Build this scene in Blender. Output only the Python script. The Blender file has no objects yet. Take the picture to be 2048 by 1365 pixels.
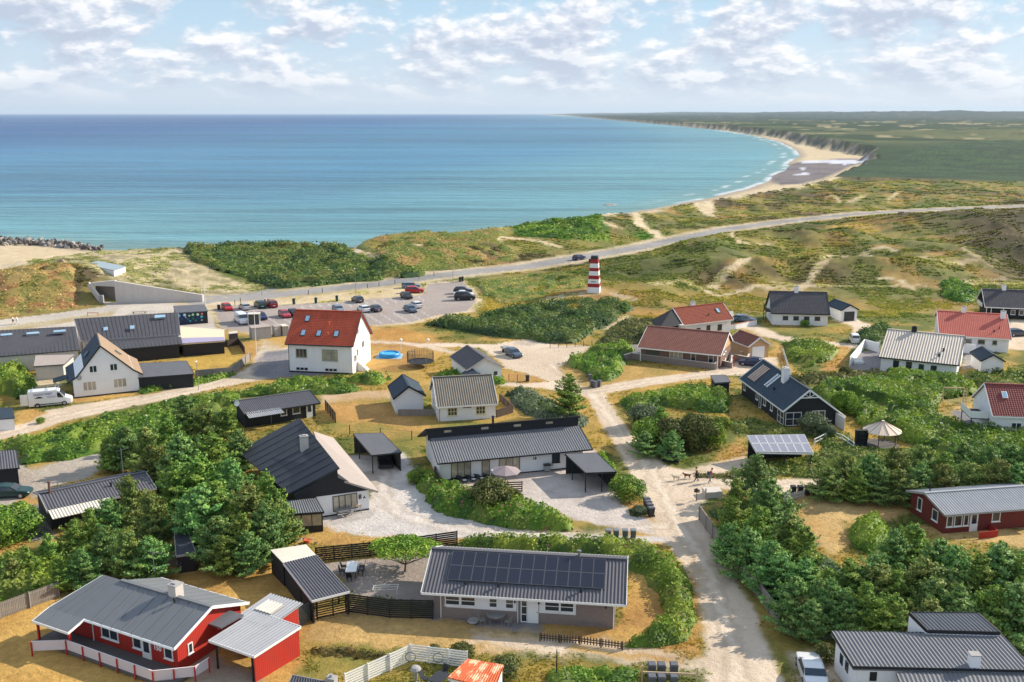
import bpy, bmesh, math, random
import numpy as np
from mathutils import Vector, Matrix
R = math.radians
scene = bpy.context.scene
COL = scene.collection
random.seed(7)
# ---------------------------------------------------------------- camera
F = 1980.0; CX = 1024.0; CY = 682.5; HC = 42.0
PITCH = math.atan((CY-227.0)/F)
cp, sp = math.cos(PITCH), math.sin(PITCH)
cam = bpy.data.objects.new('camera', bpy.data.cameras.new('camera'))
COL.objects.link(cam); scene.camera = cam
cam.location = (0, 0, HC); cam.rotation_euler = (math.pi/2-PITCH, 0, 0)
cam.data.sensor_width = 36.0; cam.data.lens = F/2048*36.0
cam.data.clip_start = 1.0; cam.data.clip_end = 200000
# ---------------------------------------------------------------- light
SUN_EL = R(29); SUN_AZ = R(65)          # azimuth clockwise from +Y (away from the camera) towards +X
world = bpy.data.worlds.new('World'); scene.world = world; world.use_nodes = True
sun = bpy.data.objects.new('sun', bpy.data.lights.new('sun', 'SUN')); COL.objects.link(sun)
sun.data.energy = 4.7; sun.data.angle = R(0.5); sun.data.color = (1.0, 0.90, 0.76)
sdir = Vector((math.sin(SUN_AZ)*math.cos(SUN_EL), math.cos(SUN_AZ)*math.cos(SUN_EL), math.sin(SUN_EL)))
sun.rotation_euler = sdir.to_track_quat('Z', 'Y').to_euler()
scene.view_settings.view_transform = 'Standard'; scene.view_settings.look = 'None'
scene.view_settings.gamma = 1.0; scene.view_settings.exposure = 0.60
# ---------------------------------------------------------------- node helpers
def nd(nt, t, **k):
    n = nt.nodes.new(t)
    for a, v in k.items():
        if a in n.inputs.keys(): n.inputs[a].default_value = v
        else: setattr(n, a, v)
    return n
def lk(nt, a, b): nt.links.new(a, b)
def mth(nt, op, a, b=None, c=None, clamp=False):
    n = nt.nodes.new('ShaderNodeMath'); n.operation = op; n.use_clamp = clamp
    for i, v in enumerate((a, b, c)):
        if v is None: continue
        if isinstance(v, (int, float)): n.inputs[i].default_value = v
        else: nt.links.new(v, n.inputs[i])
    return n.outputs[0]
def mixc(nt, f, a, b, blend='MIX'):
    n = nt.nodes.new('ShaderNodeMix'); n.data_type = 'RGBA'; n.blend_type = blend
    for s, v in ((0, f), (6, a), (7, b)):
        if isinstance(v, (int, float)): n.inputs[s].default_value = v
        elif isinstance(v, tuple): n.inputs[s].default_value = v if len(v) == 4 else v+(1,)
        else: nt.links.new(v, n.inputs[s])
    return n.outputs[2]
def ramp(nt, f, stops):
    n = nt.nodes.new('ShaderNodeValToRGB'); cr = n.color_ramp
    while len(cr.elements) < len(stops): cr.elements.new(0.5)
    for e, (p, c) in zip(cr.elements, stops):
        e.position = p; e.color = c if len(c) == 4 else tuple(c)+(1,)
    nt.links.new(f, n.inputs[0]); return n.outputs[0]
def noise(nt, vec, scale, detail=4, rough=0.55):
    n = nd(nt, 'ShaderNodeTexNoise', Scale=scale, Detail=detail, Roughness=rough)
    if vec is not None: nt.links.new(vec, n.inputs['Vector'])
    return n.outputs[0]
def vscale(nt, vec, s, off=(0, 0, 0)):
    n = nd(nt, 'ShaderNodeMapping'); n.inputs['Scale'].default_value = s; n.inputs['Location'].default_value = off
    nt.links.new(vec, n.inputs['Vector']); return n.outputs[0]
# ---------------------------------------------------------------- sky with cumulus bank
def build_world():
    nt = world.node_tree; nt.nodes.clear()
    out = nd(nt, 'ShaderNodeOutputWorld'); bg = nd(nt, 'ShaderNodeBackground')
    sky = nd(nt, 'ShaderNodeTexSky'); sky.sky_type = 'NISHITA'; sky.sun_disc = False
    sky.sun_elevation = SUN_EL; sky.sun_rotation = SUN_AZ; sky.altitude = 40
    sky.air_density = 1.0; sky.dust_density = 0.6; sky.ozone_density = 1.5
    tc = nd(nt, 'ShaderNodeTexCoord'); d = tc.outputs['Generated']
    sx = nd(nt, 'ShaderNodeSeparateXYZ'); lk(nt, d, sx.inputs[0])
    az = mth(nt, 'ARCTAN2', sx.outputs[0], sx.outputs[1])
    hyp = mth(nt, 'SQRT', mth(nt, 'ADD', mth(nt, 'MULTIPLY', sx.outputs[0], sx.outputs[0]), mth(nt, 'MULTIPLY', sx.outputs[1], sx.outputs[1])))
    el = mth(nt, 'ARCTAN2', sx.outputs[2], hyp)
    # clouds sit on a level far away: stretch falls with elevation
    def dens(doff_az, doff_el):
        a = mth(nt, 'ADD', az, doff_az); e = mth(nt, 'ADD', el, doff_el)
        ec = mth(nt, 'MAXIMUM', e, 0.0)
        v = mth(nt, 'MULTIPLY', mth(nt, 'POWER', mth(nt, 'ADD', ec, 0.006), 0.62), 8.6)
        cb = nd(nt, 'ShaderNodeCombineXYZ'); lk(nt, mth(nt, 'MULTIPLY', a, 6.6), cb.inputs[0]); lk(nt, v, cb.inputs[1])
        cb.inputs[2].default_value = 5.3
        big = noise(nt, vscale(nt, cb.outputs[0], (0.42, 0.85, 1), (2.3, 4.1, 0)), 1.0, 1, 0.5)
        med = nd(nt, 'ShaderNodeTexNoise', Scale=1.7, Detail=9, Roughness=.52, Lacunarity=2.1); lk(nt, cb.outputs[0], med.inputs['Vector'])
        bl = mth(nt, 'ABSOLUTE', mth(nt, 'SUBTRACT', noise(nt, cb.outputs[0], 3.2, 4, .6), .5))
        return mth(nt, 'ADD', mth(nt, 'ADD', mth(nt, 'MULTIPLY', big, .42), mth(nt, 'MULTIPLY', med.outputs[0], .85)), mth(nt, 'MULTIPLY', bl, .45))
    d0 = dens(0.0, 0.0); d1 = dens(0.006, 0.007)
    cover = nd(nt, 'ShaderNodeMapRange'); lk(nt, el, cover.inputs[0])
    cover.inputs[1].default_value = 0.03; cover.inputs[2].default_value = 0.14; cover.inputs[3].default_value = 0.590; cover.inputs[4].default_value = 0.655
    m = nd(nt, 'ShaderNodeMapRange'); m.interpolation_type = 'SMOOTHSTEP'
    lk(nt, mth(nt, 'SUBTRACT', d0, cover.outputs[0]), m.inputs[0]); m.inputs[1].default_value = -0.075; m.inputs[2].default_value = 0.07
    lowfade = nd(nt, 'ShaderNodeMapRange'); lk(nt, el, lowfade.inputs[0]); lowfade.inputs[1].default_value = 0.006; lowfade.inputs[2].default_value = 0.03
    mask = mth(nt, 'MULTIPLY', m.outputs[0], lowfade.outputs[0])
    thick = nd(nt, 'ShaderNodeMapRange'); lk(nt, mth(nt, 'SUBTRACT', d0, cover.outputs[0]), thick.inputs[0]); thick.inputs[1].default_value = .02; thick.inputs[2].default_value = .22; thick.inputs[3].default_value = 0; thick.inputs[4].default_value = .35
    lit = nd(nt, 'ShaderNodeMapRange'); lk(nt, mth(nt, 'SUBTRACT', d0, d1), lit.inputs[0]); lit.inputs[1].default_value = -0.07; lit.inputs[2].default_value = 0.07
    lt = mth(nt, 'SUBTRACT', lit.outputs[0], thick.outputs[0], clamp=True)
    ccol = ramp(nt, lt, [(0.0, (0.45, 0.50, 0.61)), (0.35, (0.56, 0.60, 0.69)), (0.62, (0.72, 0.73, 0.78)), (0.95, (0.93, 0.90, 0.88))])
    skyc = mixc(nt, 1.0, sky.outputs[0], (0.105, 0.105, 0.105, 1), 'MULTIPLY')
    hz = nd(nt, 'ShaderNodeMapRange'); lk(nt, el, hz.inputs[0]); hz.inputs[1].default_value = 0.0; hz.inputs[2].default_value = 0.22; hz.inputs[3].default_value = 1.0; hz.inputs[4].default_value = 0.15
    grad = ramp(nt, hz.outputs[0], [(0.0, (0.20, 0.36, 0.62)), (0.45, (0.36, 0.55, 0.74)), (0.65, (0.43, 0.60, 0.76)), (1.0, (0.60, 0.67, 0.79))])
    base = mixc(nt, 0.82, skyc, grad)
    low2 = nd(nt, 'ShaderNodeMapRange'); lk(nt, el, low2.inputs[0]); low2.inputs[1].default_value = 0.0; low2.inputs[2].default_value = .06; low2.inputs[3].default_value = .45; low2.inputs[4].default_value = .88
    fin = mixc(nt, mth(nt, 'MULTIPLY', mask, low2.outputs[0]), base, ccol)
    lk(nt, fin, bg.inputs[0]); bg.inputs[1].default_value = 0.82
    lk(nt, bg.outputs[0], out.inputs[0])
build_world()
# ---------------------------------------------------------------- projection helpers (photo pixel -> ground point)
def ray(px, py):
    a = (px-CX)/F; b = (CY-py)/F
    return (a, cp+b*sp, -sp+b*cp)
def G(px, py, z=0.0):
    dx, dy, dz = ray(px, py); t = (z-HC)/dz
    return Vector((dx*t, dy*t, z))
# ---------------------------------------------------------------- numpy noise
def _h(ix, iy, seed):
    h = (ix.astype(np.int64)*374761393 + iy.astype(np.int64)*668265263 + seed*1442695041) & 0xffffffff
    h = ((h ^ (h >> 13))*1274126177) & 0xffffffff
    h = h ^ (h >> 16)
    return (h & 0xffff)/65535.0
def vn(x, y, seed=0):
    x = np.asarray(x, float); y = np.asarray(y, float)
    xi = np.floor(x); yi = np.floor(y); u = x-xi; v = y-yi
    u = u*u*u*(u*(u*6-15)+10); v = v*v*v*(v*(v*6-15)+10)
    a = _h(xi, yi, seed); b = _h(xi+1, yi, seed); c_ = _h(xi, yi+1, seed); d = _h(xi+1, yi+1, seed)
    return (a*(1-u)+b*u)*(1-v)+(c_*(1-u)+d*u)*v
def fbm(x, y, seed=0, oct=4, gain=0.5):
    s = 0; a = 1; t = 0
    for i in range(oct):
        ca, sa = math.cos(0.6*i), math.sin(0.6*i)
        s = s+a*vn((x*ca-y*sa)*2**i+i*17.3, (x*sa+y*ca)*2**i-i*9.1, seed+i*31); t += a; a *= gain
    return s/t
def sst(a, b, x):
    t = np.clip((x-a)/(b-a), 0, 1); return t*t*(3-2*t)
def seg_dist(x, y, pts):
    """distance to polyline, index of nearest segment, parameter, side sign"""
    best = np.full(np.shape(x), 1e18); par = np.zeros(np.shape(x)); side = np.ones(np.shape(x))
    for i in range(len(pts)-1):
        ax, ay = pts[i][0], pts[i][1]; bx, by = pts[i+1][0], pts[i+1][1]
        vx, vy = bx-ax, by-ay; L = vx*vx+vy*vy
        if L < 1e-9: continue
        t = np.clip(((x-ax)*vx+(y-ay)*vy)/L, 0, 1)
        qx = x-(ax+t*vx); qy = y-(ay+t*vy); dd = qx*qx+qy*qy
        m = dd < best
        best = np.where(m, dd, best); par = np.where(m, i+t, par)
        side = np.where(m, np.sign(vx*(y-ay)-vy*(x-ax)), side)
    return np.sqrt(best), par, side
def inpoly(x, y, pts):
    r = np.zeros(np.shape(x), bool); n = len(pts)
    for i in range(n):
        ax, ay = pts[i][0], pts[i][1]; bx, by = pts[(i+1) % n][0], pts[(i+1) % n][1]
        if ay == by: continue
        c_ = ((ay > y) != (by > y)) & (x < (bx-ax)*(y-ay)/(by-ay)+ax)
        r ^= c_
    return r
def psdf(x, y, pts):
    """signed distance to a closed polygon, positive inside"""
    d, _, _ = seg_dist(x, y, list(pts)+[pts[0]])
    return np.where(inpoly(x, y, pts), d, -d)
# ================================================================ TERRAIN
SEA = -12.0
# crest / rim of the land, photo pixels with a height, left to right and out along the bay
CREST = [(-1500,640,0),(-700,570,1),(-250,540,1),(0,528,1),(130,512,2),(210,501,2.5),(300,497,2.5),(420,495,2.5),(560,489,2.5),(655,492,2.5),(700,499,1),
 (735,481,4),(775,471,5),(850,463,5),(900,468,4.5),(960,462,4),(1010,454,4),(1080,446,4),(1150,441,4),(1165,438,4),(1215,426,5),(1250,426,4),(1290,424,3),(1345,414,3),(1392,405,3),
 (1470,392,4),(1540,383,4),(1600,372,4),(1655,360,3),(1690,345,-3),(1722,330,-6),(1750,315,-4),(1747,293,2),(1700,284,3),(1660,277,4),(1563,261,4),(1460,251,4),(1358,245,3),(1256,238.5,2),(1180,234,0),(1140,231.5,-6),(1100,229.8,-10)]
SHORE = [(-1500,560),(-500,505),(0,484),(100,488),(205,500),(300,503),(420,503),(560,497),(655,500),(700,503),(735,496),(850,482),(960,470),(1080,455),(1150,448),(1215,434),(1290,420),(1345,410),(1400,400.5),(1500,377),
 (1540,362),(1546,352),(1572,341),(1577,326),(1600,312),(1592,300),(1560,284),(1500,270),(1420,257.5),(1340,247.5),(1250,238.5),(1160,233.5),(1100,230.6)]
crestW = [tuple(G(a, b, z)) for a, b, z in CREST]; crestZ = np.array([c_[2] for c_ in CREST], float)
shoreW = [tuple(G(a, b, SEA)) for a, b in SHORE]
ROAD = [(-500,660),(-120,640),(200,622),(405,604),(470,599),(560,589),(650,580),(760,569),(850,556),(940,545.5),(1054,535),(1181,513),(1300,492),(1332,485),(1460,459),(1563,444),(1716,428.5),(1870,419.5),(2048,412.5),(2500,400)]
roadW = [tuple(G(a, b, 0)) for a, b in ROAD]
def pp(pts, z=0.0): return [tuple(G(a, b, z)) for a, b in pts]
DUNE_R = pp([(960,560),(1060,545),(1200,518),(1400,478),(1650,440),(1900,424),(2700,395),(2900,560),(2250,590),(1950,574),(1500,600),(1330,640),(1250,620),(1120,600),(1000,612),(965,590)])
DUNE_C = pp([(690,545),(700,520),(740,490),(1160,440),(1290,428),(1380,430),(1300,472),(1180,498),(1050,520),(900,540),(780,560)])
DUNE_P = pp([(1300,470),(1400,410),(1600,380),(1660,368),(2048,350),(2900,330),(2900,385),(2048,404),(1700,420),(1450,450)])
DUNE_L = pp([(-300,640),(-300,545),(0,532),(200,505),(330,505),(420,560),(400,592),(225,570),(165,575),(120,600),(0,640)])
BUMPS = [(40,600,4.5,24),(150,575,3.5,18),(280,540,2.5,26),(110,535,2,16),(380,560,2,14),(785,485,1.5,14),(900,500,2.2,22),(1130,465,2.0,28),
 (1188,583,1.6,16),(1120,600,1.2,14),(1420,520,2,26),(1640,500,3,34),(1250,555,1.6,20),(1900,470,3,34),(1750,545,2.2,26),(2000,520,2.5,24),(1480,560,1.4,20),(2150,470,3,40)]
bumpW = [tuple(G(a, b, 0))[:2]+(h, r) for a, b, h, r in BUMPS]
_fbx = [(min(q[0] for q in P_), min(q[1] for q in P_), max(q[0] for q in P_), max(q[1] for q in P_)) for P_ in (DUNE_R, DUNE_C, DUNE_P, DUNE_L)]
def softin(x, y, poly, w):
    return sst(0, w, psdf(x, y, poly))
def hz(x, y):
    """terrain height for numpy arrays"""
    x = np.asarray(x, float); y = np.asarray(y, float); D = np.hypot(x, y)
    dr, _, _ = seg_dist(x, y, roadW); offroad = sst(5, 22, dr)
    ridge = lambda s, sd: 1-np.abs(2*fbm(x/s, y/s, sd, 3)-1)
    z = np.zeros(x.shape)
    aR = softin(x, y, DUNE_R, 26)
    z += aR*offroad*((ridge(46, 5)**2.2)*5.2-1.2+2.2*(fbm(x/17, y/17, 8, 3)-.5)+0.9*(vn(x/5, y/5, 3)-.5))
    aC = softin(x, y, DUNE_C, 14)
    z += aC*offroad*(1.5+4.5*(fbm(x/20, y/20, 12, 4)-.38))
    aP = softin(x, y, DUNE_P, 30)
    z += aP*offroad*(0.5+7*(fbm(x/55, y/55, 21, 4)-.42)+2.5*(fbm(x/18, y/18, 23, 3)-.5))
    aL = softin(x, y, DUNE_L, 8)
    z += aL*(2.2*(fbm(x/13, y/13, 33, 4)-.4)+.5*(vn(x/3, y/3, 9)-.5))
    for bx, by, h, r in bumpW:
        q = ((x-bx)**2+(y-by)**2)/(r*r)
        z += h*np.exp(-q*1.4)*offroad
    # mild unevenness beyond the road and everywhere
    z += 0.25*(fbm(x/30, y/30, 41, 3)-.5)*sst(160, 260, D)
    # land beyond the plateau: low wood, then rolling dunes, then far hills
    far = sst(640, 860, D)
    z += far*(-9+7*sst(1100, 2300, D))
    roll = sst(900, 2200, D)
    z += roll*(26*(fbm(x/420, y/420, 55, 4)-.42)+15*(fbm(x/110, y/110, 57, 4)-.5))
    z += sst(700, 1100, D)*3.0*(fbm(x/26, y/26, 59, 3)-.5)
    z += 34*sst(4200, 7000, D)*(fbm(x/2600+3, y/2600, 61, 3)-.30)*sst(-200, 1800, x)
    z += (60+36*(fbm(x/3000, y/5000, 63, 3)-.5))*sst(9500, 14000, D)*sst(1600, 6000, x)
    # coast
    dc, par, side = seg_dist(x, y, crestW)
    i0 = np.clip(par.astype(int), 0, len(crestZ)-2); f = par-i0
    zc = crestZ[i0]*(1-f)+crestZ[i0+1]*f
    d = np.where(side < 0, dc, -dc)                       # crest runs left to right: land lies on its right
    gull = sst(600, 1100, D)
    d = d+gull*(16*(fbm(x/60, y/60, 71, 3)-.5)+11*(np.abs(vn(x/34, y/90, 73)-.5)*2-.5))
    rise = np.exp(-np.clip(d, 0, None)/np.where(D > 700, 260, 14.0))
    zi = z*(1-rise)+np.maximum(zc, z*0.6+zc*.4)*rise
    ds, _, ss = seg_dist(x, y, shoreW); s = np.where(ss < 0, ds, -ds)
    s = s+np.clip(D/400, 0.5, 8)*(fbm(x/25, y/25, 81, 3)-.5)
    beach = SEA+np.clip(s*0.035, -4, 1.6)+0.12*(fbm(x/9, y/9, 83, 2)-.5)
    slope = np.where(D > 700, 0.75, 0.62)
    zo = np.maximum(zc+d*slope, beach)
    return np.where(d >= 0, zi, zo)
def coastd(x, y):
    dc, par, side = seg_dist(x, y, crestW); D = np.hypot(x, y)
    d = np.where(side < 0, dc, -dc)
    gull = sst(600, 1100, D)
    d = d+gull*(16*(fbm(x/60, y/60, 71, 3)-.5)+11*(np.abs(vn(x/34, y/90, 73)-.5)*2-.5))
    ds, _, ss = seg_dist(x, y, shoreW)
    return d, np.where(ss < 0, ds, -ds)
def T(px, py):
    """photo pixel -> point on the terrain"""
    z = 0.0
    for _ in range(7):
        p = G(px, py, z); zn = float(hz(np.array([p.x]), np.array([p.y]))[0])
        if abs(zn-z) < .02: z = zn; break
        z = z+(zn-z)*0.8
    p = G(px, py, z); return Vector((p.x, p.y, zn))
def gz(x, y): return float(hz(np.array([float(x)]), np.array([float(y)]))[0])
def TP(pts): return [tuple(T(a, b)) for a, b in pts]
# ---- fan grid
def yrows():
    ys = []; y = 1700.0
    while y > 227.25:
        ys.append(y)
        D = 42*F/max(y-227, .2)
        st = 2.1 if y < 1380 else 12
        if y < 300: st = 1.2
        if y < 262: st = 0.8
        if y < 240: st = 0.5
        if y < 231: st = 0.35
        y -= st
    return ys
_rows = yrows()
Dr = []
for yy in _rows:
    dx, dy, dz_ = ray(CX, yy); t_ = -HC/dz_; Dr.append(dy*t_)
Dr = np.array([14., 20, 28, 36]+[d_ for d_ in Dr if d_ < 60000]+[68000.])
AZ = np.linspace(-R(41), R(41), 1180)
DD, AA = np.meshgrid(Dr, AZ, indexing='ij')
GX = DD*np.tan(AA); GY = DD.copy()
GZ = hz(GX, GY)
NR, NC = GX.shape
# ---- colours (linear albedo)
def s2l(r, g, b):
    f = lambda c_: ((c_/255+0.055)/1.055)**2.4 if c_ > 10 else c_/255/12.92
    return np.array([f(r), f(g), f(b)])
class Paint:
    def __init__(s):
        s.c = np.zeros((NR, NC, 3)); s.z = np.zeros((NR, NC), np.int8)
        s.wx = GX+0.9*(fbm(GX/1.3, GY/1.3, 101, 3)-.5); s.wy = GY+0.9*(fbm(GX/1.3, GY/1.3, 103, 3)-.5)
    def bbox(s, P_, m):
        x0 = min(p[0] for p in P_)-m; x1 = max(p[0] for p in P_)+m; y0 = min(p[1] for p in P_)-m; y1 = max(p[1] for p in P_)+m
        r = np.nonzero((Dr >= y0) & (Dr <= y1))[0]
        if len(r) == 0: return None
        r0, r1 = r[0], r[-1]+1
        cm = ((GX[r0:r1] >= x0) & (GX[r0:r1] <= x1)).any(axis=0); cc = np.nonzero(cm)[0]
        if len(cc) == 0: return None
        return slice(r0, r1), slice(cc[0], cc[-1]+1)
    def _mix(s, b, w, cols, zone, var, vs):
        x = GX[b]; y = GY[b]
        c0 = np.array(cols[0]); c1 = np.array(cols[-1])
        t = sst(.28, .72, fbm(x/vs, y/vs, 111+zone, 4))[..., None]
        c_ = c0*(1-t)+c1*t
        c_ = c_*(1+var*(fbm(x/0.5, y/0.5, 113, 2)[..., None]-.5)*2)
        s.c[b] = s.c[b]*(1-w[..., None])+c_*w[..., None]
        if zone: s.z[b] = np.where(w > .5, zone, s.z[b])
    def poly(s, px, cols, zone=0, soft=.6, rag=1.0, var=.12, vs=6., world_=False):
        P_ = px if world_ else TP(px)
        b = s.bbox(P_, 4+soft)
        if b is None: return
        x = GX[b]+rag*(s.wx[b]-GX[b]); y = GY[b]+rag*(s.wy[b]-GY[b])
        d = psdf(x, y, P_); w = sst(-soft/2, soft/2, d)
        s._mix(b, w, cols, zone, var, vs)
    def line(s, px, width, cols, zone=0, soft=.6, rag=1.0, var=.12, vs=6., alpha=1.0, world_=False, off=0.):
        P_ = px if world_ else TP(px)
        b = s.bbox(P_, width+5)
        if b is None: return
        x = GX[b]+rag*(s.wx[b]-GX[b]); y = GY[b]+rag*(s.wy[b]-GY[b])
        d, par, side = seg_dist(x, y, P_)
        if off: d = np.abs(d*side-off)
        w = sst(soft/2, -soft/2, d-width/2)*alpha
        s._mix(b, w, cols, zone, var, vs)
def K(r, g, b, m=0.80): return s2l(r, g, b)*m
c_dry = (K(206,166,96), K(184,142,84)); c_dryg = (K(180,150,80), K(136,132,66)); c_sand = (K(226,206,172), K(206,186,150))
c_gravel = (K(228,208,184,.84), K(212,192,168,.84)); c_white = (K(222,214,206), K(206,198,192)); c_asph = (K(170,166,162), K(150,148,146))
c_park = (K(180,168,160), K(168,156,150)); c_marram = (K(150,138,78), K(118,122,64)); c_scrub = (K(96,108,52), K(74,92,46))
c_olive = (K(122,122,70), K(98,104,60)); c_rust = (K(176,138,84), K(150,122,74)); c_wet = (K(112,106,112), K(134,126,126)); c_grey = (K(150,146,148), K(132,130,134))
c_forest = (K(58,82,52), K(42,64,44)); c_heath = (K(104,92,66), K(86,80,56)); c_green = (K(92,122,48), K(74,106,44)); c_patio = (K(176,168,164), K(160,152,150))
Z_GROUND, Z_ROAD, Z_ASPH, Z_PARK, Z_BEACH, Z_LAWN, Z_DRIVE, Z_PATH, Z_PATIO = range(9)
pt = Paint()
def paint_all():
    x, y = GX, GY; D = np.hypot(x, y)
    n1 = fbm(x/22, y/22, 201, 5)[..., None]; n2 = fbm(x/4.5, y/4.5, 203, 4)[..., None]; n3 = fbm(x/60, y/35, 205, 4)[..., None]
    base = c_marram[0]*(1-n2)+c_marram[1]*n2
    # village floor: grass between dry and green
    t = sst(.40, .62, n1); vill = (c_dryg[0]*(1-t)+K(112,118,60)*t)*(0.85+.3*n2)
    tv = sst(.50, .66, n2); vill = vill*(1-.5*tv)+c_dry[0]*.5*tv
    far = sst(215, 250, D)[..., None]
    # dunes: mosaics of marram, heath, moss
    a = sst(.42, .60, n3); b = sst(.46, .62, n1)
    dune = c_olive[0]*(1-a)+c_heath[0]*a; dune = dune*(1-b)+c_marram[0]*b
    g = sst(.52, .68, fbm(x/15, y/15, 207, 4))[..., None]; dune = dune*(1-.75*g)+c_scrub[0]*.75*g
    r = sst(.56, .68, fbm(x/11, y/11, 209, 4))[..., None]; dune = dune*(1-.6*r)+c_rust[0]*.6*r
    dune = dune*(0.55+.8*fbm(x/1.8, y/1.8, 211, 3)[..., None])*(.85+.3*fbm(x/7, y/7, 213, 3)[..., None])
    base = vill*(1-far)+dune*far
    # wood + far land
    wood = sst(660, 760, D)[..., None]
    nf = fbm(x/300, y/200, 221, 5)[..., None]; nf2 = fbm(x/60, y/60, 223, 4)[..., None]
    fz = c_forest[0]*(1-nf2)+c_forest[1]*nf2
    dist = sst(1250, 1700, D)[..., None]
    nf3 = fbm(x/22, y/22, 227, 3)[..., None]; landc = (K(108,112,74)*(1-nf2)+K(76,90,60)*nf2)*(.7+.6*nf3)
    w2 = np.clip(sst(.47, .54, nf)+.85*sst(2200, 3400, D)[..., None]*sst(.28, .40, nf), 0, 1); landc = landc*(1-w2)+fz*.9*w2
    sc = sst(.66, .74, fbm(x/90, y/90, 225, 4))[..., None]; landc = landc*(1-.6*sc)+K(196,180,140)*.6*sc
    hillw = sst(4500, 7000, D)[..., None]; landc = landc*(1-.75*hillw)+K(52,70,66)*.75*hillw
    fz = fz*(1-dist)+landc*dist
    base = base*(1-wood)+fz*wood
    # coast: sand & cliffs
    d, s = coastd(x, y)
    cl = sst(2, -3, d)*sst(300, 420, D)
    n4 = fbm(x/25, y/60, 231, 4)
    cliffc = (K(120,116,112)*(1-n4[..., None])+K(170,158,138)*n4[..., None])
    gr = sst(.45, .6, fbm(x/18, y/30, 233, 3))[..., None]; cliffc = cliffc*(1-.55*gr)+K(84,96,66)*.55*gr
    base = base*(1-cl[..., None])+cliffc*cl[..., None]
    onb = (GZ < SEA+2.1+0.5*(fbm(x/12, y/12, 235, 3)-.5)) & (d < 2)
    sand = c_sand[0]*(1-n2)+c_sand[1]*n2
    wetw = sst(14, 3, s)*.5
    sand = sand*(1-wetw[..., None])+c_wet[1]*wetw[..., None]
    base = np.where(onb[..., None], sand, base)
    pt.c[:] = base; pt.z[onb] = Z_BEACH
    # near front of crest: sandy scarps
    fs = sst(6, 0, np.abs(d-0.0))*sst(.48, .60, fbm(x/9, y/9, 237, 3))*(D < 700)
    pt.c[:] = pt.c*(1-fs[..., None])+c_sand[0]*fs[..., None]
    P, L = pt.poly, pt.line
    # ---- the beach far bay: wet dark flat with pools
    def SP(pts, z=SEA+.5): return [tuple(G(a_, b_, z)) for a_, b_ in pts]
    P(SP([(1545,352),(1560,342),(1580,328),(1610,322),(1700,320),(1748,322),(1700,336),(1672,350),(1640,362),(1600,370),(1560,371),(1540,362)]), c_wet, Z_BEACH, 8, 6, .1, 30, True)
    for pl in ([(1590,324),(1640,322),(1700,322),(1735,326),(1690,332),(1665,329),(1610,327)], [(1575,349),(1610,347),(1640,349),(1600,351)], [(1598,337),(1612,335),(1608,341)]):
        P(SP(pl), (K(226,228,236), K(206,210,222)), Z_BEACH, 4, 4, .03, 20, True)  # pools: their white reflection is painted into the beach colour
    P([tuple(G(a_, b_, -4)) for a_, b_ in [(1650,366),(1700,345),(1752,324),(1800,304),(1900,292),(2048,284),(2700,276),(2700,352),(2048,358),(1850,364),(1740,366)]], (K(66,96,62,.62), K(48,74,54,.62)), 0, 70, 30, .35, 22, True)
    # ---- coast dunes: green carpets, sand blowouts
    P([(975,462),(1060,448),(1150,443),(1220,452),(1215,476),(1120,480),(1030,474)], c_green, 0, 3, 3)
    P([(1120,480),(1215,476),(1300,462),(1320,470),(1240,490),(1180,496)], c_marram, 0, 3, 3)
    P([(1260,468),(1300,460),(1318,470),(1290,482)], c_green, 0, 3, 3)
    for l_, w_ in (([(1180,438),(1215,434),(1245,440),(1280,452),(1305,462),(1322,474)],4.5), ([(1210,446),(1226,452)],5), ([(1378,408),(1400,414),(1425,432)],5), ([(1400,412),(1420,424)],5),
        ([(940,471),(1000,474),(1060,480),(1110,490)],4), ([(985,472),(1000,486),(1012,498),(1028,518)],2.2), ([(760,482),(800,492),(835,500)],3), ([(820,478),(838,490)],4), ([(848,474),(856,484)],3),
        ([(700,498),(720,504),(760,512),(800,524),(830,535),(850,548)],5), ([(690,494),(730,500)],5), ([(730,484),(712,498)],3)):
        L(l_, w_, c_sand, 0, 2.5, 3, .08)
    P([(1000,486),(1040,484),(1120,498),(1060,506),(1000,510)], c_marram, 0, 3, 3)
    # big green thicket floor
    P([(330,498),(560,490),(655,494),(700,505),(760,515),(830,538),(850,548),(760,562),(650,575),(560,582),(500,560),(430,540),(380,520)], c_scrub, 0, 4, 4)
    # left dune hill: sand + tufts
    P([(130,512),(205,505),(330,505),(380,525),(440,550),(530,572),(470,598),(400,590),(330,568),(225,560),(160,560),(60,560),(0,545)], (K(208,190,154), K(150,142,104)), 0, 4, 5, .2, 3)
    P([(-200,560),(0,540),(60,562),(160,570),(200,600),(120,620),(0,640),(-200,660)], (K(170,140,88), K(140,132,76)), 0, 3, 5, .25, 5)
    P([(40,590),(140,590),(150,612),(60,620)], (K(172,146,88), K(150,136,78)), 0, 3, 5, .25, 5)
    P([(-200,520),(0,526),(110,512),(60,530),(-100,548)], c_sand, 0, 3, 3)
    # forecourt
    P([(-200,670),(0,640),(120,626),(215,612),(205,604),(410,602),(425,625),(430,655),(450,660),(440,690),(200,700),(-200,720)], (K(214,204,190), K(196,186,174)), Z_PATH, .5, .3, .06)
    P([(0,655),(160,632),(230,622),(225,632),(0,668)], (K(196,182,150), K(178,160,120)), 0, 1, 1)
    # ---- dunes right of the road: warm dry fields, paths
    P([(1040,600),(1100,582),(1170,575),(1230,585),(1260,640),(1240,660),(1215,600),(1130,602),(1060,615)], c_rust, 0, 4, 4)
    P([(1200,570),(1300,590),(1400,600),(1520,600),(1530,625),(1400,640),(1290,640),(1255,620)], (K(190,146,84), K(140,130,76)), 0, 5, 5, .15, 9)
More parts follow.
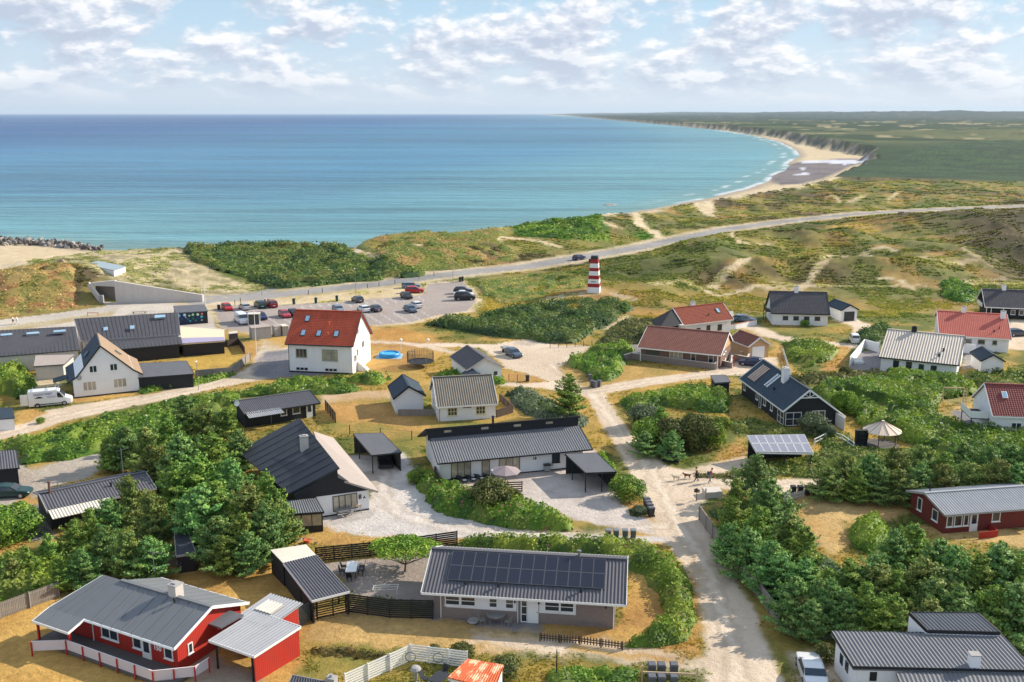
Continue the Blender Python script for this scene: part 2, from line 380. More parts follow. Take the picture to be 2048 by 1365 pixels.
    P([(1640,452),(1700,446),(1790,452),(1760,464),(1660,464)], (K(196,160,96), K(170,146,84)), 0, 4, 4)
    P([(1300,555),(1420,545),(1500,560),(1420,585),(1320,580)], c_marram, 0, 4, 6)
    P([(1220,520),(1400,500),(1600,500),(1500,540),(1300,560),(1210,560)], c_olive, 0, 6, 8)
    cp_ = (K(216,196,160), K(196,176,140))
    for l_, w_ in (([(1300,568),(1370,562),(1440,558),(1520,550),(1600,545),(1660,536),(1690,528)],1.3), ([(1425,558),(1450,545),(1465,528),(1490,520),(1560,518),(1640,516),(1740,508)],1.5),
        ([(1720,505),(1770,493),(1790,505)],1.2), ([(1900,502),(1950,512),(1990,522),(2048,522),(2300,540)],1.5), ([(1810,528),(1900,526),(1960,520)],1.2), ([(1920,458),(1950,468),(1975,476)],2.2), ([(1910,500),(1925,490),(1945,482)],1.8),
        ([(1760,536),(1800,560),(1830,580)],1.1), ([(1900,565),(2000,560),(2048,552)],1.2), ([(1895,570),(2048,568),(2300,572)],1.6), ([(1980,525),(2048,545)],1.2), ([(1440,480),(1480,486),(1540,490)],1.2),
        ([(1690,405),(1712,398),(1728,392)],1.8), ([(1660,390),(1680,402)],1.5), ([(1775,398),(1800,386)],1.5), ([(1550,566),(1700,572),(1850,572)],.8), ([(1080,602),(1140,590),(1190,586)],2.0),
        ([(1190,586),(1230,588),(1262,600)],1.6), ([(1255,632),(1232,648),(1210,658)],1.2), ([(1990,520),(2010,532),(2048,540)],1.0), ([(1530,548),(1580,548),(1650,545)],.8)):
        L(l_, w_*1.5, cp_, 0, 1.2, 2.0, .1, 6, .95)
    P([(1165,578),(1215,577),(1225,588),(1170,592)], (K(206,178,136), K(190,160,110)), 0, 2, 2)
    P([(2000,400),(2700,380),(2700,560),(2000,560),(1900,470)], c_heath, 0, 20, 8, .2, 20)
    # ---- asphalt road with sandy verges
    L(roadW[3:], 13.5, (K(224,206,176), K(196,178,140)), 0, 2.5, 2.5, .1, 6, .8, True)
    L(roadW[3:], 7.0, c_asph, Z_ASPH, .4, .2, .06, 12, 1, True)
    L([(405,594),(470,592),(520,586),(545,580)], 3, c_asph, Z_ASPH, .4, .2)
    # ---- car park
    P([(408,612),(430,604),(540,602),(545,611),(640,604),(740,596),(845,589),(852,566),(930,560),(948,578),(966,602),(952,624),(880,634),(825,648),(748,654),(560,668),(500,668),(440,655)], c_sand, 0, 2, 2)
    P([(428,618),(455,610),(545,612),(640,607),(745,598),(846,590),(856,568),(925,563),(940,580),(952,603),(935,622),(870,632),(820,645),(745,651),(560,664),(500,666),(442,656)], c_park, Z_PARK, .6, .5, .05, 14)
    P([(545,598),(650,590),(760,577),(842,566),(846,590),(745,598),(640,607),(545,611)], (K(222,202,164), K(204,182,140)), 0, .8, 1.0)
    # pitch at the white cottage garden etc.
    # ---- red tile house plot
    P([(445,690),(520,680),(580,668),(740,652),(770,655),(860,672),(900,690),(880,716),(820,738),(740,745),(560,742),(480,720)], c_dry, Z_LAWN, 2, 2, .12)
    P([(740,664),(800,656),(870,672),(850,684),(760,684)], (K(206,160,88), K(190,140,76)), Z_LAWN, 2, 1.5)
    L([(740,684),(800,686),(860,694),(905,705)], 2.0, c_gravel, 0, 1.5, 1.5)
    P([(520,702),(580,694),(600,728),(640,742),(560,752),(430,778),(300,806),(130,842),(60,866),(0,880),(-200,915),(-200,880),(0,858),(55,846),(92,822),(140,812),(300,789),(400,768),(480,746),(505,728)], c_gravel, Z_ROAD, .8, .8, .06, 5)
    P([(530,704),(580,698),(585,728),(640,735),(700,742),(640,752),(540,758),(500,752),(505,728)], c_grey, Z_DRIVE, 1.5, 1.5)
    P([(85,812),(150,808),(270,792),(420,762),(480,744),(478,740),(400,758),(280,775),(270,785),(141,797)], c_dry, Z_LAWN, 1, 1.5)
    P([(27,830),(60,815),(92,826),(60,845),(30,852)], c_dry, Z_LAWN, 1, 1.5)
    P([(320,712),(480,698),(492,704),(462,735),(395,748),(388,744),(370,722)], (K(206,170,86), K(184,150,76)), Z_LAWN, .6, .6)
    P([(60,752),(120,748),(125,770),(60,778)], c_sand, Z_DRIVE, 1, 1.5)
    P([(520,676),(560,690),(570,700),(520,705)], (K(216,202,180), K(200,170,120)), 0, 1.5, 1.5)
    # ---- middle strip north of the black cabin
    P([(640,790),(700,785),(780,780),(790,800),(720,806),(645,806)], (K(212,184,150), K(200,168,128)), Z_PATH, 1, 1.5)
    P([(640,806),(790,795),(860,832),(1000,850),(1060,830),(1090,800),(1100,835),(1000,852),(850,880),(830,900),(760,880),(660,860),(640,830)], c_dryg, Z_LAWN, 2, 3)
    P([(645,808),(740,804),(780,815),(840,850),(850,868),(760,850),(660,842)], (K(206,160,96), K(190,146,84)), Z_LAWN, 3, 4)
    # ---- sandy square (north) and roads
    P([(820,688),(900,686),(985,690),(1010,684),(1060,678),(1110,690),(1180,692),(1172,702),(1140,718),(1118,738),(1130,760),(1150,776),(1178,792),(1150,792),(1085,776),(1000,772),(985,766),(1095,764),(1050,746),(1010,738),(1000,722),(960,696),(880,694)], c_gravel, Z_ROAD, 1, 1.2, .06)
    P([(1005,742),(1045,746),(1088,762),(1050,768),(1010,762)], c_dry, 0, 1, 1)
    P([(1028,682),(1060,677),(1085,684),(1060,692),(1030,690)], (K(206,190,172), K(190,176,160)), 0, 1.5, 2)
    P([(1120,740),(1150,716),(1250,730),(1420,745),(1400,750),(1300,762),(1196,776),(1150,776),(1130,760)], (K(200,160,96), K(170,146,84)), Z_LAWN, 1.5, 2)
    L([(1178,786),(1240,773),(1310,762),(1400,751),(1470,742),(1500,735)], 4.0, c_gravel, Z_ROAD, 1, 1.2)
    P([(1430,738),(1450,728),(1470,715),(1500,712),(1560,716),(1555,740),(1560,752),(1500,745),(1480,752),(1440,748)], c_gravel, Z_DRIVE, 1, 1)
    P([(1540,680),(1560,690),(1590,740),(1620,760),(1590,762),(1560,735)], c_dry, 0, 2, 2)
    # right upper lanes
    P([(1470,650),(1500,645),(1530,655),(1560,672),(1620,680),(1700,688),(1710,672),(1700,650),(1660,640),(1700,634),(1740,650),(1760,672),(1730,690),(1700,698),(1600,690),(1530,674),(1490,668)], c_gravel, Z_ROAD, 1, 1.2)
    P([(1480,660),(1510,650),(1540,662),(1600,670),(1690,668),(1700,655),(1660,640),(1540,640)], c_dryg, 0, 2, 2)
    P([(1580,682),(1640,690),(1700,694),(1690,730),(1660,748),(1640,740),(1680,700)], c_dry, 0, 1.5, 2)
    P([(1710,705),(1760,700),(1765,735),(1740,745),(1700,738)], c_grey, Z_PATIO, .5, .3)
    P([(1925,700),(1960,700),(1960,735),(1925,740)], c_patio, Z_PATIO, .8, .8)
    P([(1330,675),(1400,655),(1500,660),(1520,672),(1470,690),(1380,690)], c_dryg, 0, 2, 2)
    P([(1255,690),(1290,690),(1440,715),(1440,738),(1250,716)], c_grey, Z_PATIO, .3, .2)
    P([(1460,690),(1490,690),(1500,716),(1440,740),(1440,720)], (K(206,186,170), K(190,170,156)), Z_PATIO, .5, .5)
    P([(2020,640),(2300,640),(2300,700),(2010,700),(1980,690)], c_gravel, 0, 2, 2)
    P([(1880,795),(1955,795),(1960,830),(1900,836)], (K(208,170,110), K(160,150,100)), 0, 2, 2)
    P([(1905,820),(1985,826),(1985,856),(1920,850)], c_grey, Z_PATIO, 1, .8)
    # ---- main gravel road
    P([(1172,790),(1196,776),(1212,792),(1245,845),(1300,908),(1340,935),(1400,944),(1470,948),(1560,958),(1640,960),(1720,966),(1720,984),(1600,985),(1560,992),(1500,985),(1420,975),(1412,1000),(1400,1015),(1430,1080),(1470,1140),(1510,1220),(1540,1290),(1570,1365),(1600,1450),(1415,1450),(1412,1300),(1400,1230),(1385,1160),(1345,1105),(1310,1070),(1290,1040),(1296,1010),(1262,950),(1235,900),(1205,850),(1183,810)], c_gravel, Z_ROAD, .9, .6, .05, 4)
    P([(1380,938),(1440,925),(1490,905),(1500,935),(1440,950)], c_gravel, Z_DRIVE, 1.5, 1.5)
    P([(1440,905),(1480,880),(1500,900),(1490,910),(1440,925)], c_dry, 0, 2, 2)
    P([(1230,985),(1262,985),(1296,1015),(1312,1045),(1270,1035),(1245,1015)], c_dry, 0, 1, 1.5)
    P([(1388,1110),(1398,1200),(1404,1260),(1402,1310),(1300,1316),(1250,1300),(1300,1270),(1390,1200)], c_dry, 0, 1.5, 2)
    P([(1400,1016),(1412,1010),(1440,1060),(1500,1140),(1560,1240),(1680,1250),(1680,1300),(1620,1320),(1590,1365),(1572,1365),(1540,1290),(1510,1220),(1470,1140),(1430,1080)], c_dryg, 0, 1.2, 1.5)
    # ---- number 18 courtyard
    P([(885,940),(960,960),(1040,985),(1060,1010),(1150,1040),(1310,1072),(1300,1040),(1240,1010),(1235,985),(1215,975),(1190,900),(1100,905),(1000,920)], (K(214,202,192), K(196,184,176)), Z_DRIVE, .7, .7, .08, 2)
    P([(900,930),(1180,905),(1185,922),(1080,930),(1050,945),(1010,975),(930,985),(890,955)], (K(206,188,172), K(190,172,156)), Z_PATIO, .3, .2)
    # ---- 8A white drive
    P([(645,1030),(735,1005),(745,975),(700,935),(700,912),(806,906),(830,940),(850,985),(900,1025),(980,1050),(1080,1065),(1250,1072),(1340,1075),(1330,1085),(1100,1080),(930,1078),(800,1078),(720,1072),(660,1066),(640,1050)], c_white, Z_DRIVE, .8, .7, .06, 2)
    P([(645,1030),(735,1006),(748,996),(760,1012),(740,1036),(660,1052)], (K(198,190,184), K(186,178,172)), Z_PATIO, .3, .2)
    P([(722,944),(752,942),(762,968),(745,976)], (K(190,180,170), K(180,170,160)), Z_PATIO, .3, .2)
    P([(560,1052),(650,1052),(700,1072),(930,1079),(920,1088),(640,1090),(560,1090)], c_dry, Z_LAWN, 1, 1.5)
    # ---- plot of no 1: patio and lawns
    P([(640,1128),(920,1100),(900,1212),(700,1190),(690,1160)], (K(176,162,152), K(160,148,140)), Z_PATIO, .5, .4, .06, 3)
    P([(860,1215),(1090,1235),(1092,1268),(920,1258),(850,1240)], (K(150,146,146), K(138,134,134)), Z_PATIO, .4, .3)
    P([(1090,1240),(1235,1250),(1260,1150),(1320,1130),(1370,1230),(1250,1290),(1085,1275)], c_dry, Z_LAWN, 1, 1)
    P([(590,1245),(700,1212),(900,1240),(1090,1272),(1300,1290),(1320,1310),(1100,1300),(980,1310),(820,1300),(620,1290)], (K(208,172,110), K(190,156,100)), Z_LAWN, 1.5, 2, .14, 4)
    P([(960,1266),(1090,1276),(1240,1294),(1420,1318),(1430,1345),(1340,1335),(1200,1318),(1040,1305),(940,1286)], c_gravel, Z_ROAD, 2.5, 2.5, .1, 4)
    L([(1150,1300),(1260,1312),(1360,1322)], .7, c_dry, 0, 1, 1.5)
    P([(600,1290),(820,1300),(980,1312),(1200,1335),(1280,1330),(1280,1500),(560,1500),(560,1330)], c_dryg, 0, 1.5, 2)
    # ---- red house plot
    P([(-250,1330),(-100,1270),(0,1222),(90,1190),(240,1140),(420,1122),(545,1122),(600,1200),(640,1230),(600,1290),(600,1480),(-250,1480)], (K(212,170,96), K(190,148,82)), Z_LAWN, 1, 1.5, .14, 4)
    P([(400,1300),(520,1350),(500,1450),(330,1450),(380,1365)], (K(176,160,140), K(150,140,124)), Z_DRIVE, 1, 1)
    # ---- left low gravel yard
    P([(-200,950),(0,920),(60,935),(190,900),(215,930),(170,960),(110,972),(85,985),(60,1010),(0,1010),(-200,1030)], (K(200,188,172), K(184,172,158)), Z_DRIVE, 1, 1)
    P([(40,985),(90,1000),(110,1060),(60,1080),(0,1110),(-100,1130),(-100,1080),(30,1040)], c_dry, 0, 1.5, 2)
    P([(60,1010),(90,1012),(110,1075),(60,1085)], c_grey, 0, 1, 1)
    P([(60,925),(180,888),(190,900),(60,940)], c_dryg, 0, 1.5, 2)
    # ---- clearing by dark red cabin
    P([(1590,985),(1640,990),(1820,1000),(1830,1010),(1800,1040),(1690,1045),(1700,1100),(1670,1110),(1620,1080),(1600,1040)], (K(208,176,120), K(196,156,96)), Z_LAWN, 1.5, 2, .14)
    P([(1820,1050),(2200,1060),(2200,1110),(1980,1090),(1900,1080)], (K(212,180,120), K(196,160,100)), Z_LAWN, 1.5, 2)
    P([(1990,1255),(2200,1240),(2200,1330),(2060,1320)], (K(150,150,70), K(190,170,90)), 0, 1.5, 2)
    P([(1590,1310),(1680,1300),(1690,1450),(1600,1450)], c_gravel, 0, 1.5, 1.5)
    rut = (K(196,176,154,.80), K(186,166,144,.80)); rutc = (K(236,222,204,.88), K(230,214,194,.88))
    for cl_, wd in (([(1490,1420),(1478,1365),(1462,1280),(1438,1200),(1408,1130),(1362,1060),(1330,990),(1290,925),(1240,870),(1202,810),(1182,786),(1140,760),(1100,730)],1.5), ([(0,868),(100,838),(300,797),(400,774),(490,745),(525,722)],1.4), ([(1182,784),(1300,764),(1400,750),(1470,742)],1.3), ([(1330,1050),(1200,1068),(1000,1066),(900,1060),(800,1030),(760,980),(770,940)],1.5), ([(1330,960),(1450,966),(1600,972)],1.3)):
        L(cl_, .55, rut, 0, .9, 1.6, .08, 5, .55, off=wd/2); L(cl_, .55, rut, 0, .9, 1.6, .08, 5, .55, off=-wd/2); L(cl_, .5, rutc, 0, .8, 1.6, .06, 5, .5)
    # parking bay lines
    wl = (K(232,230,226), K(232,230,226))
    for i in range(14):
        t = i/13; a = (600+t*235, 612-t*19); L([a, (a[0]+14, a[1]+9)], .16, wl, 0, .25, 0, 0, 5, .9)
    for i in range(13):
        t = i/12; a = (512+t*330, 640-t*17); L([a, (a[0]+34, a[1]+20)], .16, wl, 0, .25, 0, 0, 5, .9)
paint_all()
# ---------------------------------------------------------------- build terrain objects
def terrain_material():
    m = bpy.data.materials.new('terrain'); m.use_nodes = True; nt = m.node_tree; b = nt.nodes['Principled BSDF']
    at = nd(nt, 'ShaderNodeAttribute'); at.attribute_name = 'Col'
    g = nd(nt, 'ShaderNodeNewGeometry'); pos = g.outputs['Position']
    n1 = noise(nt, pos, 2.2, 6, .65); n2 = noise(nt, pos, 0.35, 4, .6)
    v = mth(nt, 'ADD', mth(nt, 'MULTIPLY', n1, 0.9), mth(nt, 'MULTIPLY', n2, 0.6))
    v = mth(nt, 'ADD', v, 0.25)
    sp_ = nd(nt, 'ShaderNodeMapRange'); lk(nt, noise(nt, pos, 3.4, 3, .7), sp_.inputs[0]); sp_.inputs[1].default_value = .60; sp_.inputs[2].default_value = .68; sp_.inputs[3].default_value = 1.0; sp_.inputs[4].default_value = .76
    sp2 = nd(nt, 'ShaderNodeMapRange'); lk(nt, noise(nt, pos, 9.0, 2, .6), sp2.inputs[0]); sp2.inputs[1].default_value = .35; sp2.inputs[2].default_value = .70; sp2.inputs[3].default_value = .84; sp2.inputs[4].default_value = 1.14
    v = mth(nt, 'MULTIPLY', mth(nt, 'MULTIPLY', v, sp_.outputs[0]), sp2.outputs[0])
    cb = nd(nt, 'ShaderNodeCombineXYZ')
    for i in range(3): lk(nt, v, cb.inputs[i])
    c_ = mixc(nt, 1.0, at.outputs['Color'], mixc(nt, at.outputs['Alpha'], (1.0, 1.0, 1.0, 1), cb.outputs[0]), 'MULTIPLY')
    lk(nt, c_, b.inputs['Base Color']); b.inputs['Roughness'].default_value = .95; b.inputs['Specular IOR Level'].default_value = .15
    bp = nd(nt, 'ShaderNodeBump', Strength=.8, Distance=.22); lk(nt, noise(nt, pos, 2.2, 8, .7), bp.inputs['Height']); lk(nt, bp.outputs[0], b.inputs['Normal'])
    return m
M_TERR = terrain_material()
def build_terrain():
    zf = pt.z
    fz_ = np.max(np.stack([zf[:-1, :-1], zf[1:, 1:]]), axis=0)
    idx = np.arange(NR*NC).reshape(NR, NC)
    quads = np.stack([idx[:-1, :-1], idx[:-1, 1:], idx[1:, 1:], idx[1:, :-1]], -1).reshape(-1, 4)
    fz_ = fz_.reshape(-1)
    V = np.stack([GX, GY, GZ], -1).reshape(-1, 3); C_ = pt.c.reshape(-1, 3); AL = np.where((zf == 0) | (zf == Z_LAWN) | (zf == Z_BEACH), 1.0, .38).reshape(-1, 1)
    # drop what lies far out under the sea
    keep = (V[quads[:, 0], 2] > SEA-2.5) | (V[quads[:, 2], 2] > SEA-2.5)
    names = {0:'ground',1:'gravel_road',2:'asphalt_road',3:'car_park',4:'beach',5:'lawn',6:'driveway',7:'forecourt_path',8:'patio'}
    desc = {0:'rough grass, heath and sand of the dunes and the village floor',1:'pale gravel roads winding between the summer houses',2:'grey asphalt coast road',
            3:'paved car park with painted bays',4:'pale sand beach along the bay',5:'scorched tan lawns around the houses',6:'gravel drives and yards',7:'pale paved forecourt below the concrete wall',8:'paved terraces beside the houses'}
    for k, nm in names.items():
        q = quads[(fz_ == k) & keep]
        if len(q) == 0: continue
        u, inv = np.unique(q.ravel(), return_inverse=True)
        me = bpy.data.meshes.new(nm); n = len(q)
        me.vertices.add(len(u)); me.vertices.foreach_set('co', V[u].ravel().astype(np.float32))
        me.loops.add(n*4); me.polygons.add(n)
        me.loops.foreach_set('vertex_index', inv.astype(np.int32)); me.polygons.foreach_set('loop_start', np.arange(0, n*4, 4, dtype=np.int32))
        me.polygons.foreach_set('use_smooth', np.ones(n, bool)); me.update(calc_edges=True)
        ca = me.color_attributes.new('Col', 'FLOAT_COLOR', 'POINT')
        ca.data.foreach_set('color', np.concatenate([C_[u], AL[u]], 1).ravel().astype(np.float32))
        me.materials.append(M_TERR); o = bpy.data.objects.new(nm, me); COL.objects.link(o)
        o['kind'] = 'structure'; o['label'] = desc[k]; o['category'] = nm.replace('_', ' ')
build_terrain()
# ---------------------------------------------------------------- sea
def build_sea():
    rows = []; y = 560.0
    while y > 227.8:
        t = -(HC-SEA)/ray(CX, y)[2]; rows.append(ray(CX, y)[1]*t); y -= 1.6 if y > 300 else (.9 if y > 240 else .4)
    rows = [r for r in rows if r < 60000]+[68000.]
    Dq = np.array(rows); A = np.linspace(-R(42), R(42), 900)
    D_, A_ = np.meshgrid(Dq, A, indexing='ij'); X = D_*np.tan(A_); Y = D_
    n0, n1 = X.shape; Z = np.full(X.shape, SEA)
    ds, _, ss = seg_dist(X, Y, shoreW); off = np.where(ss < 0, -ds, ds)        # metres off the shore
    turq = K(116,176,186,.60); mid = K(84,150,184,.55); deep = K(34,108,176,.52)
    a = sst(20, 420, off+70*(fbm(X/240, Y/90, 301, 4)-.5)*2)[..., None]; b = sst(300, 2400, off+700*(fbm(X/900, Y/400, 303, 4)-.5))[..., None]
    c_ = turq*(1-a)+mid*a; c_ = c_*(1-b)+deep*b
    # swell lines running with the shore, ripples of darker and paler water
    sw = fbm(X/70, Y/9, 305, 4); sw2 = fbm(X/260, Y/26, 307, 4); k = 1+.55*(sw-.5)*sst(1500, 300, Y)+.75*(sw2-.5)*sst(5000, 500, Y)+.9*(fbm(X/2500, Y/420, 309, 5)-.5)*sst(250, 1200, Y)
    c_ = c_*k[..., None]
    sh = sst(50, 0, off)[..., None]; c_ = c_*(1-.5*sh)+K(150,186,170,.6)*.5*sh
    # surf: broken foam lines at the water's edge and on the bars
    bay = sst(60, 140, X)
    edge = sst(3.0+D_/300, 0, np.abs(off-2))*sst(.34, .52, fbm(X/22, Y/22, 311, 3))
    bars = np.zeros(X.shape)
    for o0, sd in ((20, 1),): bars = np.maximum(bars, sst(2.2+D_/420, 0, np.abs(off-o0-10*(fbm(X/40, Y/40, 321+sd, 3)-.5)))*sst(.58, .68, fbm(X/34, Y/18, 331+sd, 3))*.7)
    foam = np.clip(np.maximum(edge*.9, bars)*bay, 0, 1)[..., None]*.9; c_ = c_*(1-foam)+np.array([.72, .74, .74])*foam
    idx = np.arange(n0*n1).reshape(n0, n1); q = np.stack([idx[:-1, :-1], idx[:-1, 1:], idx[1:, 1:], idx[1:, :-1]], -1).reshape(-1, 4)
    me = mesh_raw('sea', np.stack([X, Y, Z], -1).reshape(-1, 3), q, c_.reshape(-1, 3))
    m = bpy.data.materials.new('sea_water'); m.use_nodes = True; nt = m.node_tree; bs = nt.nodes['Principled BSDF']
    at = nd(nt, 'ShaderNodeAttribute'); at.attribute_name = 'Col'; g = nd(nt, 'ShaderNodeNewGeometry'); pos = g.outputs['Position']
    w1 = noise(nt, vscale(nt, pos, (0.010, 0.07, 1)), 1.0, 5, .6); w2 = noise(nt, vscale(nt, pos, (0.06, 0.35, 1)), 1.0, 4, .6)
    tone = mth(nt, 'ADD', mth(nt, 'MULTIPLY', w1, .45), mth(nt, 'MULTIPLY', w2, .4)); tone = mth(nt, 'ADD', tone, .58)
    cb = nd(nt, 'ShaderNodeCombineXYZ')
    for i in range(3): lk(nt, tone, cb.inputs[i])
    lk(nt, mixc(nt, 1.0, at.outputs['Color'], cb.outputs[0], 'MULTIPLY'), bs.inputs['Base Color'])
    bs.inputs['Roughness'].default_value = .35; bs.inputs['IOR'].default_value = 1.33; bs.inputs['Specular IOR Level'].default_value = .30
    h = mth(nt, 'ADD', mth(nt, 'MULTIPLY', w1, 2.0), mth(nt, 'MULTIPLY', w2, 1.0))
    bp = nd(nt, 'ShaderNodeBump', Strength=1.0, Distance=2.2); lk(nt, h, bp.inputs['Height']); lk(nt, bp.outputs[0], bs.inputs['Normal'])
    me.materials.append(m); o = bpy.data.objects.new('sea', me); COL.objects.link(o); o['kind'] = 'structure'; o['label'] = 'calm blue and turquoise sea filling the bay'; o['category'] = 'sea'
def mesh_raw(name, V, q, C_):
    me = bpy.data.meshes.new(name); me.vertices.add(len(V)); me.vertices.foreach_set('co', V.ravel().astype(np.float32)); n = len(q)
    me.loops.add(n*4); me.polygons.add(n); me.loops.foreach_set('vertex_index', q.ravel().astype(np.int32)); me.polygons.foreach_set('loop_start', np.arange(0, n*4, 4, dtype=np.int32)); me.update(calc_edges=True)
    ca = me.color_attributes.new('Col', 'FLOAT_COLOR', 'POINT'); ca.data.foreach_set('color', np.concatenate([C_, np.ones((len(C_), 1))], 1).ravel().astype(np.float32)); return me
build_sea()
# ================================================================ MATERIALS
MATS = {}
def mat(name, col, rough=.7, metal=0., nscale=3.0, nvar=.18, bump=0., spec=.4, kind=None, col2=None):
    if name in MATS: return MATS[name]
    m = bpy.data.materials.new(name); m.use_nodes = True; nt = m.node_tree; b = nt.nodes['Principled BSDF']
    tc = nd(nt, 'ShaderNodeTexCoord'); ob = tc.outputs['Object']
    col = tuple(col); c2 = tuple(col2) if col2 is not None else tuple(max(0, c_*(1-nvar)) for c_ in col); c1 = tuple(min(1, c_*(1+nvar*.6)) for c_ in col)
    if kind == 'rust':
        f = noise(nt, vscale(nt, ob, (1.2, .6, 1)), 1.6, 6, .7); c_ = ramp(nt, f, [(.38, c1), (.50, col), (.60, c2)])
    elif kind == 'brick':
        br = nd(nt, 'ShaderNodeTexBrick', Scale=1.0); br.inputs['Brick Width'].default_value = .24; br.inputs['Row Height'].default_value = .075; br.inputs['Mortar Size'].default_value = .008
        br.inputs['Color1'].default_value = c1+(1,); br.inputs['Color2'].default_value = c2+(1,); br.inputs['Mortar'].default_value = (col[0]*1.3, col[1]*1.3, col[2]*1.3, 1)
        sx = nd(nt, 'ShaderNodeSeparateXYZ'); lk(nt, ob, sx.inputs[0]); cb = nd(nt, 'ShaderNodeCombineXYZ'); lk(nt, mth(nt, 'ADD', sx.outputs[0], sx.outputs[1]), cb.inputs[0]); lk(nt, sx.outputs[2], cb.inputs[1])
        lk(nt, cb.outputs[0], br.inputs['Vector']); c_ = mixc(nt, mth(nt, 'MULTIPLY', noise(nt, ob, nscale, 4), .5), br.outputs[0], c2)
    elif kind == 'board':       # vertical boarding
        sx = nd(nt, 'ShaderNodeSeparateXYZ'); lk(nt, ob, sx.inputs[0]); f = mth(nt, 'FRACT', mth(nt, 'MULTIPLY', mth(nt, 'ADD', sx.outputs[0], sx.outputs[1]), 5.0))
        g = mth(nt, 'LESS_THAN', f, .16); c0 = mixc(nt, noise(nt, vscale(nt, ob, (6, 6, 1)), 1.5, 4), c1, c2); c_ = mixc(nt, g, c0, tuple(c_*.35 for c_ in col))
    elif kind == 'deck':
        sx = nd(nt, 'ShaderNodeSeparateXYZ'); lk(nt, ob, sx.inputs[0]); f = mth(nt, 'FRACT', mth(nt, 'MULTIPLY', sx.outputs[1], 7.0))
        g = mth(nt, 'LESS_THAN', f, .12); c0 = mixc(nt, noise(nt, vscale(nt, ob, (1, 6, 1)), 2, 4), c1, c2); c_ = mixc(nt, g, c0, tuple(c_*.4 for c_ in col))
    elif kind == 'solar':
        sx = nd(nt, 'ShaderNodeSeparateXYZ'); lk(nt, ob, sx.inputs[0]); fx = mth(nt, 'FRACT', mth(nt, 'MULTIPLY', sx.outputs[0], 6.0)); fy = mth(nt, 'FRACT', mth(nt, 'MULTIPLY', sx.outputs[1], 6.0))
        g = mth(nt, 'MAXIMUM', mth(nt, 'LESS_THAN', fx, .07), mth(nt, 'LESS_THAN', fy, .07)); c_ = mixc(nt, g, c1, c2)
    elif kind == 'stripe':
        sx = nd(nt, 'ShaderNodeSeparateXYZ'); lk(nt, ob, sx.inputs[0]); f = mth(nt, 'FRACT', mth(nt, 'MULTIPLY', sx.outputs[2], 9.0)); c_ = mixc(nt, mth(nt, 'LESS_THAN', f, .14), c1, c2)
    else:
        c_ = mixc(nt, noise(nt, ob, nscale, 5, .65), c1, c2)
        if nvar >= .08:      # weather streaks and lichen blotches
            st = noise(nt, vscale(nt, ob, (1.6, .35, .3)), 1.0, 4, .6); bl = noise(nt, ob, .55, 5, .7); v = mth(nt, 'ADD', mth(nt, 'MULTIPLY', st, nvar*1.6), mth(nt, 'MULTIPLY', bl, nvar*1.4)); v = mth(nt, 'ADD', v, 1-nvar*1.5)
            cb = nd(nt, 'ShaderNodeCombineXYZ')
            for i in range(3): lk(nt, v, cb.inputs[i])
            c_ = mixc(nt, 1.0, c_, cb.outputs[0], 'MULTIPLY')
    lk(nt, c_, b.inputs['Base Color']); b.inputs['Roughness'].default_value = rough; b.inputs['Metallic'].default_value = metal; b.inputs['Specular IOR Level'].default_value = spec
    if bump:
        bp = nd(nt, 'ShaderNodeBump', Strength=.6, Distance=bump); lk(nt, noise(nt, ob, nscale*4, 4), bp.inputs['Height']); lk(nt, bp.outputs[0], b.inputs['Normal'])
    MATS[name] = m; return m
def s(r, g, b, m=1.0): return tuple(s2l(r, g, b)*m)
WHITE = mat('white_render', s(240,240,240,.93), .85, nscale=.8, nvar=.08); WTRIM = mat('white_paint', s(242,242,238,.93), .5, nvar=.05)
REDW = mat('red_boards', s(180,48,34), .7, kind='board', nvar=.22); DRED = mat('dark_red_boards', s(118,48,40), .75, kind='board', nvar=.2)
BLACKW = mat('black_boards', s(40,42,46), .75, kind='board', nvar=.3); BLACK = mat('black_paint', s(34,36,40), .6, nvar=.2)
BRICKB = mat('brown_brick', s(128,100,88), .85, kind='brick', nvar=.2); BRICKG = mat('grey_brick', s(134,122,116), .85, kind='brick', nvar=.15); BRICKT = mat('tan_brick', s(196,160,120), .85, kind='brick', nvar=.15)
FELT = mat('roofing_felt', s(96,98,104), .85, nscale=1.2, nvar=.15); FELTB = mat('black_roofing_felt', s(58,62,70), .75, nscale=.9, nvar=.22); FELTP = mat('pale_roofing_felt', s(168,156,148), .85, nscale=.9, nvar=.10)
FELTD = mat('blue_black_felt', s(50,66,80), .8, nscale=2.0, nvar=.35)
CORR = mat('grey_fibre_cement', s(112,114,118), .8, nscale=1.3, nvar=.16); CORRD = mat('dark_fibre_cement', s(92,92,98), .8, nscale=1.3, nvar=.2); CORRB = mat('mossy_fibre_cement', s(124,118,108), .85, nscale=1.6, nvar=.28)
CORRW = mat('cream_fibre_cement', s(214,206,190), .8, nscale=1.2, nvar=.1); CORRL = mat('light_fibre_cement', s(156,158,162), .8, nscale=1.3, nvar=.14)
SEAM = mat('zinc_sheet', s(76,76,82), .85, metal=.0, nscale=.7, nvar=.2); SHEET = mat('grey_steel_sheet', s(112,115,118), .6, nscale=.5, nvar=.12)
TILER = mat('red_clay_tile', s(184,82,54), .7, nscale=5, nvar=.3); TILEB = mat('brown_concrete_tile', s(136,88,76), .8, nscale=5, nvar=.25); TILEW = mat('rust_red_tile', s(150,78,58), .8, nscale=5, nvar=.25)
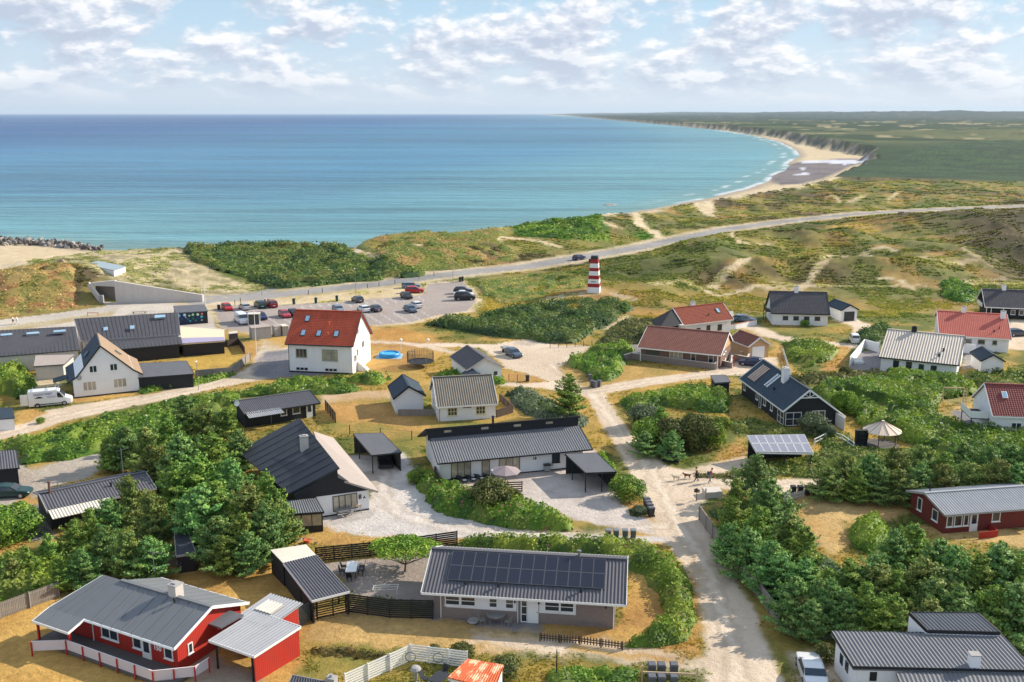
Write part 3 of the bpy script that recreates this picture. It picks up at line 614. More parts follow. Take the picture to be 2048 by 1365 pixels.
TILEP = mat('weathered_pale_tile', s(196,186,174), .8, nscale=4, nvar=.18); TILER2 = mat('rose_red_tile', s(194,106,92), .8, nscale=5, nvar=.2); TILED = mat('dark_concrete_tile', s(86,84,88), .8, nscale=5, nvar=.25); TILEM = mat('maroon_tile', s(134,70,66), .75, nscale=5, nvar=.2)
THATCH = mat('weathered_brown_felt', s(150,128,106), .9, nscale=2.5, nvar=.22); RUST = mat('rusty_sheet', s(196,92,50), .8, kind='rust', nvar=.1, col2=s(232,186,150))
GLASS = mat('window_glass', s(48,58,66), .06, nscale=.5, nvar=.3, spec=.8); GLASSL = mat('curtained_glass', s(196,184,160), .08, nscale=.6, nvar=.5, spec=.8, col2=s(60,70,76)); SKYG = mat('skylight_glass', s(150,184,206), .06, nvar=.1, spec=.9)
CONC = mat('pale_concrete', s(200,192,184), .9, nscale=.5, nvar=.12, bump=.02); CONCG = mat('grey_concrete', s(160,158,156), .9, nscale=.7, nvar=.12)
WOODG = mat('weathered_grey_wood', s(150,142,134), .85, kind='board', nvar=.18); WOODP = mat('pale_wood', s(196,172,140), .8, nscale=4, nvar=.15); DECK = mat('grey_decking', s(96,94,92), .85, kind='deck', nvar=.15); WOODD = mat('dark_wood', s(80,66,58), .8, nscale=4, nvar=.2)
SOLAR = mat('solar_cells', s(36,40,54), .30, kind='solar', nvar=.1, spec=.35, col2=s(52,58,74)); SOLARP = mat('pale_solar_cells', s(140,140,152), .25, kind='solar', nvar=.06, spec=.8, col2=s(170,170,180)); ALU = mat('aluminium', s(176,180,184), .4, metal=.6, nvar=.06)
METAL = mat('grey_steel', s(140,142,144), .45, metal=.5, nvar=.1); DMETAL = mat('dark_steel', s(62,64,68), .5, metal=.3, nvar=.1); RUBBER = mat('tyre_rubber', s(36,36,38), .85, nvar=.1); PLAST = mat('black_plastic', s(44,46,50), .5, nvar=.1)
GREYB = mat('grey_bin_plastic', s(96,98,104), .5, nvar=.1); GREENB = mat('green_bin_plastic', s(38,70,62), .5, nvar=.1); BLUEP = mat('bright_blue_vinyl', s(34,136,204), .4, nvar=.08); POOLW = mat('pool_water', s(70,178,214), .05, nvar=.12, spec=.6); NAVY = mat('navy_board', s(24,40,74), .6, nvar=.15)
MESHN = mat('netting', s(78,74,70), .8, nvar=.2); BARK = mat('bark', s(92,78,64), .95, nscale=6, nvar=.3); SAILC = mat('canvas_cream', s(226,206,184), .85, nvar=.06); SAILG = mat('canvas_taupe', s(150,136,138), .85, nvar=.08)
TEAL = mat('teal_boards', s(58,90,98), .8, kind='board', nvar=.2); PINKC = mat('red_painted_concrete', s(186,120,104), .85, nvar=.12); REDP = mat('red_paint', s(176,40,40), .55, nvar=.1); ORANGE = mat('terracotta', s(206,96,58), .8, nvar=.1)
# ================================================================ MESH BUILDER
class MB:
    def __init__(s): s.v = []; s.f = []
    def add(s, vs, fs):
        n = len(s.v); s.v.extend([tuple(v) for v in vs]); s.f.extend([tuple(i+n for i in f) for f in fs]); return s
    def box(s, x0, x1, y0, y1, z0, z1):
        return s.add([(x0,y0,z0),(x1,y0,z0),(x1,y1,z0),(x0,y1,z0),(x0,y0,z1),(x1,y0,z1),(x1,y1,z1),(x0,y1,z1)], [(3,2,1,0),(4,5,6,7),(0,1,5,4),(1,2,6,5),(2,3,7,6),(3,0,4,7)])
    def beam(s, p, q, w=.1, h=.1, up=(0,0,1), drop=0.):
        p = Vector(p); q = Vector(q); d = q-p
        if d.length < 1e-6: return s
        d.normalize(); r = d.cross(Vector(up))
        if r.length < 1e-4: r = d.cross(Vector((1,0,0)))
        r.normalize(); u = r.cross(d); r = r*w/2; a = u*(h/2-drop); b = u*(-h/2-drop)
        return s.add([p-r+b,p+r+b,p+r+a,p-r+a,q-r+b,q+r+b,q+r+a,q-r+a], [(0,1,2,3),(7,6,5,4),(0,4,5,1),(1,5,6,2),(2,6,7,3),(3,7,4,0)])
    def tube(s, p, q, r0, r1=None, n=8, cap=True):
        r1 = r0 if r1 is None else r1; p = Vector(p); q = Vector(q); d = (q-p).normalized(); a = d.orthogonal().normalized(); b = d.cross(a)
        vs = []
        for c_, r in ((p, r0), (q, r1)):
            for i in range(n):
                t = 2*math.pi*i/n; vs.append(c_+a*math.cos(t)*r+b*math.sin(t)*r)
        fs = [(i, (i+1) % n, n+(i+1) % n, n+i) for i in range(n)]
        if cap: fs += [tuple(range(n-1, -1, -1)), tuple(range(n, 2*n))]
        return s.add(vs, fs)
    def lathe(s, c_, prof, n=16, cap=True):
        vs = []; k = len(prof)
        for r, z in prof:
            for i in range(n):
                t = 2*math.pi*i/n; vs.append((c_[0]+r*math.cos(t), c_[1]+r*math.sin(t), c_[2]+z))
        fs = [(j*n+i, j*n+(i+1) % n, (j+1)*n+(i+1) % n, (j+1)*n+i) for j in range(k-1) for i in range(n)]
        if cap: fs += [tuple(range(n-1, -1, -1)), tuple(range((k-1)*n, k*n))]
        return s.add(vs, fs)
    def prism(s, pts, z0, z1):
        n = len(pts); zs0 = z0 if hasattr(z0, '__len__') else [z0]*n; zs1 = z1 if hasattr(z1, '__len__') else [z1]*n
        vs = [(p[0], p[1], z) for p, z in zip(pts, zs0)]+[(p[0], p[1], z) for p, z in zip(pts, zs1)]
        return s.add(vs, [tuple(range(n-1, -1, -1)), tuple(range(n, 2*n))]+[(i, (i+1) % n, n+(i+1) % n, n+i) for i in range(n)])
    def poly(s, pts, d):
        """thick polygon: pts 3d loop, extruded along vector d"""
        n = len(pts); d = Vector(d); vs = [Vector(p) for p in pts]+[Vector(p)+d for p in pts]
        return s.add(vs, [tuple(range(n-1, -1, -1)), tuple(range(n, 2*n))]+[(i, (i+1) % n, n+(i+1) % n, n+i) for i in range(n)])
    def slab(s, e0, e1, r1, r0, kind='flat', th=.12, per=.25, amp=.035, row=.34):
        """roof plane: eave e0->e1, ridge r0->r1"""
        e0, e1, r1, r0 = map(Vector, (e0, e1, r1, r0)); W = (e1-e0).length; H = (r0-e0).length
        nrm = (e1-e0).cross(r0-e0).normalized()
        if nrm.z < 0: nrm = -nrm
        if kind == 'corr':
            k = max(2, int(W/per)); us = np.linspace(0, 1, k*4+1); hu = amp*np.cos(np.arange(k*4+1)*math.pi/2); vs_ = [0, .5, 1]; hv = [0, 0, 0]
        elif kind == 'tile':
            k = max(2, int(W/.3)); us = np.linspace(0, 1, k*3+1); hu = .03*np.cos(np.arange(k*3+1)*2*math.pi/3)
            m = max(2, int(H/row)); vs_ = []; hv = []
            for j in range(m): vs_ += [j/m+1e-4, (j+1)/m-1e-4]; hv += [.045, 0]
        elif kind == 'shingle':
            us = [0, 1]; hu = [0, 0]; m = max(2, int(H/.33)); vs_ = []; hv = []
            for j in range(m): vs_ += [j/m+1e-4, (j+1)/m-1e-4]; hv += [.03, 0]
        else: us = [0, 1]; hu = [0, 0]; vs_ = [0, 1]; hv = [0, 0]
        nu, nv = len(us), len(vs_); P_ = []
        for j, v in enumerate(vs_):
            a = e0.lerp(r0, v); b = e1.lerp(r1, v)
            for i, u in enumerate(us): P_.append(a.lerp(b, float(u))+nrm*float(hu[i]+hv[j]))
        F_ = [(j*nu+i, j*nu+i+1, (j+1)*nu+i+1, (j+1)*nu+i) for j in range(nv-1) for i in range(nu-1)]
        s.add(P_, F_); lo = nrm*-th; a = nrm*-.004
        s.add([e0+a,e1+a,r1+a,r0+a,e0+lo,e1+lo,r1+lo,r0+lo], [(7,6,5,4),(0,1,5,4),(1,2,6,5),(2,3,7,6),(3,0,4,7)])
        if kind == 'seam':
            k = max(1, int(W/per))
            for i in range(1, k): s.beam(e0.lerp(e1, i/k)+nrm*.02, r0.lerp(r1, i/k)+nrm*.02, .05, .06, nrm)
        return s
    def build(s, name, m, parent=None, smooth=False):
        me = bpy.data.meshes.new(name); me.from_pydata(s.v, [], s.f); me.update()
        if smooth: me.polygons.foreach_set('use_smooth', [True]*len(me.polygons))
        me.materials.append(m); o = bpy.data.objects.new(name, me); COL.objects.link(o)
        if parent is not None: o.parent = parent
        return o
def tag(o, label, cat, group=None, kind=None):
    o['label'] = label; o['category'] = cat
    if group: o['group'] = group
    if kind: o['kind'] = kind
    return o
def thing(name, label, cat, loc=(0,0,0), rz=0., group=None):
    o = bpy.data.objects.new(name, None); COL.objects.link(o); o.empty_display_size = .5; o.location = loc; o.rotation_euler = (0, 0, rz)
    return tag(o, label, cat, group)
def dup(o, loc, rz=None, label=None, group=None, scale=None):
    r = o.copy(); COL.objects.link(r); r.location = loc
    if rz is not None: r.rotation_euler = (0, 0, rz)
    if label: r['label'] = label
    if group: r['group'] = group
    if scale: r.scale = scale
    for ch in list(o.children):
        c_ = ch.copy(); COL.objects.link(c_); c_.parent = r
        for g in list(ch.children):
            d = g.copy(); COL.objects.link(d); d.parent = c_
    return r
def text_mesh(name, body, size, loc, rot, m, parent, ex=.02, label=None, font_scale_x=1.0):
    cu = bpy.data.curves.new(name, 'FONT'); cu.body = body; cu.size = size; cu.extrude = ex; cu.align_x = 'CENTER'; cu.align_y = 'CENTER'; cu.offset = size*.02
    t = bpy.data.objects.new(name, cu); COL.objects.link(t); dg = bpy.context.evaluated_depsgraph_get(); me = bpy.data.meshes.new_from_object(t.evaluated_get(dg)); bpy.data.objects.remove(t)
    me.materials.clear(); me.materials.append(m); o = bpy.data.objects.new(name, me); COL.objects.link(o); o.parent = parent; o.location = loc; o.rotation_euler = rot; o.scale = (font_scale_x, 1, 1); return o
# ================================================================ HOUSES
class House:
    """local frame: x along the eave from A to B, y away into the house; origin below the eave corner A"""
    def __init__(s, name, label, cat, A, B, he, D, dz=0., group=None, swap=False):
        a = G(A[0], A[1], he+dz); b = G(B[0], B[1], he+dz); s.L = (b-a).length; s.D = D; s.he = he
        s.root = thing(name, label, cat, (a.x, a.y, dz), math.atan2(b.y-a.y, b.x-a.x), group); s.a = a
    def w(s, x, y, z=0.):
        r = s.root.rotation_euler[2]; c_, s_ = math.cos(r), math.sin(r); l = s.root.location; return Vector((l[0]+x*c_-y*s_, l[1]+x*s_+y*c_, l[2]+z))
    def gable(s, hr, wall, roof, kind='corr', of=.45, os=.3, yr=None, heb=None, th=.14, per=.25, fascia=WTRIM, gab=None, plinth=None, ridgecap=None, amp=.035, fx=None):
        L, D, he = s.L, s.D, s.he; yr = D/2 if yr is None else yr; heb = he if heb is None else heb
        zf = lambda y: he+(hr-he)*y/yr if y <= yr else hr+(heb-hr)*(y-yr)/(D-yr)
        x0, x1, y0, y1 = os, L-os, of, D-of; s.x0, s.x1, s.y0, s.y1 = x0, x1, y0, y1; s.yr = yr; s.hr = hr; s.zf = zf
        g = th+.03; prof = [(y0, -1.5), (y1, -1.5), (y1, zf(y1)-g), (yr, hr-g-.02), (y0, zf(y0)-g)]
        MB().add([(x0,)+p for p in prof]+[(x1,)+p for p in prof], [(0,1,2,3,4),(9,8,7,6,5)]+[(i,5+i,5+(i+1)%5,(i+1)%5) for i in range(5)]).build('wall', wall, s.root)
        r = MB(); r.slab((0,0,he),(L,0,he),(L,yr,hr),(0,yr,hr),kind,th,per,amp); r.slab((L,D,heb),(0,D,heb),(0,yr,hr),(L,yr,hr),kind,th,per,amp)
        if ridgecap is not False: r.beam((-.02,yr,hr+.03),(L+.02,yr,hr+.03),.34,.10)
        s.roof = r.build('roof', roof, s.root)
        if fascia is not None:
            f = MB(); f.beam((-.02,-.03,he-.10),(L+.02,-.03,he-.10),.05,.20); f.beam((L+.02,D+.03,heb-.10),(-.02,D+.03,heb-.10),.05,.20)
            for x in ((-.04, L+.04) if fx is None else fx): f.beam((x,-.03,he-.06),(x,yr,hr-.04),.06,.24); f.beam((x,yr,hr-.04),(x,D+.03,heb-.06),.06,.24)
            f.build('fascia', fascia, s.root)
        if gab is not None:     # gable triangles of another material, 2 cm proud
            for x, sg in ((x0,-1),(x1,1)):
                zt = min(zf(y0), zf(y1))-g-.1
                MB().poly([(x+sg*.005,y0+.02,zt),(x+sg*.005,y1-.02,zt),(x+sg*.005,yr,hr-g-.04)],(sg*.03,0,0)).build('gable_boarding', gab, s.root)
        return s
    def mono(s, hb, wall, roof, kind='corr', of=.4, os=.3, th=.14, per=.25, fascia=WTRIM, open_=False, amp=.035):
        """single pitch from eave height he at the front to hb at the back"""
        L, D, he = s.L, s.D, s.he; x0,x1,y0,y1 = os,L-os,of,D-of; s.x0,s.x1,s.y0,s.y1 = x0,x1,y0,y1; zf = lambda y: he+(hb-he)*y/D; s.zf = zf; g = th+.03
        if not open_:
            prof = [(y0,-1.5),(y1,-1.5),(y1,zf(y1)-g),(y0,zf(y0)-g)]
            MB().add([(x0,)+p for p in prof]+[(x1,)+p for p in prof], [(0,1,2,3),(7,6,5,4)]+[(i,4+i,4+(i+1)%4,(i+1)%4) for i in range(4)]).build('wall', wall, s.root)
        s.roof = MB().slab((0,0,he),(L,0,he),(L,D,hb),(0,D,hb),kind,th,per,amp).build('roof', roof, s.root)
        if fascia is not None:
            f = MB(); f.beam((-.02,-.03,he-.10),(L+.02,-.03,he-.10),.05,.2); f.beam((L+.02,D+.03,hb-.10),(-.02,D+.03,hb-.10),.05,.2)
            for x in (-.04, L+.04): f.beam((x,-.03,he-.08),(x,D+.03,hb-.08),.06,.22)
            f.build('fascia', fascia, s.root)
        return s
    def T(s, face):
        """face -> function (a, out, z) to local point"""
        if face == 'front': return lambda a, o, z: (a, s.y0-o, z)
        if face == 'back': return lambda a, o, z: (a, s.y1+o, z)
        if face == 'left': return lambda a, o, z: (s.x0-o, a, z)
        return lambda a, o, z: (s.x1+o, a, z)
    def fbox(s, mb, face, a0, a1, z0, z1, o0, o1):
        t = s.T(face); p = t(a0, o0, z0); q = t(a1, o1, z1)
        mb.box(min(p[0],q[0]),max(p[0],q[0]),min(p[1],q[1]),max(p[1],q[1]),min(p[2],q[2]),max(p[2],q[2]))
    def win(s, face, a, z, w, h, cols=1, rows=1, frame=WTRIM, glass=GLASS, fw=.08, name='window', sill=True):
        f = MB(); a0, a1 = a-w/2, a+w/2
        s.fbox(f, face, a0, a1, z, z+fw, -.02, .06); s.fbox(f, face, a0, a1, z+h-fw, z+h, -.02, .06)
        for i in range(cols+1): c_ = a0+fw/2+(w-fw)*i/cols; s.fbox(f, face, c_-fw/2, c_+fw/2, z+fw, z+h-fw, -.02, .06)
        for j in range(1, rows): c_ = z+h*j/rows; s.fbox(f, face, a0+fw, a1-fw, c_-.03, c_+.03, -.02, .055)
        fr = f.build(name, frame, s.root)
        g = MB(); s.fbox(g, face, a0+.02, a1-.02, z+.02, z+h-.02, -.015, .025); g.build('pane', glass, fr)
        if sill and name == 'window': k = MB(); s.fbox(k, face, a0-.06, a1+.06, z-.07, z-.003, -.02, .12); k.build('sill', frame, fr)
        return fr
    def door(s, face, a, w=.95, h=2.1, col=WTRIM, glazed=True, z=0.02):
        f = MB(); s.fbox(f, face, a-w/2, a+w/2, z, z+h, -.02, .06); d = f.build('door', col, s.root)
        if glazed: g = MB(); s.fbox(g, face, a-w/2+.18, a+w/2-.18, z+h*.42, z+h-.18, .0, .075); g.build('pane', GLASS, d)
        k = MB(); s.fbox(k, face, a+w/2-.16, a+w/2-.06, z+1.0, z+1.05, .06, .13); k.build('handle', METAL, d); return d
    def chimney(s, x, y, h=1.2, w=.7, d=.6, m=WHITE, cap=CONCG, top=None):
        zt = (s.zf(y) if top is None else top)+h; c_ = MB().box(x-w/2,x+w/2,y-d/2,y+d/2,s.zf(y)-.6,zt).build('chimney', m, s.root)
        MB().box(x-w/2-.04,x+w/2+.04,y-d/2-.04,y+d/2+.04,zt,zt+.06).box(x-w/4,x+w/4,y-d/4,y+d/4,zt+.06,zt+.16).build('chimney_cap', cap, c_); return c_
    def flue(s, x, y, h=1.2, r=.09, m=DMETAL):
        z = s.zf(y); c_ = MB().tube((x,y,z-.2),(x,y,z+h),r,n=10).tube((x,y,z+h),(x,y,z+h+.12),r*1.5,n=10).build('flue', m, s.root); return c_
    def skylight(s, x, y, w=.8, l=1.1, fr=DMETAL, gl=SKYG):
        dz = (s.zf(y+.1)-s.zf(y-.1))/.2; n = Vector((0,-dz,1)).normalized(); t = Vector((0,1,dz)).normalized(); c_ = Vector((x,y,s.zf(y)))+n*.06; X = Vector((1,0,0))
        q = [c_-X*w/2-t*l/2, c_+X*w/2-t*l/2, c_+X*w/2+t*l/2, c_-X*w/2+t*l/2]; f = MB().poly(q, n*.10).build('skylight', fr, s.root)
        k = .1; q = [c_-X*(w/2-k)-t*(l/2-k), c_+X*(w/2-k)-t*(l/2-k), c_+X*(w/2-k)+t*(l/2-k), c_-X*(w/2-k)+t*(l/2-k)]; MB().poly(q, n*.115).build('pane', gl, f); return f
    def vent(s, x, y, m=PLAST, r=.09, h=.35):
        z = s.zf(y); MB().tube((x,y,z-.1),(x,y,z+h),r,n=8).tube((x,y,z+h-.05),(x,y,z+h+.1),r*1.5,r*1.2,n=8).build('roof_vent', m, s.root)
    def gutter(s, m=WTRIM, face='front'):
        y = -.1 if face == 'front' else s.D+.1
        MB().tube((0,y,s.he-.1),(s.L,y,s.he-.1),.06,n=6).tube((s.x0+.05,s.y0-.06,s.he-.25),(s.x0+.05,s.y0-.06,.0),.04,n=6).build('gutter', m, s.root)
def fence(name, label, pts, h=1.5, style='slat', m=WOODG, pm=None, sp=1.8, px=True, nsl=7, group=None, gap=.45, base=0., cat='fence', zb=None):
    P_ = [T(*p) for p in pts] if px else [Vector(p) for p in pts]
    c0 = P_[0]; root = thing(name, label, cat, (c0.x, c0.y, c0.z), 0, group); pm = pm or m; k = 0
    for a, b in zip(P_[:-1], P_[1:]):
        a = a-c0; b = b-c0; n = max(1, round((b-a).xy.length/sp)); d = (b-a); d2 = Vector((d.x,d.y,0)).normalized(); nr = Vector((-d2.y,d2.x,0))
        pan = MB()
        for i in range(n):
            p = a.lerp(b, i/n); q = a.lerp(b, (i+1)/n); L = (q-p).length
            if style == 'rail':
                for z in (h*.5, h): pan.beam(p+Vector((0,0,base+z)), q+Vector((0,0,base+z)), .07, .08)
            elif style == 'slat':
                for j in range(nsl):
                    z = base+h*(j+.5)/nsl; hh = h/nsl*(1-gap); pan.beam(p+Vector((0,0,z)), q+Vector((0,0,z)), .03, hh)
            elif style == 'solid':
                pan.beam(p+Vector((0,0,base+h/2)), q+Vector((0,0,base+h/2)), .05, h); pan.beam(p+Vector((0,0,base+h+.03)), q+Vector((0,0,base+h+.03)), .1, .05)
            elif style == 'picket':
                w = .09; kk = int(L/(w+w*gap*1.6))
                for t in range(kk):
                    c_ = p.lerp(q, (t+.5)/kk); e = d2*w/2; pan.poly([c_-e+Vector((0,0,base+.05)), c_+e+Vector((0,0,base+.05)), c_+e+Vector((0,0,base+h-.06)), c_+Vector((0,0,base+h)), c_-e+Vector((0,0,base+h-.06))], nr*.025)
                for z in (.3, h-.25): pan.beam(p+Vector((0,0,base+z)), q+Vector((0,0,base+z)), .05, .08)
            elif style == 'wire':
                for z in (.35, .7, 1.05): pan.beam(p+Vector((0,0,z*h/1.1)), q+Vector((0,0,z*h/1.1)), .02, .02)
        pan.build('panel', m, root)
        for i in range(n+(1 if b is P_[-1]-c0 or True else 0)):
            if i == n and k < len(P_)-2: continue
            p = a.lerp(b, i/n)+nr*-.07; MB().box(p.x-.05,p.x+.05,p.y-.05,p.y+.05,p.z-.3,p.z+base+h+.04).build('post', pm, root)
        k += 1
    return root
def wall_line(name, label, pts, h, th=.2, m=WHITE, cap=None, cat='wall', px=True):
    P_ = [T(*p) for p in pts] if px else [Vector(p) for p in pts]
    c0 = P_[0]; o = MB(); c_ = MB()
    for a, b in zip(P_[:-1], P_[1:]):
        a = a-c0; b = b-c0; e = (b-a).normalized()*th/2
        o.beam(a-e+Vector((0,0,h/2-.3)), b+e*.98+Vector((0,0,h/2-.3)), th, h+.6)
        if cap: c_.beam(a-e+Vector((0,0,h+.03)), b+e*.96+Vector((0,0,h+.03)), th+.06, .06)
    if cap:
        r = thing(name, label, cat, c0); o.build('wall_body', m, r); c_.build('coping', cap, r); return r
    w = o.build(name, m); w.location = c0; return tag(w, label, cat)
# ================================================================ HOUSES
def HW(name, label, cat, P, angdeg, L, he, D, dz=0., off=(0,0)):
    """house frame from the NEAR end B (pixel at eave height) looking back along the ridge"""
    h = House.__new__(House); b = G(P[0], P[1], he+dz); a = math.radians(angdeg); o = Vector((b.x-math.cos(a)*L, b.y-math.sin(a)*L, 0))
    h.L = L; h.D = D; h.he = he; h.a = o; h.root = thing(name, label, cat, (o.x, o.y, dz), a); return h
def quadbuild(name, label, cat, C4, wall=None, roof=FELT, kind='flat', inset=.3, th=.14, per=.25, posts=None, postm=BLACK, fascia=None, sides=(0,1,2,3), wth=.1, group=None, zg=0.):
    """roof given by four pixel corners with heights: front left, front right, back right, back left"""
    W = [G(a, b, z) for a, b, z in C4]; o = W[0].copy(); W = [Vector((w.x, w.y, w.z-zg)) for w in W]; rz = math.atan2(W[1].y-o.y, W[1].x-o.x)
    root = thing(name, label, cat, (o.x, o.y, zg), rz, group); Mi = Matrix.Rotation(-rz, 3, 'Z'); L_ = [Mi @ (w-Vector((o.x, o.y, 0))) for w in W]
    MB().slab(L_[0], L_[1], L_[2], L_[3], kind, th, per).build('roof', roof, root)
    c_ = sum((l for l in L_), Vector())/4; I = []
    for l in L_:
        d = (c_-l); d.z = 0; d.normalize(); p = l+d*inset*1.3; p.z = l.z-th-.03; I.append(p)
    if wall is not None:
        if len(sides) == 4: MB().prism([(p.x, p.y) for p in I], -.4, [p.z for p in I]).build('wall', wall, root)
        else:
            m = MB()
            for i in sides:
                a, b = I[i], I[(i+1) % 4]; n = Vector((b.y-a.y, a.x-b.x, 0)).normalized()*-wth
                m.poly([(a.x,a.y,-.3),(b.x,b.y,-.3),(b.x,b.y,b.z),(a.x,a.y,a.z)], n)
            m.build('wall', wall, root)
    for i in (posts or []):
        i0 = int(i) % 4; f = i-int(i); p = I[i0].lerp(I[(i0+1) % 4], f); MB().box(p.x-.06,p.x+.06,p.y-.06,p.y+.06,0,p.z).build('post', postm, root)
    if fascia:
        f = MB()
        for i in range(4):
            a, b = L_[i], L_[(i+1) % 4]; f.beam(a+Vector((0,0,-.08)), b+Vector((0,0,-.08)), .05, .2)
        f.build('fascia', fascia, root)
    return root, L_, I
HS = {}
# ---- red boarded house 150
h = House('summer_house', 'red boarded house numbered 150 with grey steel sheet roof and white deck railing', 'house', (165,1237), (348,1297), 2.5, 8.2)
h.gable(4.0, REDW, SHEET, 'seam', of=.6, os=.35, yr=4.1, heb=2.45, per=1.05, fx=(h.L+.04,)); L = h.L; HS['150'] = h
# roof tongue over the terrace at the front left
MB().slab((-3.9,-1.6,2.1),(.2,-1.6,2.1),(.2,0,2.52),(-3.9,0,2.52),'seam',.12,1.05).slab((-3.9,0,2.5),(-.004,0,2.5),(-.004,4.1,4.0),(-2.2,4.1,4.0),'seam',.14,.95).build('porch_roof', SHEET, h.root)
MB().beam((-3.9,-1.64,2.02),(.24,-1.64,2.02),.05,.2).beam((.24,-1.64,2.02),(.24,0,2.45),.05,.2).beam((-3.95,-1.64,2.0),(-3.95,0,2.45),.05,.2).beam((-3.95,0,2.45),(-2.2,4.1,3.9),.05,.2).build('porch_fascia', WTRIM, h.root)
[MB().box(x,x+.16,-1.45,-1.29,0,2.1).build('post', REDP, h.root) for x in (-.05,-3.75)]
MB().box(-3.3,.6,.7,3.0,-.3,2.4).build('annexe_wall', REDW, h.root)
h.win('front', 2.3, .95, 1.9, 1.15, 2, name='window'); h.win('front', 5.35, .95, .95, 1.15, 1); h.door('front', 6.35); h.win('front', 8.7, .95, .9, 1.15); h.win('right', 1.9, 1.0, .5, .9)
h.chimney(5.9, 4.35, 1.0, .85, .85, CONC); h.vent(6.6, 3.5); h.gutter(WTRIM)
text_mesh('house_number', '150', .55, (7.55, h.y0-.03, 1.55), (math.pi/2, 0, 0), WTRIM, h.root)
MB().box(-3.9,L+.9,-1.5,.6,.10,.36).build('deck', DECK, h.root)
MB().tube((.3,7.3,3.4),(.3,7.3,5.3),.025,n=6).beam((-.3,7.3,5.2),(1.4,7.3,5.35),.03,.03).build('aerial', METAL, h.root)
fr = thing('deck_railing', 'white boarded railing with red posts around the red house deck', 'railing', T(62,1310), 0)
pts = [T(66,1312), T(135,1309), T(308,1372), T(392,1363), T(420,1345)]; c0 = fr.location.copy(); pn = MB()
for a, b in zip(pts[:-1], pts[1:]):
    n = max(1, round((b-a).length/1.85)); a = a-c0; b = b-c0
    for i in range(n):
        p = a.lerp(b, i/n); q = a.lerp(b, (i+1)/n); pn.beam(p+Vector((0,0,.82)), q+Vector((0,0,.82)), .04, .78); pn.beam(p+Vector((0,0,1.24)), q+Vector((0,0,1.24)), .09, .05)
        MB().box(p.x-.05,p.x+.05,p.y-.12,p.y-.02,p.z-.2,1.25).build('post', REDP, fr)
p = b; MB().box(p.x-.05,p.x+.05,p.y-.12,p.y-.02,-.2,1.25).build('post', REDP, fr)
pn.build('panel', mat('white_rail_boards', s(214,206,208,.9), .6, kind='stripe', nvar=.15), fr)
# red carport
root, L_, I = quadbuild('carport', 'red boarded carport with grey striped sheet roof beside the red house', 'carport', [(417,1281,2.3),(508,1313,2.3),(602,1253,2.55),(512,1222,2.55)], REDW, CORRL, 'corr', .15, .12, .3, sides=(1,), posts=[.12, .95, 3.1], fascia=WTRIM)
MB().slab((-.6,3.6,2.45),(2.9,3.6,2.45),(2.9,7.6,2.7),(-.6,7.6,2.7),'corr',.1,.3).build('rear_roof', CORRL, root)
MB().box(-.2,2.6,3.9,7.3,-.2,2.3).build('store_wall', REDW, root)
MB().slab((.1,5.0,2.66),(1.8,5.0,2.66),(1.8,6.6,2.76),(.1,6.6,2.76),'corr',.05,.3).build('clear_sheet', CORRW, root)
MB().slab((-2.3,1.6,2.5),(-.3,1.6,2.5),(-.1,3.9,2.6),(-2.1,3.9,2.6)).build('entrance_canopy', FELT, root)
# ---- number 1: brick house with solar roof
h = House('summer_house', 'grey brick house with white upper wall and a long roof of black solar panels', 'house', (843,1185), (1252,1210), 2.6, 9.2)
h.gable(4.5, BRICKG, CORRD, 'corr', of=.75, os=.9, yr=4.6, heb=2.6, per=.3); L = h.L; f = MB(); h.fbox(f, 'front', h.x0+1.0, h.x0+7.1, .98, 2.45, -.01, .012); h.fbox(f, 'front', h.x0+9.0, h.x0+12.1, .98, 2.45, -.01, .012); f.build('upper_wall', WHITE, h.root)
for a, w_ in ((h.x0+1.6,1.3),(h.x0+2.95,1.3),(h.x0+10.1,1.3),(h.x0+11.35,1.2)): h.win('front', a, 1.2, w_, .95, 1, 2)
for a in (h.x0+5.1, h.x0+6.5): h.win('front', a, 1.2, .75, .95, 1, 2)
h.win('front', h.x0+7.75, .05, .6, 2.2, 1, 3, name='side_window'); h.door('front', h.x0+8.45, 1.0, 2.2, WTRIM, False)
for x in (h.x0+.6, h.x0+7.2, L-1.0): MB().tube((x,h.y0-.08,0),(x,h.y0-.08,2.4),.045,n=6).build('downpipe', WTRIM, h.root)
for x in (h.x0+6.95, h.x0+8.98, h.x0+14.6): MB().lathe((x,h.y0-.1,1.9),[(.02,-.16),(.1,0),(.04,.1)],8).build('wall_lamp', DMETAL, h.root)
pv = MB(); frm = MB(); slope = (4.5-2.6)/4.6; n = Vector((0,-slope,1)).normalized()
for i in range(13):
    for j in range(2):
        x0 = 1.95+i*1.03; y0_ = 1.3+j*1.52; q = [Vector((x0+.02,y0_+.02,h.zf(y0_+.02))),Vector((x0+1.0,y0_+.02,h.zf(y0_+.02))),Vector((x0+1.0,y0_+1.5,h.zf(y0_+1.5))),Vector((x0+.02,y0_+1.5,h.zf(y0_+1.5)))]
        p_ = MB().poly([a+n*.12 for a in q], n*.04).build('solar_panel', SOLAR, h.root)
        for a, b in zip(q, q[1:]+q[:1]): frm.beam(a+n*.145, b+n*.145, .03, .045, n)
frm.build('panel_frames', mat('panel_frame', s(92,94,100), .5, nvar=.05), h.root)
h.flue(13.0, 4.6, .45, .12, METAL)
for x in (3.6,6.4,13.4): h.vent(x, 1.0)
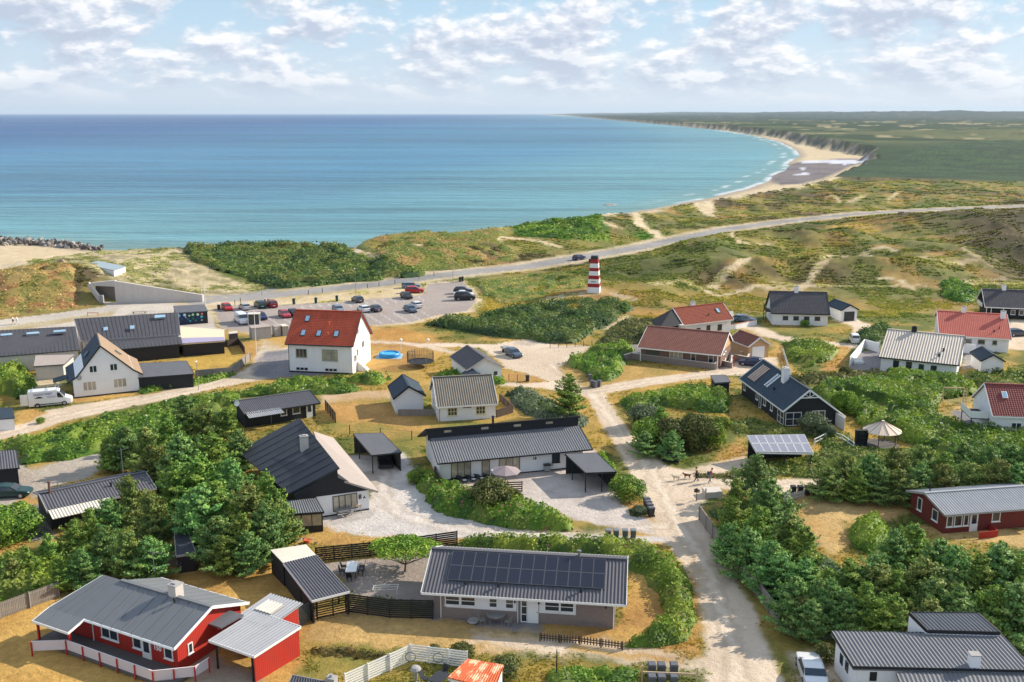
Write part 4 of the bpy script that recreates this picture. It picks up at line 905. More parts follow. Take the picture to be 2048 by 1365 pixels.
# ---- number 18: long white house with black clerestory
h = House('summer_house', 'long white house numbered 18 with dark ribbed roof and black clerestory strip', 'house', (876,927.3), (1185,898.6), 2.55, 10.5)
L = h.L; h.x0, h.x1, h.y0, h.y1 = .45, L-.9, .9, 10.0; h.zf = lambda y: 2.55+(4.0-2.55)*y/4.9
g = .2; prof = [(h.y0,-.6),(h.y1,-.6),(h.y1,2.6),(5.25,4.95),(4.9,3.75),(h.y0,h.zf(h.y0)-g)]
MB().add([(h.x0,)+p for p in prof]+[(h.x1,)+p for p in prof], [(0,1,2,3,4,5),(11,10,9,8,7,6)]+[(i,6+i,6+(i+1)%6,(i+1)%6) for i in range(6)]).build('wall', WHITE, h.root)
MB().slab((0,0,2.55),(L,0,2.55),(L,4.9,4.0),(0,4.9,4.0),'corr',.14,.3).build('roof', CORR, h.root)
MB().slab((L,10.5,2.5),(-.5,10.5,2.5),(-.5,4.75,5.25),(L,4.75,5.25),'flat',.12).build('rear_roof', FELTB, h.root)
c_ = MB().box(-.2,L-.15,4.93,5.15,3.7,5.08).build('clerestory', BLACKW, h.root)
for x in (2.2,6.8,10.9,15.0): MB().box(x-.45,x+.45,4.90,4.93,4.55,4.85).build('clerestory_window', GLASSL, c_)
MB().beam((0,-.04,2.47),(L,-.04,2.47),.05,.16).beam((-.52,4.7,5.2),(L+.04,4.7,5.2),.08,.2).beam((-.03,0,2.45),(-.03,4.9,3.95),.06,.2).beam((-.53,4.7,5.2),(-.53,10.5,2.45),.06,.2).beam((L+.03,0,2.5),(L+.03,4.9,3.95),.06,.2).build('fascia', BLACK, h.root)
h.win('front', 2.9, .25, 2.4, 1.95, 3, 1, BLACK, GLASSL, .06); h.win('front', 5.9, .1, 1.0, 2.1, 1, 1, BLACK, GLASSL, .06, 'french_window'); h.win('front', 8.8, .1, 2.6, 2.1, 3, 1, BLACK, GLASSL, .06, 'french_window'); h.win('front', 14.6, .95, 1.0, 1.15, 1, 1, BLACK)
MB().box(h.x0,h.x1,h.y0-.03,h.y0+.02,-.1,.14).build('plinth', BLACK, h.root)
text_mesh('house_number', '18', .5, (11.9, h.y0-.03, 1.72), (math.pi/2, 0, 0), BLACK, h.root)
h.flue(8.0, 5.6, 1.6, .14, BLACK); MB().box(16.5,17.6,5.0,5.1,4.1,4.5).build('roof_hatch', ALU, h.root)
MB().box(-.3,-.1,-3.0,.9,0,1.9).build('screen_wall', BLACKW, h.root)
# the black carport at number 18
quadbuild('carport', 'black carport with flat felt roof on slim posts beside the long white house', 'carport', [(1171,946,2.4),(1233,944,2.4),(1194,906,2.45),(1130,908,2.45)], BLACKW, FELT, 'flat', .12, .2, sides=(1,2), posts=[.0, .55, 3.35], fascia=BLACK)
# ---- 8A
def quad_roofs(root, quads, origin, rz):
    Mi = Matrix.Rotation(-rz, 3, 'Z'); out = []
    for q in quads: out.append([Mi @ (G(a, b, z)-origin) for a, b, z in q])
    return out
a = G(632,995,0); b = G(737,976.5,2.5); b0 = Vector((b.x,b.y,0)); rz = math.atan2(b0.y-a.y, b0.x-a.x)
a = G(633,993,2.5); a0 = Vector((a.x,a.y,0)); rz = math.atan2(b0.y-a0.y, b0.x-a0.x); root = thing('summer_house', 'white and black house numbered 8A under a big black roof and pale roof', 'house', a0, rz)
Lf = (b0-a0).length; q1, q2 = quad_roofs(root, [[(577,987.5,3.0),(678,935,5.6),(599,836,5.6),(474,903,2.6)], [(757,983,2.35),(659,953,4.35),(627,863,4.35),(667,876,2.5)]], a0, rz)
MB().slab(q1[0],q1[3],q1[2],q1[1],'seam',.22,1.6).build('black_roof', FELTB, root); q2f = [q2[0], q2[3], q2[2], q2[1]]
q2[2] = q2[1]+(q2[2]-q2[1]); MB().slab(q2[0],q2[3],q2[2],q2[1],'flat',.2).build('pale_roof', FELTP, root)
xr = Lf; e = q1[1]; xd = e.x; dep = 17.5
MB().prism([(0,0),(xr,0),(xr,dep),(0,dep)], -.3, [2.5,2.3,2.3,2.5]).build('wall', WHITE, root)
xl = q1[0].x+.5; MB().add([(xl,-.02,2.52),(xr+.3,-.02,2.25),(xd,-.02,4.2),(xd-.02,-.02,5.3),(xl,-.02,2.95),(xl,13,2.52),(xr+.3,13,2.25),(xd,13,4.2),(xd-.02,13,5.3),(xl,13,2.6)], [(0,1,2,3,4),(9,8,7,6,5),(0,5,6,1),(1,6,7,2),(2,7,8,3),(3,8,9,4),(4,9,5,0)]).build('gable_boarding', BLACKW, root)
MB().prism([(xl,.6),(0,.6),(0,dep-4),(xl,dep-4)], -.3, [2.5]*4).build('side_wall', BLACKW, root)
H8 = House.__new__(House); H8.root = root; H8.x0, H8.x1, H8.y0, H8.y1 = 0, xr, 0, dep
H8.win('front', 3.05, .45, 2.7, 1.75, 4, 1, BLACK, GLASSL, .07, sill=False); MB().box(0,xr,-.03,.02,-.1,.16).build('plinth', BLACK, root)
text_mesh('house_number', '8', .72, (xr-.98,-.03,1.65), (math.pi/2,0,0), BLACK, root); text_mesh('house_letter', 'A', .42, (xr-.5,-.03,1.52), (math.pi/2,0,0), BLACK, root)
c_ = quad_roofs(root, [[(603,917,3.9),(622,910,3.9),(622,896,4.2),(603,900,4.2)]], a0, rz)[0]; cx_, cy_ = c_[0].x+.45, c_[0].y+.3
ch = MB().box(cx_-.42,cx_+.42,cy_-.35,cy_+.35,3.4,6.35).build('chimney', CONC, root); MB().box(cx_-.48,cx_+.48,cy_-.41,cy_+.41,6.35,6.45).box(cx_-.2,cx_+.2,cy_-.2,cy_+.2,6.45,6.55).build('chimney_cap', CONCG, ch)
# garden room
root, L_, I = quadbuild('garden_room', 'small glazed garden room with ribbed roof at the foot of the white 8A house', 'garden room', [(556,1030,2.2),(648,1024,2.2),(632,996,2.45),(556,1004,2.45)], None, CORR, 'corr', .2, .1, .25, posts=[0,1,2,3,.5], fascia=BLACK)
m = MB(); g_ = MB()
for i in (0,1,2,3):
    p, q = I[i], I[(i+1)%4]; m.beam((p.x,p.y,.3),(q.x,q.y,.3),.08,.8); m.beam((p.x,p.y,1.98),(q.x,q.y,1.98),.08,.12)
    g_.beam((p.x,p.y,1.3),(q.x,q.y,1.3),.02,1.3)
    for k in (1,2,3): r_ = p.lerp(q,k/4); m.box(r_.x-.04,r_.x+.04,r_.y-.04,r_.y+.04,.6,2.0)
m.build('window_frame', BLACK, root); g_.build('pane', GLASSL, root)
# carport 8A
quadbuild('carport', 'black carport with grey felt roof behind the white 8A house', 'carport', [(743,911,2.4),(803,905,2.4),(765,866,2.5),(706,868,2.5)], BLACKW, FELT, 'flat', .12, .18, sides=(1,2), posts=[.02, 3.3], fascia=BLACK)
# lean-to with dark ribbed roof
quadbuild('shed', 'long black shed with dark ribbed roof and one cream sheet end', 'shed', [(624,1202,2.2),(699,1183,2.2),(632,1110,2.3),(566,1126,2.3)], BLACKW, CORRD, 'corr', .15, .12, .25, sides=(3,2), posts=[.02,.98,1.3,3.6], fascia=WTRIM)
r_ = [o for o in COL.objects if o.name.startswith('shed')][-1]
W4 = [G(566,1126,2.31), G(632,1110,2.31), G(612,1089,2.35), G(541,1100,2.35)]; Mi = Matrix.Rotation(-r_.rotation_euler[2],3,'Z'); W4 = [Mi@(w-Vector((r_.location.x,r_.location.y,0))) for w in W4]
MB().slab(W4[0],W4[1],W4[2],W4[3],'flat',.1).build('cream_roof_end', CORRW, r_); MB().prism([(w.x,w.y) for w in W4],-.2,2.1).build('store_wall', BLACKW, r_)
# ---- bottom right white house with black edged roofs
root, L_, I = quadbuild('summer_house', 'white house with black edged ribbed roofs and a small square roof vent', 'house', [(1707,1333,2.8),(2070,1341,2.8),(2003,1268,3.2),(1663,1262,3.2)], WHITE, CORR, 'corr', .3, .34, .3, fascia=BLACK)
q, = quad_roofs(root, [[(1855,1261,3.5),(2000,1265,3.5),(1955,1226,4.3),(1819,1225,4.3)]], root.location, root.rotation_euler[2])
MB().slab(*q,'corr',.24,.3).build('upper_roof', CORR, root); MB().prism([(p.x*.995+.02,p.y) for p in q],2.5,[p.z-.25 for p in q]).build('upper_wall', WHITE, root)
f = MB(); [f.beam(q[i]+Vector((0,0,-.1)), q[(i+1)%4]+Vector((0,0,-.1)), .06, .3) for i in range(4)]; f.build('upper_fascia', BLACK, root)
q, = quad_roofs(root, [[(1815,1400,2.3),(2090,1405,2.3),(2070,1346,2.5),(1792,1345,2.5)]], root.location, root.rotation_euler[2])
MB().slab(*q,'corr',.16,.3).build('lower_roof', CORR, root); MB().prism([(p.x,p.y) for p in [a.lerp(sum(q,Vector())/4,.06) for a in q]],-.3,2.1).build('lower_wall', WHITE, root)
q, = quad_roofs(root, [[(1943,1328,3.1),(1958,1328,3.1),(1956,1316,3.1),(1941,1316,3.1)]], root.location, root.rotation_euler[2]); p = q[0]
c_ = MB().box(p.x-.1,p.x+.6,p.y-.1,p.y+.5,2.6,3.75).build('chimney', WHITE, root); MB().box(p.x-.14,p.x+.64,p.y-.14,p.y+.54,3.75,3.82).build('chimney_cap', CONCG, c_)
MB().box(I[0].x+.9,I[0].x+1.4,I[0].y-.06,I[0].y+.02,1.6,2.3).build('window', BLACK, root); MB().box(I[0].x+2.5,I[0].x+3.5,I[0].y-1.5,I[0].y-1.42,.2,2.1).build('screen', WTRIM, root)
for k, t_ in enumerate((.30,.55)):
    p = I[3].lerp(I[0],t_); MB().box(p.x-.05,p.x+.03,p.y-.3,p.y+.3,1.2,2.0).build('window', GLASS, root)
# ---- red tile two-storey white house
h = House('villa', 'tall white house with steep red tiled roof and four skylights', 'house', (570,688), (706,693), 4.9, 11.0)
h.gable(9.6, WHITE, TILER, 'tile', of=.4, os=.35, yr=5.4, heb=4.7, fascia=mat('slate_bargeboard', s(70,80,92), .7, nvar=.1)); L = h.L
for x, y in ((2.6,1.75),(5.3,1.75),(8.3,1.75),(2.6,4.0)): h.skylight(x, y, .85, 1.25)
for x, y in ((6.6,3.1),(6.9,1.45)): h.vent(x, y, ORANGE, .12, .5)
h.win('front', 2.6, 2.6, 1.9, 1.45, 3, 1, mat('grey_green_frame', s(150,156,146), .6, nvar=.05)); h.win('front', 7.5, 2.2, 2.7, 1.9, 4, 1, MATS['grey_green_frame'], GLASSL)
for x in (1.9,2.6,3.3,6.9,7.6,8.3): h.win('front', x, .45, .55, .4, 1, 1, BLACK, sill=False, name='cellar_window')
for a, z, w_ in ((3.6,6.1,1.2),(6.4,3.2,1.4),(1.9,1.8,1.2)): h.win('right', a, z, w_, 1.2, 2, 1)
h.door('right', 3.2, .9, 2.1, WTRIM, True, 1.7); MB().box(h.x0-.01,h.x1+.02,h.y0-.02,h.y0+.02,-.2,.25).build('plinth', BLACK, h.root); h.gutter(DMETAL)
st = MB(); [st.box(h.x1+.1+i*.28,h.x1+.4+i*.28,2.7,3.7,0,1.6-i*.25) for i in range(6)]; st.build('entrance_steps', WTRIM, h.root)
# ---- white gable house by the van
h = HW('villa', 'white gabled house with steep weathered roof and satellite dish beside the white van', 'house', (141,765), -65, 10.5, 2.6, 10.0)
s_l, L = FELTD, h.L; zf = lambda y: 2.6+(7.8-2.6)*y/4.6 if y < 4.6 else 7.8-(7.8-2.9)*(y-4.6)/5.4
h.zf = zf; h.x0, h.x1, h.y0, h.y1 = .3, L-.15, .35, 9.6; prof = [(.35,-.5),(9.6,-.5),(9.6,zf(9.6)-.2),(4.6,7.55),(.35,zf(.35)-.15)]
MB().add([(h.x0,)+p for p in prof]+[(h.x1,)+p for p in prof], [(0,1,2,3,4),(9,8,7,6,5)]+[(i,5+i,5+(i+1)%5,(i+1)%5) for i in range(5)]).build('wall', WHITE, h.root)
MB().slab((0,-.5,2.5),(L,-.5,2.5),(L,.9,3.35),(0,.9,3.35)).slab((0,.9,3.35),(L,.9,3.35),(L,4.6,7.8),(0,4.6,7.8)).build('dark_roof', FELTD, h.root)
MB().slab((L,10.3,2.75),(0,10.3,2.75),(0,9.0,3.6),(L,9.0,3.6)).slab((L,9.0,3.6),(0,9.0,3.6),(0,4.6,7.8),(L,4.6,7.8)).build('brown_roof', THATCH, h.root)
MB().beam((L+.03,-.5,2.42),(L+.03,.9,3.27),.07,.2).beam((L+.03,.9,3.27),(L+.03,4.6,7.72),.07,.2).beam((L+.03,4.6,7.72),(L+.03,9.0,3.5),.07,.2).beam((L+.03,9.0,3.5),(L+.03,10.3,2.65),.07,.2).build('bargeboard', BLACK, h.root)
h.win('right', 2.6, .95, 1.9, 1.45, 3, 1, WTRIM, GLASSL); h.win('right', 6.9, .95, 1.9, 1.45, 3, 1, WTRIM, GLASSL); h.win('right', 3.3, 3.7, 1.1, 1.1, 2); h.win('right', 6.2, 3.7, 1.1, 1.1, 2)
MB().box(h.x1-.02,h.x1+.02,.35,9.6,-.2,.18).build('plinth', BLACK, h.root); d = MB().lathe((0,0,0),[(.02,0),(.3,.04),(.42,.12)],14,False).build('satellite_dish', CONCG, h.root)
d.location = (h.x1+.28,1.3,3.2); d.rotation_euler = (0, R(75), R(-30))
h.skylight(6, 2.7, .6, 1.1); h.skylight(6, 7.2, .6, 1.1)
MB().slab((5.6,-2.4,2.3),(8.2,-2.4,2.3),(8.2,-.4,2.7),(5.6,-.4,2.7)).build('porch_roof', FELTD, h.root); [MB().box(x,x+.15,-2.2,-2.05,0,2.2).build('porch_post', WTRIM, h.root) for x in (5.9,7.8)]
quadbuild('garage', 'low garage with pale felt roof and white doors behind the white van', 'garage', [(67,733,2.4),(128,729,2.4),(150,709,2.9),(71,711,2.9)], CONC, FELTP, 'flat', .25, .2, fascia=FELT)
quadbuild('annexe', 'flat black roofed annexe between the white gabled house and the green hedge', 'annexe', [(276,756,2.2),(388,748,2.2),(373,722,2.3),(276,727,2.3)], BLACKW, FELT, 'flat', .2, .16, fascia=BLACK)
# ---- beach building with zinc roofs
quadbuild('beach_building', 'long dark zinc roofed building with three skylights left of the gabled house', 'building', [(-60,718,3),(160,700,3),(151,653,5.2),(-60,664,5.2)], CONC, SEAM, 'seam', .3, .16, .62)
b1 = [o for o in COL.objects if o.name.startswith('beach_building')][-1]
quadbuild('beach_building', 'taller dark zinc roofed building with a mural end beside the car park', 'building', [(161,683,3.3),(361,669,3.3),(356,625,5.6),(148,638,5.6)], CONC, SEAM, 'seam', .3, .16, .62, fascia=CONCG)
b2 = [o for o in COL.objects if o.name.startswith('beach_building')][-1]
def on_roof(root, quads, name, m, hgt=.3, pane=None):
    for q in quads:
        Q, = quad_roofs(root, [q], Vector((root.location.x,root.location.y,0)), root.rotation_euler[2]); n = (Q[1]-Q[0]).cross(Q[3]-Q[0]).normalized(); o = MB().poly(Q, n*hgt).build(name, m, root)
        if pane: c_ = sum(Q,Vector())/4; MB().poly([(p.lerp(c_,.12)) for p in Q], n*(hgt+.02)).build('pane', pane, o)
zz = lambda y, y0, y1, z0, z1: z0+(z1-z0)*(y0-y)/(y0-y1)
for x0, x1, y in ((1,25,674),(53,79,671),(107,132,667)): on_roof(b1, [[(x0,y+2,zz(y+2,709,658,3.05,5.2)),(x1,y,zz(y,707,656,3.05,5.2)),(x1,y-4,zz(y-4,707,656,3.05,5.2)),(x0,y-2,zz(y-2,709,658,3.05,5.2))]], 'skylight', ALU, .35, SKYG)
on_roof(b2, [[(309,640,zz(640,673,629,3.3,5.6)),(331,638,zz(638,672,627,3.3,5.6)),(331,633,zz(633,672,627,3.3,5.6)),(309,634,zz(634,673,629,3.3,5.6))]], 'skylight', ALU, .35, SKYG)
for x, y in ((207,661),(260,658)): on_roof(b2, [[(x,y+2,zz(y+2,679,634,3.3,5.6)),(x+9,y+1,zz(y+1,679,634,3.3,5.6)),(x+9,y-6,zz(y-6,679,634,3.3,5.6)),(x,y-5,zz(y-5,679,634,3.3,5.6))]], 'skylight', ALU, .12, SKYG)
q, = quad_roofs(b2, [[(180,704,2.5),(365,688,2.5),(362,674,2.95),(170,688,2.95)]], Vector((b2.location.x,b2.location.y,0)), b2.rotation_euler[2]); MB().slab(*q,'seam',.14,.62).build('lower_roof', SEAM, b2); MB().prism([(p.x,p.y) for p in [a.lerp(sum(q,Vector())/4,.08) for a in q]],-.3,2.3).build('lower_wall', BLACK, b2)
q, = quad_roofs(b2, [[(363,688,2.4),(450,682,2.4),(448,660,2.5),(361,653,2.5)]], Vector((b2.location.x,b2.location.y,0)), b2.rotation_euler[2]); MB().slab(*q,'flat',.2).build('canopy_roof', mat('cream_roof_sheet', s(222,204,176), .8, nvar=.06), b2); MB().prism([(p.x,p.y) for p in [a.lerp(sum(q,Vector())/4,.05) for a in q]],-.3,2.18).build('canopy_wall', BLACK, b2)
# pane strip of pale panels on the canopy
q, = quad_roofs(b2, [[(363,688,2.42),(450,682,2.42),(448,675,2.45),(363,677,2.45)]], Vector((b2.location.x,b2.location.y,0)), b2.rotation_euler[2]); MB().poly([p+Vector((0,0,.02)) for p in q],(0,0,.05)).build('solar_strip', mat('mauve_panels', s(150,140,170), .4, kind='solar', nvar=.05, col2=s(196,190,210)), b2)
# mural kiosk
root, L_, I = quadbuild('kiosk', 'black kiosk with a mural of coloured discs on a navy wall beside the car park', 'kiosk', [(352,626,2.6),(416,622,2.6),(409,609,2.8),(346,612,2.8)], BLACK, FELT, 'flat', .15, .2, zg=0.)
wf = I[1]-I[0]; wl_ = wf.length; ux = wf.normalized(); ny = Vector((ux.y,-ux.x,0)); mp = lambda a, z, o: I[0]+ux*a*wl_+ny*o+Vector((0,0,z-I[0].z))
brd = MB().poly([mp(.02,.25,.02),mp(.86,.25,.02),mp(.86,2.35,.02),mp(.02,2.35,.02)], ny*.04).build('mural_board', NAVY, root)
cols = [((.07,1.95,.30),s(90,180,220)),((.25,2.0,.30),s(190,208,226)),((.40,1.82,.22),s(150,210,130)),((.52,1.98,.26),s(160,214,150)),((.68,1.95,.28),s(196,222,170)),((.82,2.02,.24),s(228,110,90)),((.80,1.45,.26),s(90,190,200)),
 ((.16,1.2,.20),s(40,70,120)),((.35,1.1,.26),s(30,96,110)),((.52,1.2,.24),s(40,110,80)),((.68,1.2,.26),s(34,60,120)),((.28,1.5,.12),s(200,214,230)),((.60,.75,.22),s(40,120,90)),((.42,.7,.20),s(60,150,160)),((.80,.75,.18),s(150,200,140))]
for k, ((a_, z_, r_), c_) in enumerate(cols):
    m = mat('mural_%s' % ['sky','mist','lime','leaf','pear','coral','cyan','navy','sea','moss','ink','pale','fern','lagoon','sage'][k], c_, .7, nvar=.05); p = []
    for i in range(14): t = 2*math.pi*i/14; p.append(mp(a_+r_*math.cos(t)/wl_, z_+r_*math.sin(t), .062+.002*k))
    MB().poly(p, ny*.006).build('painted_disc', m, brd)
# concrete retaining wall with tunnel mouth
root = thing('retaining_wall', 'pale concrete retaining wall with a tunnel mouth cut into the dune', 'wall', T(207,605)); c0 = root.location.copy()
a = T(232,606)-c0; b = T(406,604)-c0; zt = lambda px, py, base: base
MB().poly([a+Vector((0,0,-1)), b+Vector((0,0,-1)), b+Vector((0,0,1.6)), a+Vector((0,0,5.0))], (0.1,.5,0)).build('main_face', CONC, root)
w0 = T(203,606)-c0; back = a+Vector((-9,11,0))
MB().poly([a+Vector((0,0.5,3.6)), a+Vector((0,.5,5.05)), a+Vector((-6.6,3.5,4.0)), a+Vector((-6.6,3.5,3.3))], (0.,.9,0)).build('tunnel_lintel', CONC, root)
MB().beam(w0+Vector((0,0,.3)), a+Vector((-7.6,4.4,3.4)), .45, 1.4).build('wing_wall', CONC, root)
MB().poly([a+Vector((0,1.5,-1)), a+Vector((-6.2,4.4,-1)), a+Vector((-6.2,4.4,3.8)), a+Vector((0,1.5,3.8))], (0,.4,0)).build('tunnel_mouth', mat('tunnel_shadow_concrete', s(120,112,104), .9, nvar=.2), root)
MB().box(w0.x-.4,w0.x+.5,w0.y-.4,w0.y+.4,-.5,1.7).build('end_pillar', CONCG, root)
# ---- cottages in the middle
h = House('cottage', 'white cottage with weathered ribbed roof and dark bordered windows', 'cottage', (874,815), (995,808), 2.2, 9.0)
h.gable(5.3, WHITE, CORRB, 'corr', of=.35, os=.25, yr=4.6, heb=2.3, per=.32); GF = mat('cream_frame', s(214,206,170), .6, nvar=.05)
h.win('front', 2.2, .75, 1.35, 1.15, 3, 2, GF); h.win('front', 6.2, .75, 1.35, 1.15, 3, 2, GF); h.win('left', 2.2, 1.0, .9, 1.0, 2); h.win('left', 5.5, 1.0, .9, 1.0, 2)
f = MB(); h.fbox(f, 'front', 3.7, 4.9, 1.75, 1.93, 0, .04); f.build('name_board', mat('plum_board', s(120,60,66), .6), h.root); MB().tube((.35,h.y0-.07,0),(.35,h.y0-.07,2),.04,n=6).build('downpipe', METAL, h.root)
h.chimney(8.0, 6.4, .6, .5, .5, CONC)
h = House('garage', 'white garage with black roof in front of the blue pool lawn', 'garage', (776,773), (787,798), 2.3, 4.6); h.gable(4.0, WHITE, FELTD, 'shingle', of=.3, os=.25, yr=2.25, heb=2.5, fascia=BLACK)
h = House('garage', 'white garage with slate black roof beside the sandy square', 'garage', (899,714), (934,741), 2.3, 6.2); h.gable(4.0, WHITE, TILED, 'shingle', of=.3, os=.3, yr=3.1, heb=2.35, fascia=CONC); h.win('right', 4.9, .9, .8, .8, 1)
r_ = quadbuild('shed', 'tiny dark hipped shed roof poking up behind the white cottage', 'shed', [(929,752,1.6),(962,750,1.6),(958,743,1.6),(935,744,1.6)], BLACK, FELTD, 'flat', .1, .1)[0]
MB().add([(-.1,-.1,1.6),(2.5,-.1,1.6),(2.5,2.0,1.6),(-.1,2.0,1.6),(1.2,1.0,2.7)], [(0,1,4),(1,2,4),(2,3,4),(3,0,4),(3,2,1,0)]).build('hip_roof', FELTD, r_)
h = House('cabin', 'black cabin with dark ribbed roof and a pale clear canopy', 'cabin', (489,829), (640,806), 2.3, 6.4); h.gable(3.1, BLACKW, CORRD, 'corr', of=1.2, os=.3, yr=4.2, heb=2.3, fascia=BLACK)
h.win('front', 5.8, .9, .9, 1.0); h.win('front', 7.6, .9, 1.1, 1.0); h.door('front', 9.5, .9, 2.0)
MB().slab((.3,-1.1,2.0),(5.2,-1.1,2.0),(5.0,.4,2.4),(.2,.4,2.4),'corr',.05,.3).build('clear_canopy', CORRL, h.root); d = MB().lathe((0,0,0),[(.02,0),(.3,.04),(.42,.12)],14,False).build('satellite_dish', WTRIM, h.root); d.location = (-.2,2.6,3.2); d.rotation_euler = (R(70),0,R(-50))
MB().tube((.4,4.5,2.5),(.4,4.5,3.6),.03,n=5).build('dish_mast', METAL, h.root)
h = House('cabin', 'dark cabin with ribbed roof and cream lower sheets behind the spruces', 'cabin', (95,1024), (312,977), 2.2, 6.8); h.gable(3.0, BLACKW, CORRD, 'corr', of=.4, os=.3, yr=3.6, heb=2.2, fascia=CONCG, per=.3)
MB().slab((.1,-1.7,1.95),(6.2,-1.7,1.95),(6.2,.1,2.28),(.1,.1,2.28),'corr',.06,.3).build('cream_canopy', CORRW, h.root); h.flue(1.0, 3.3, 1.2, .12, mat('rusty_pipe', s(120,80,66), .8)); h.vent(2.0, 4.0, METAL, .05, .6); h.vent(6.9, 2.2, BLACK, .12)
MB().tube((8.6,3.6,2.8),(8.6,3.6,6.2),.04,n=6).beam((8.1,3.6,6.0),(9.4,3.6,6.15),.03,.03).build('aerial', METAL, h.root)
quadbuild('cabin', 'small black cabin with ribbed roof at the left edge above the green car', 'cabin', [(-60,945,2.3),(39,936,2.3),(33,900,2.7),(-60,906,2.7)], BLACKW, CORRD, 'corr', .25, .12, .3, fascia=BLACK)
root = quadbuild('shed', 'white shed with dark roof at the left edge below the lane', 'shed', [(-40,842,1.7),(30,836,1.7),(24,815,2.4),(-40,818,2.4)], WHITE, FELTD, 'flat', .15, .12)[0]
quadbuild('shed', 'half hidden black hut among the spruces behind the red house', 'shed', [(352,1112,1.9),(392,1106,1.9),(372,1052,2.6),(348,1060,2.6)], BLACKW, FELTB, 'flat', .15, .12, fascia=CONCG)
# ---- upper right group
h = House('summer_house', 'brown brick house with brown tiled roof behind a low brick terrace wall', 'house', (1275,695), (1442,711), 2.5, 9.6); h.gable(5.1, BRICKB, TILEB, 'tile', of=1.0, os=.25, yr=6.2, heb=3.0, gab=BRICKT)
for a, w_, n_ in ((6.6,2.3,3),): h.win('front', a, .3, w_, 1.9, n_, 1, WTRIM, GLASSL, name='french_window')
h.win('front', 9.6, .15, .9, 2.0, 1, 1, name='french_window'); h.win('front', 12.6, .15, .9, 2.0, 1, 1, name='french_window')
for x in (.5, 13.9): MB().box(x-.06,x+.06,.2,.32,0,2.3).build('porch_post', WTRIM, h.root)
q = MB().box(1.2,3.6,.9,1.0,.3,1.9).build('sideboard', mat('olive_board', s(84,84,74), .8), h.root)
h.win('right', 3.4, 1.9, 1.2, .9, 2); h.door('right', 5.0)
wall_line('terrace_wall', 'low grey brick wall around the terrace of the brown brick house', [(1249,722),(1262,718),(1430,740),(1434,728)], 1.05, .25, BRICKG, CONC)
wall_line('terrace_wall', 'short brick wall stub right of the brown house terrace', [(1436,730),(1462,737),(1464,722)], .95, .25, BRICKG, CONC)
wall_line('terrace_wall', 'low grey wall with white cap round the barbecue yard beside the tan garage', [(1470,722),(1495,727),(1502,710)], 1.1, .25, BRICKG, CONC)
wall_line('garden_wall', 'plain pale wall joining the brown house to the tan garage', [(1463,700),(1502,706)], 1.9, .2, CONCG)
h = HW('garage', 'tan brick garage with brown tiled roof and white doors', 'garage', (1497,694), -70, 6.4, 2.3, 4.6); h.gable(3.8, BRICKT, TILEB, 'tile', of=.25, os=.3, yr=2.3)
f = MB(); h.fbox(f, 'right', 1.0, 3.5, .05, 2.1, 0, .05); f.build('garage_door', WTRIM, h.root)
h = House('summer_house', 'white house with rust red tiled roof and glazed black gable', 'house', (1367,651), (1467,639), 2.8, 7.0); h.gable(5.5, WHITE, TILEW, 'tile', of=.4, os=.3, yr=3.5, gab=BLACKW)
h.skylight(9.7, 2.0, .75, 1.2); h.chimney(5.0, 3.8, 1.0, .8, .6); h.win('front', 3.9, 1.0, .9, .8, 1, 1, BLACK); h.win('front', 6.3, .2, .9, 1.9, 1, 1, BLACK, name='french_window'); h.win('front', 9.1, .9, 1.0, 1.1, 1, 1, BLACK); h.vent(7.0,1.3)
MB().slab((-5.5,0.4,2.4),(-.1,.2,2.9),(-.1,3.5,5.4),(-5.0,3.5,3.6)).build('glass_lean_roof', BLACK, h.root); g_ = MB().box(-5.0,-.2,.8,.9,.2,2.5).build('glass_wall', GLASS, h.root); MB().box(-5.2,-5.0,.6,3.6,-.2,2.6).build('end_wall', WHITE, h.root)
f = MB(); [f.box(-5.0+i*1.2,-4.9+i*1.2,.74,.82,.2,2.6) for i in range(5)]; f.build('glass_wall_frame', BLACK, h.root); MB().box(-1.0,-.1,-.6,.2,0,3.0).build('outdoor_chimney', CONC, h.root)
wall_line('terrace_wall', 'low white wall with red top around the terrace by the silver car', [(1425,664),(1470,659),(1512,650)], 1.0, .22, WHITE, PINKC)
root = quadbuild('shed', 'small teal fronted gabled shed behind the silver car', 'shed', [(1457,634,2.2),(1468,632,2.2),(1466,622,2.4),(1455,624,2.4)], TEAL, CONCG, 'flat', .1, .1)[0]
h = House('summer_house', 'long white house with dark grey roof and a row of four small black windows', 'house', (1543,626.5), (1660,629), 2.5, 9.2); h.gable(6.2, WHITE, TILED, 'tile', of=.4, os=.3, yr=4.6, fascia=BLACK)
for i in range(4): h.win('front', 2.9+i*2.1, 1.1, 1.05, .75, 1, 1, BLACK)
h.chimney(5.4, 4.6, 1.1, .8, .6); MB().box(-.9,.2,1.5,5.2,2.4,2.5).box(-.9,-.85,1.5,5.2,2.5,3.4).box(-.9,-.8,1.5,1.6,0,2.4).box(-.9,-.8,5.1,5.2,0,2.4).build('balcony', BLACK, h.root)
h = HW('garage', 'small white garage with dark door and black gabled roof on the dune edge', 'garage', (1683,621), -80, 6.5, 2.4, 3.9); h.gable(3.5, WHITE, FELTD, 'flat', of=.2, os=.25, yr=1.9, fascia=BLACK); f = MB(); h.fbox(f, 'right', .8, 3.1, .05, 2.0, 0, .05); f.build('garage_door', DMETAL, h.root)
wall_line('garden_wall', 'low white yard wall between the dark roofed house and its garage', [(1663,628),(1686,628)], 1.3, .2, WHITE)
h = House('summer_house', 'black timber house with dark roof at the right edge beyond the rose roof', 'house', (1970,614), (2110,620), 2.5, 9.0); h.gable(5.5, BLACKW, TILED, 'tile', of=1.0, os=.6, yr=4.8)
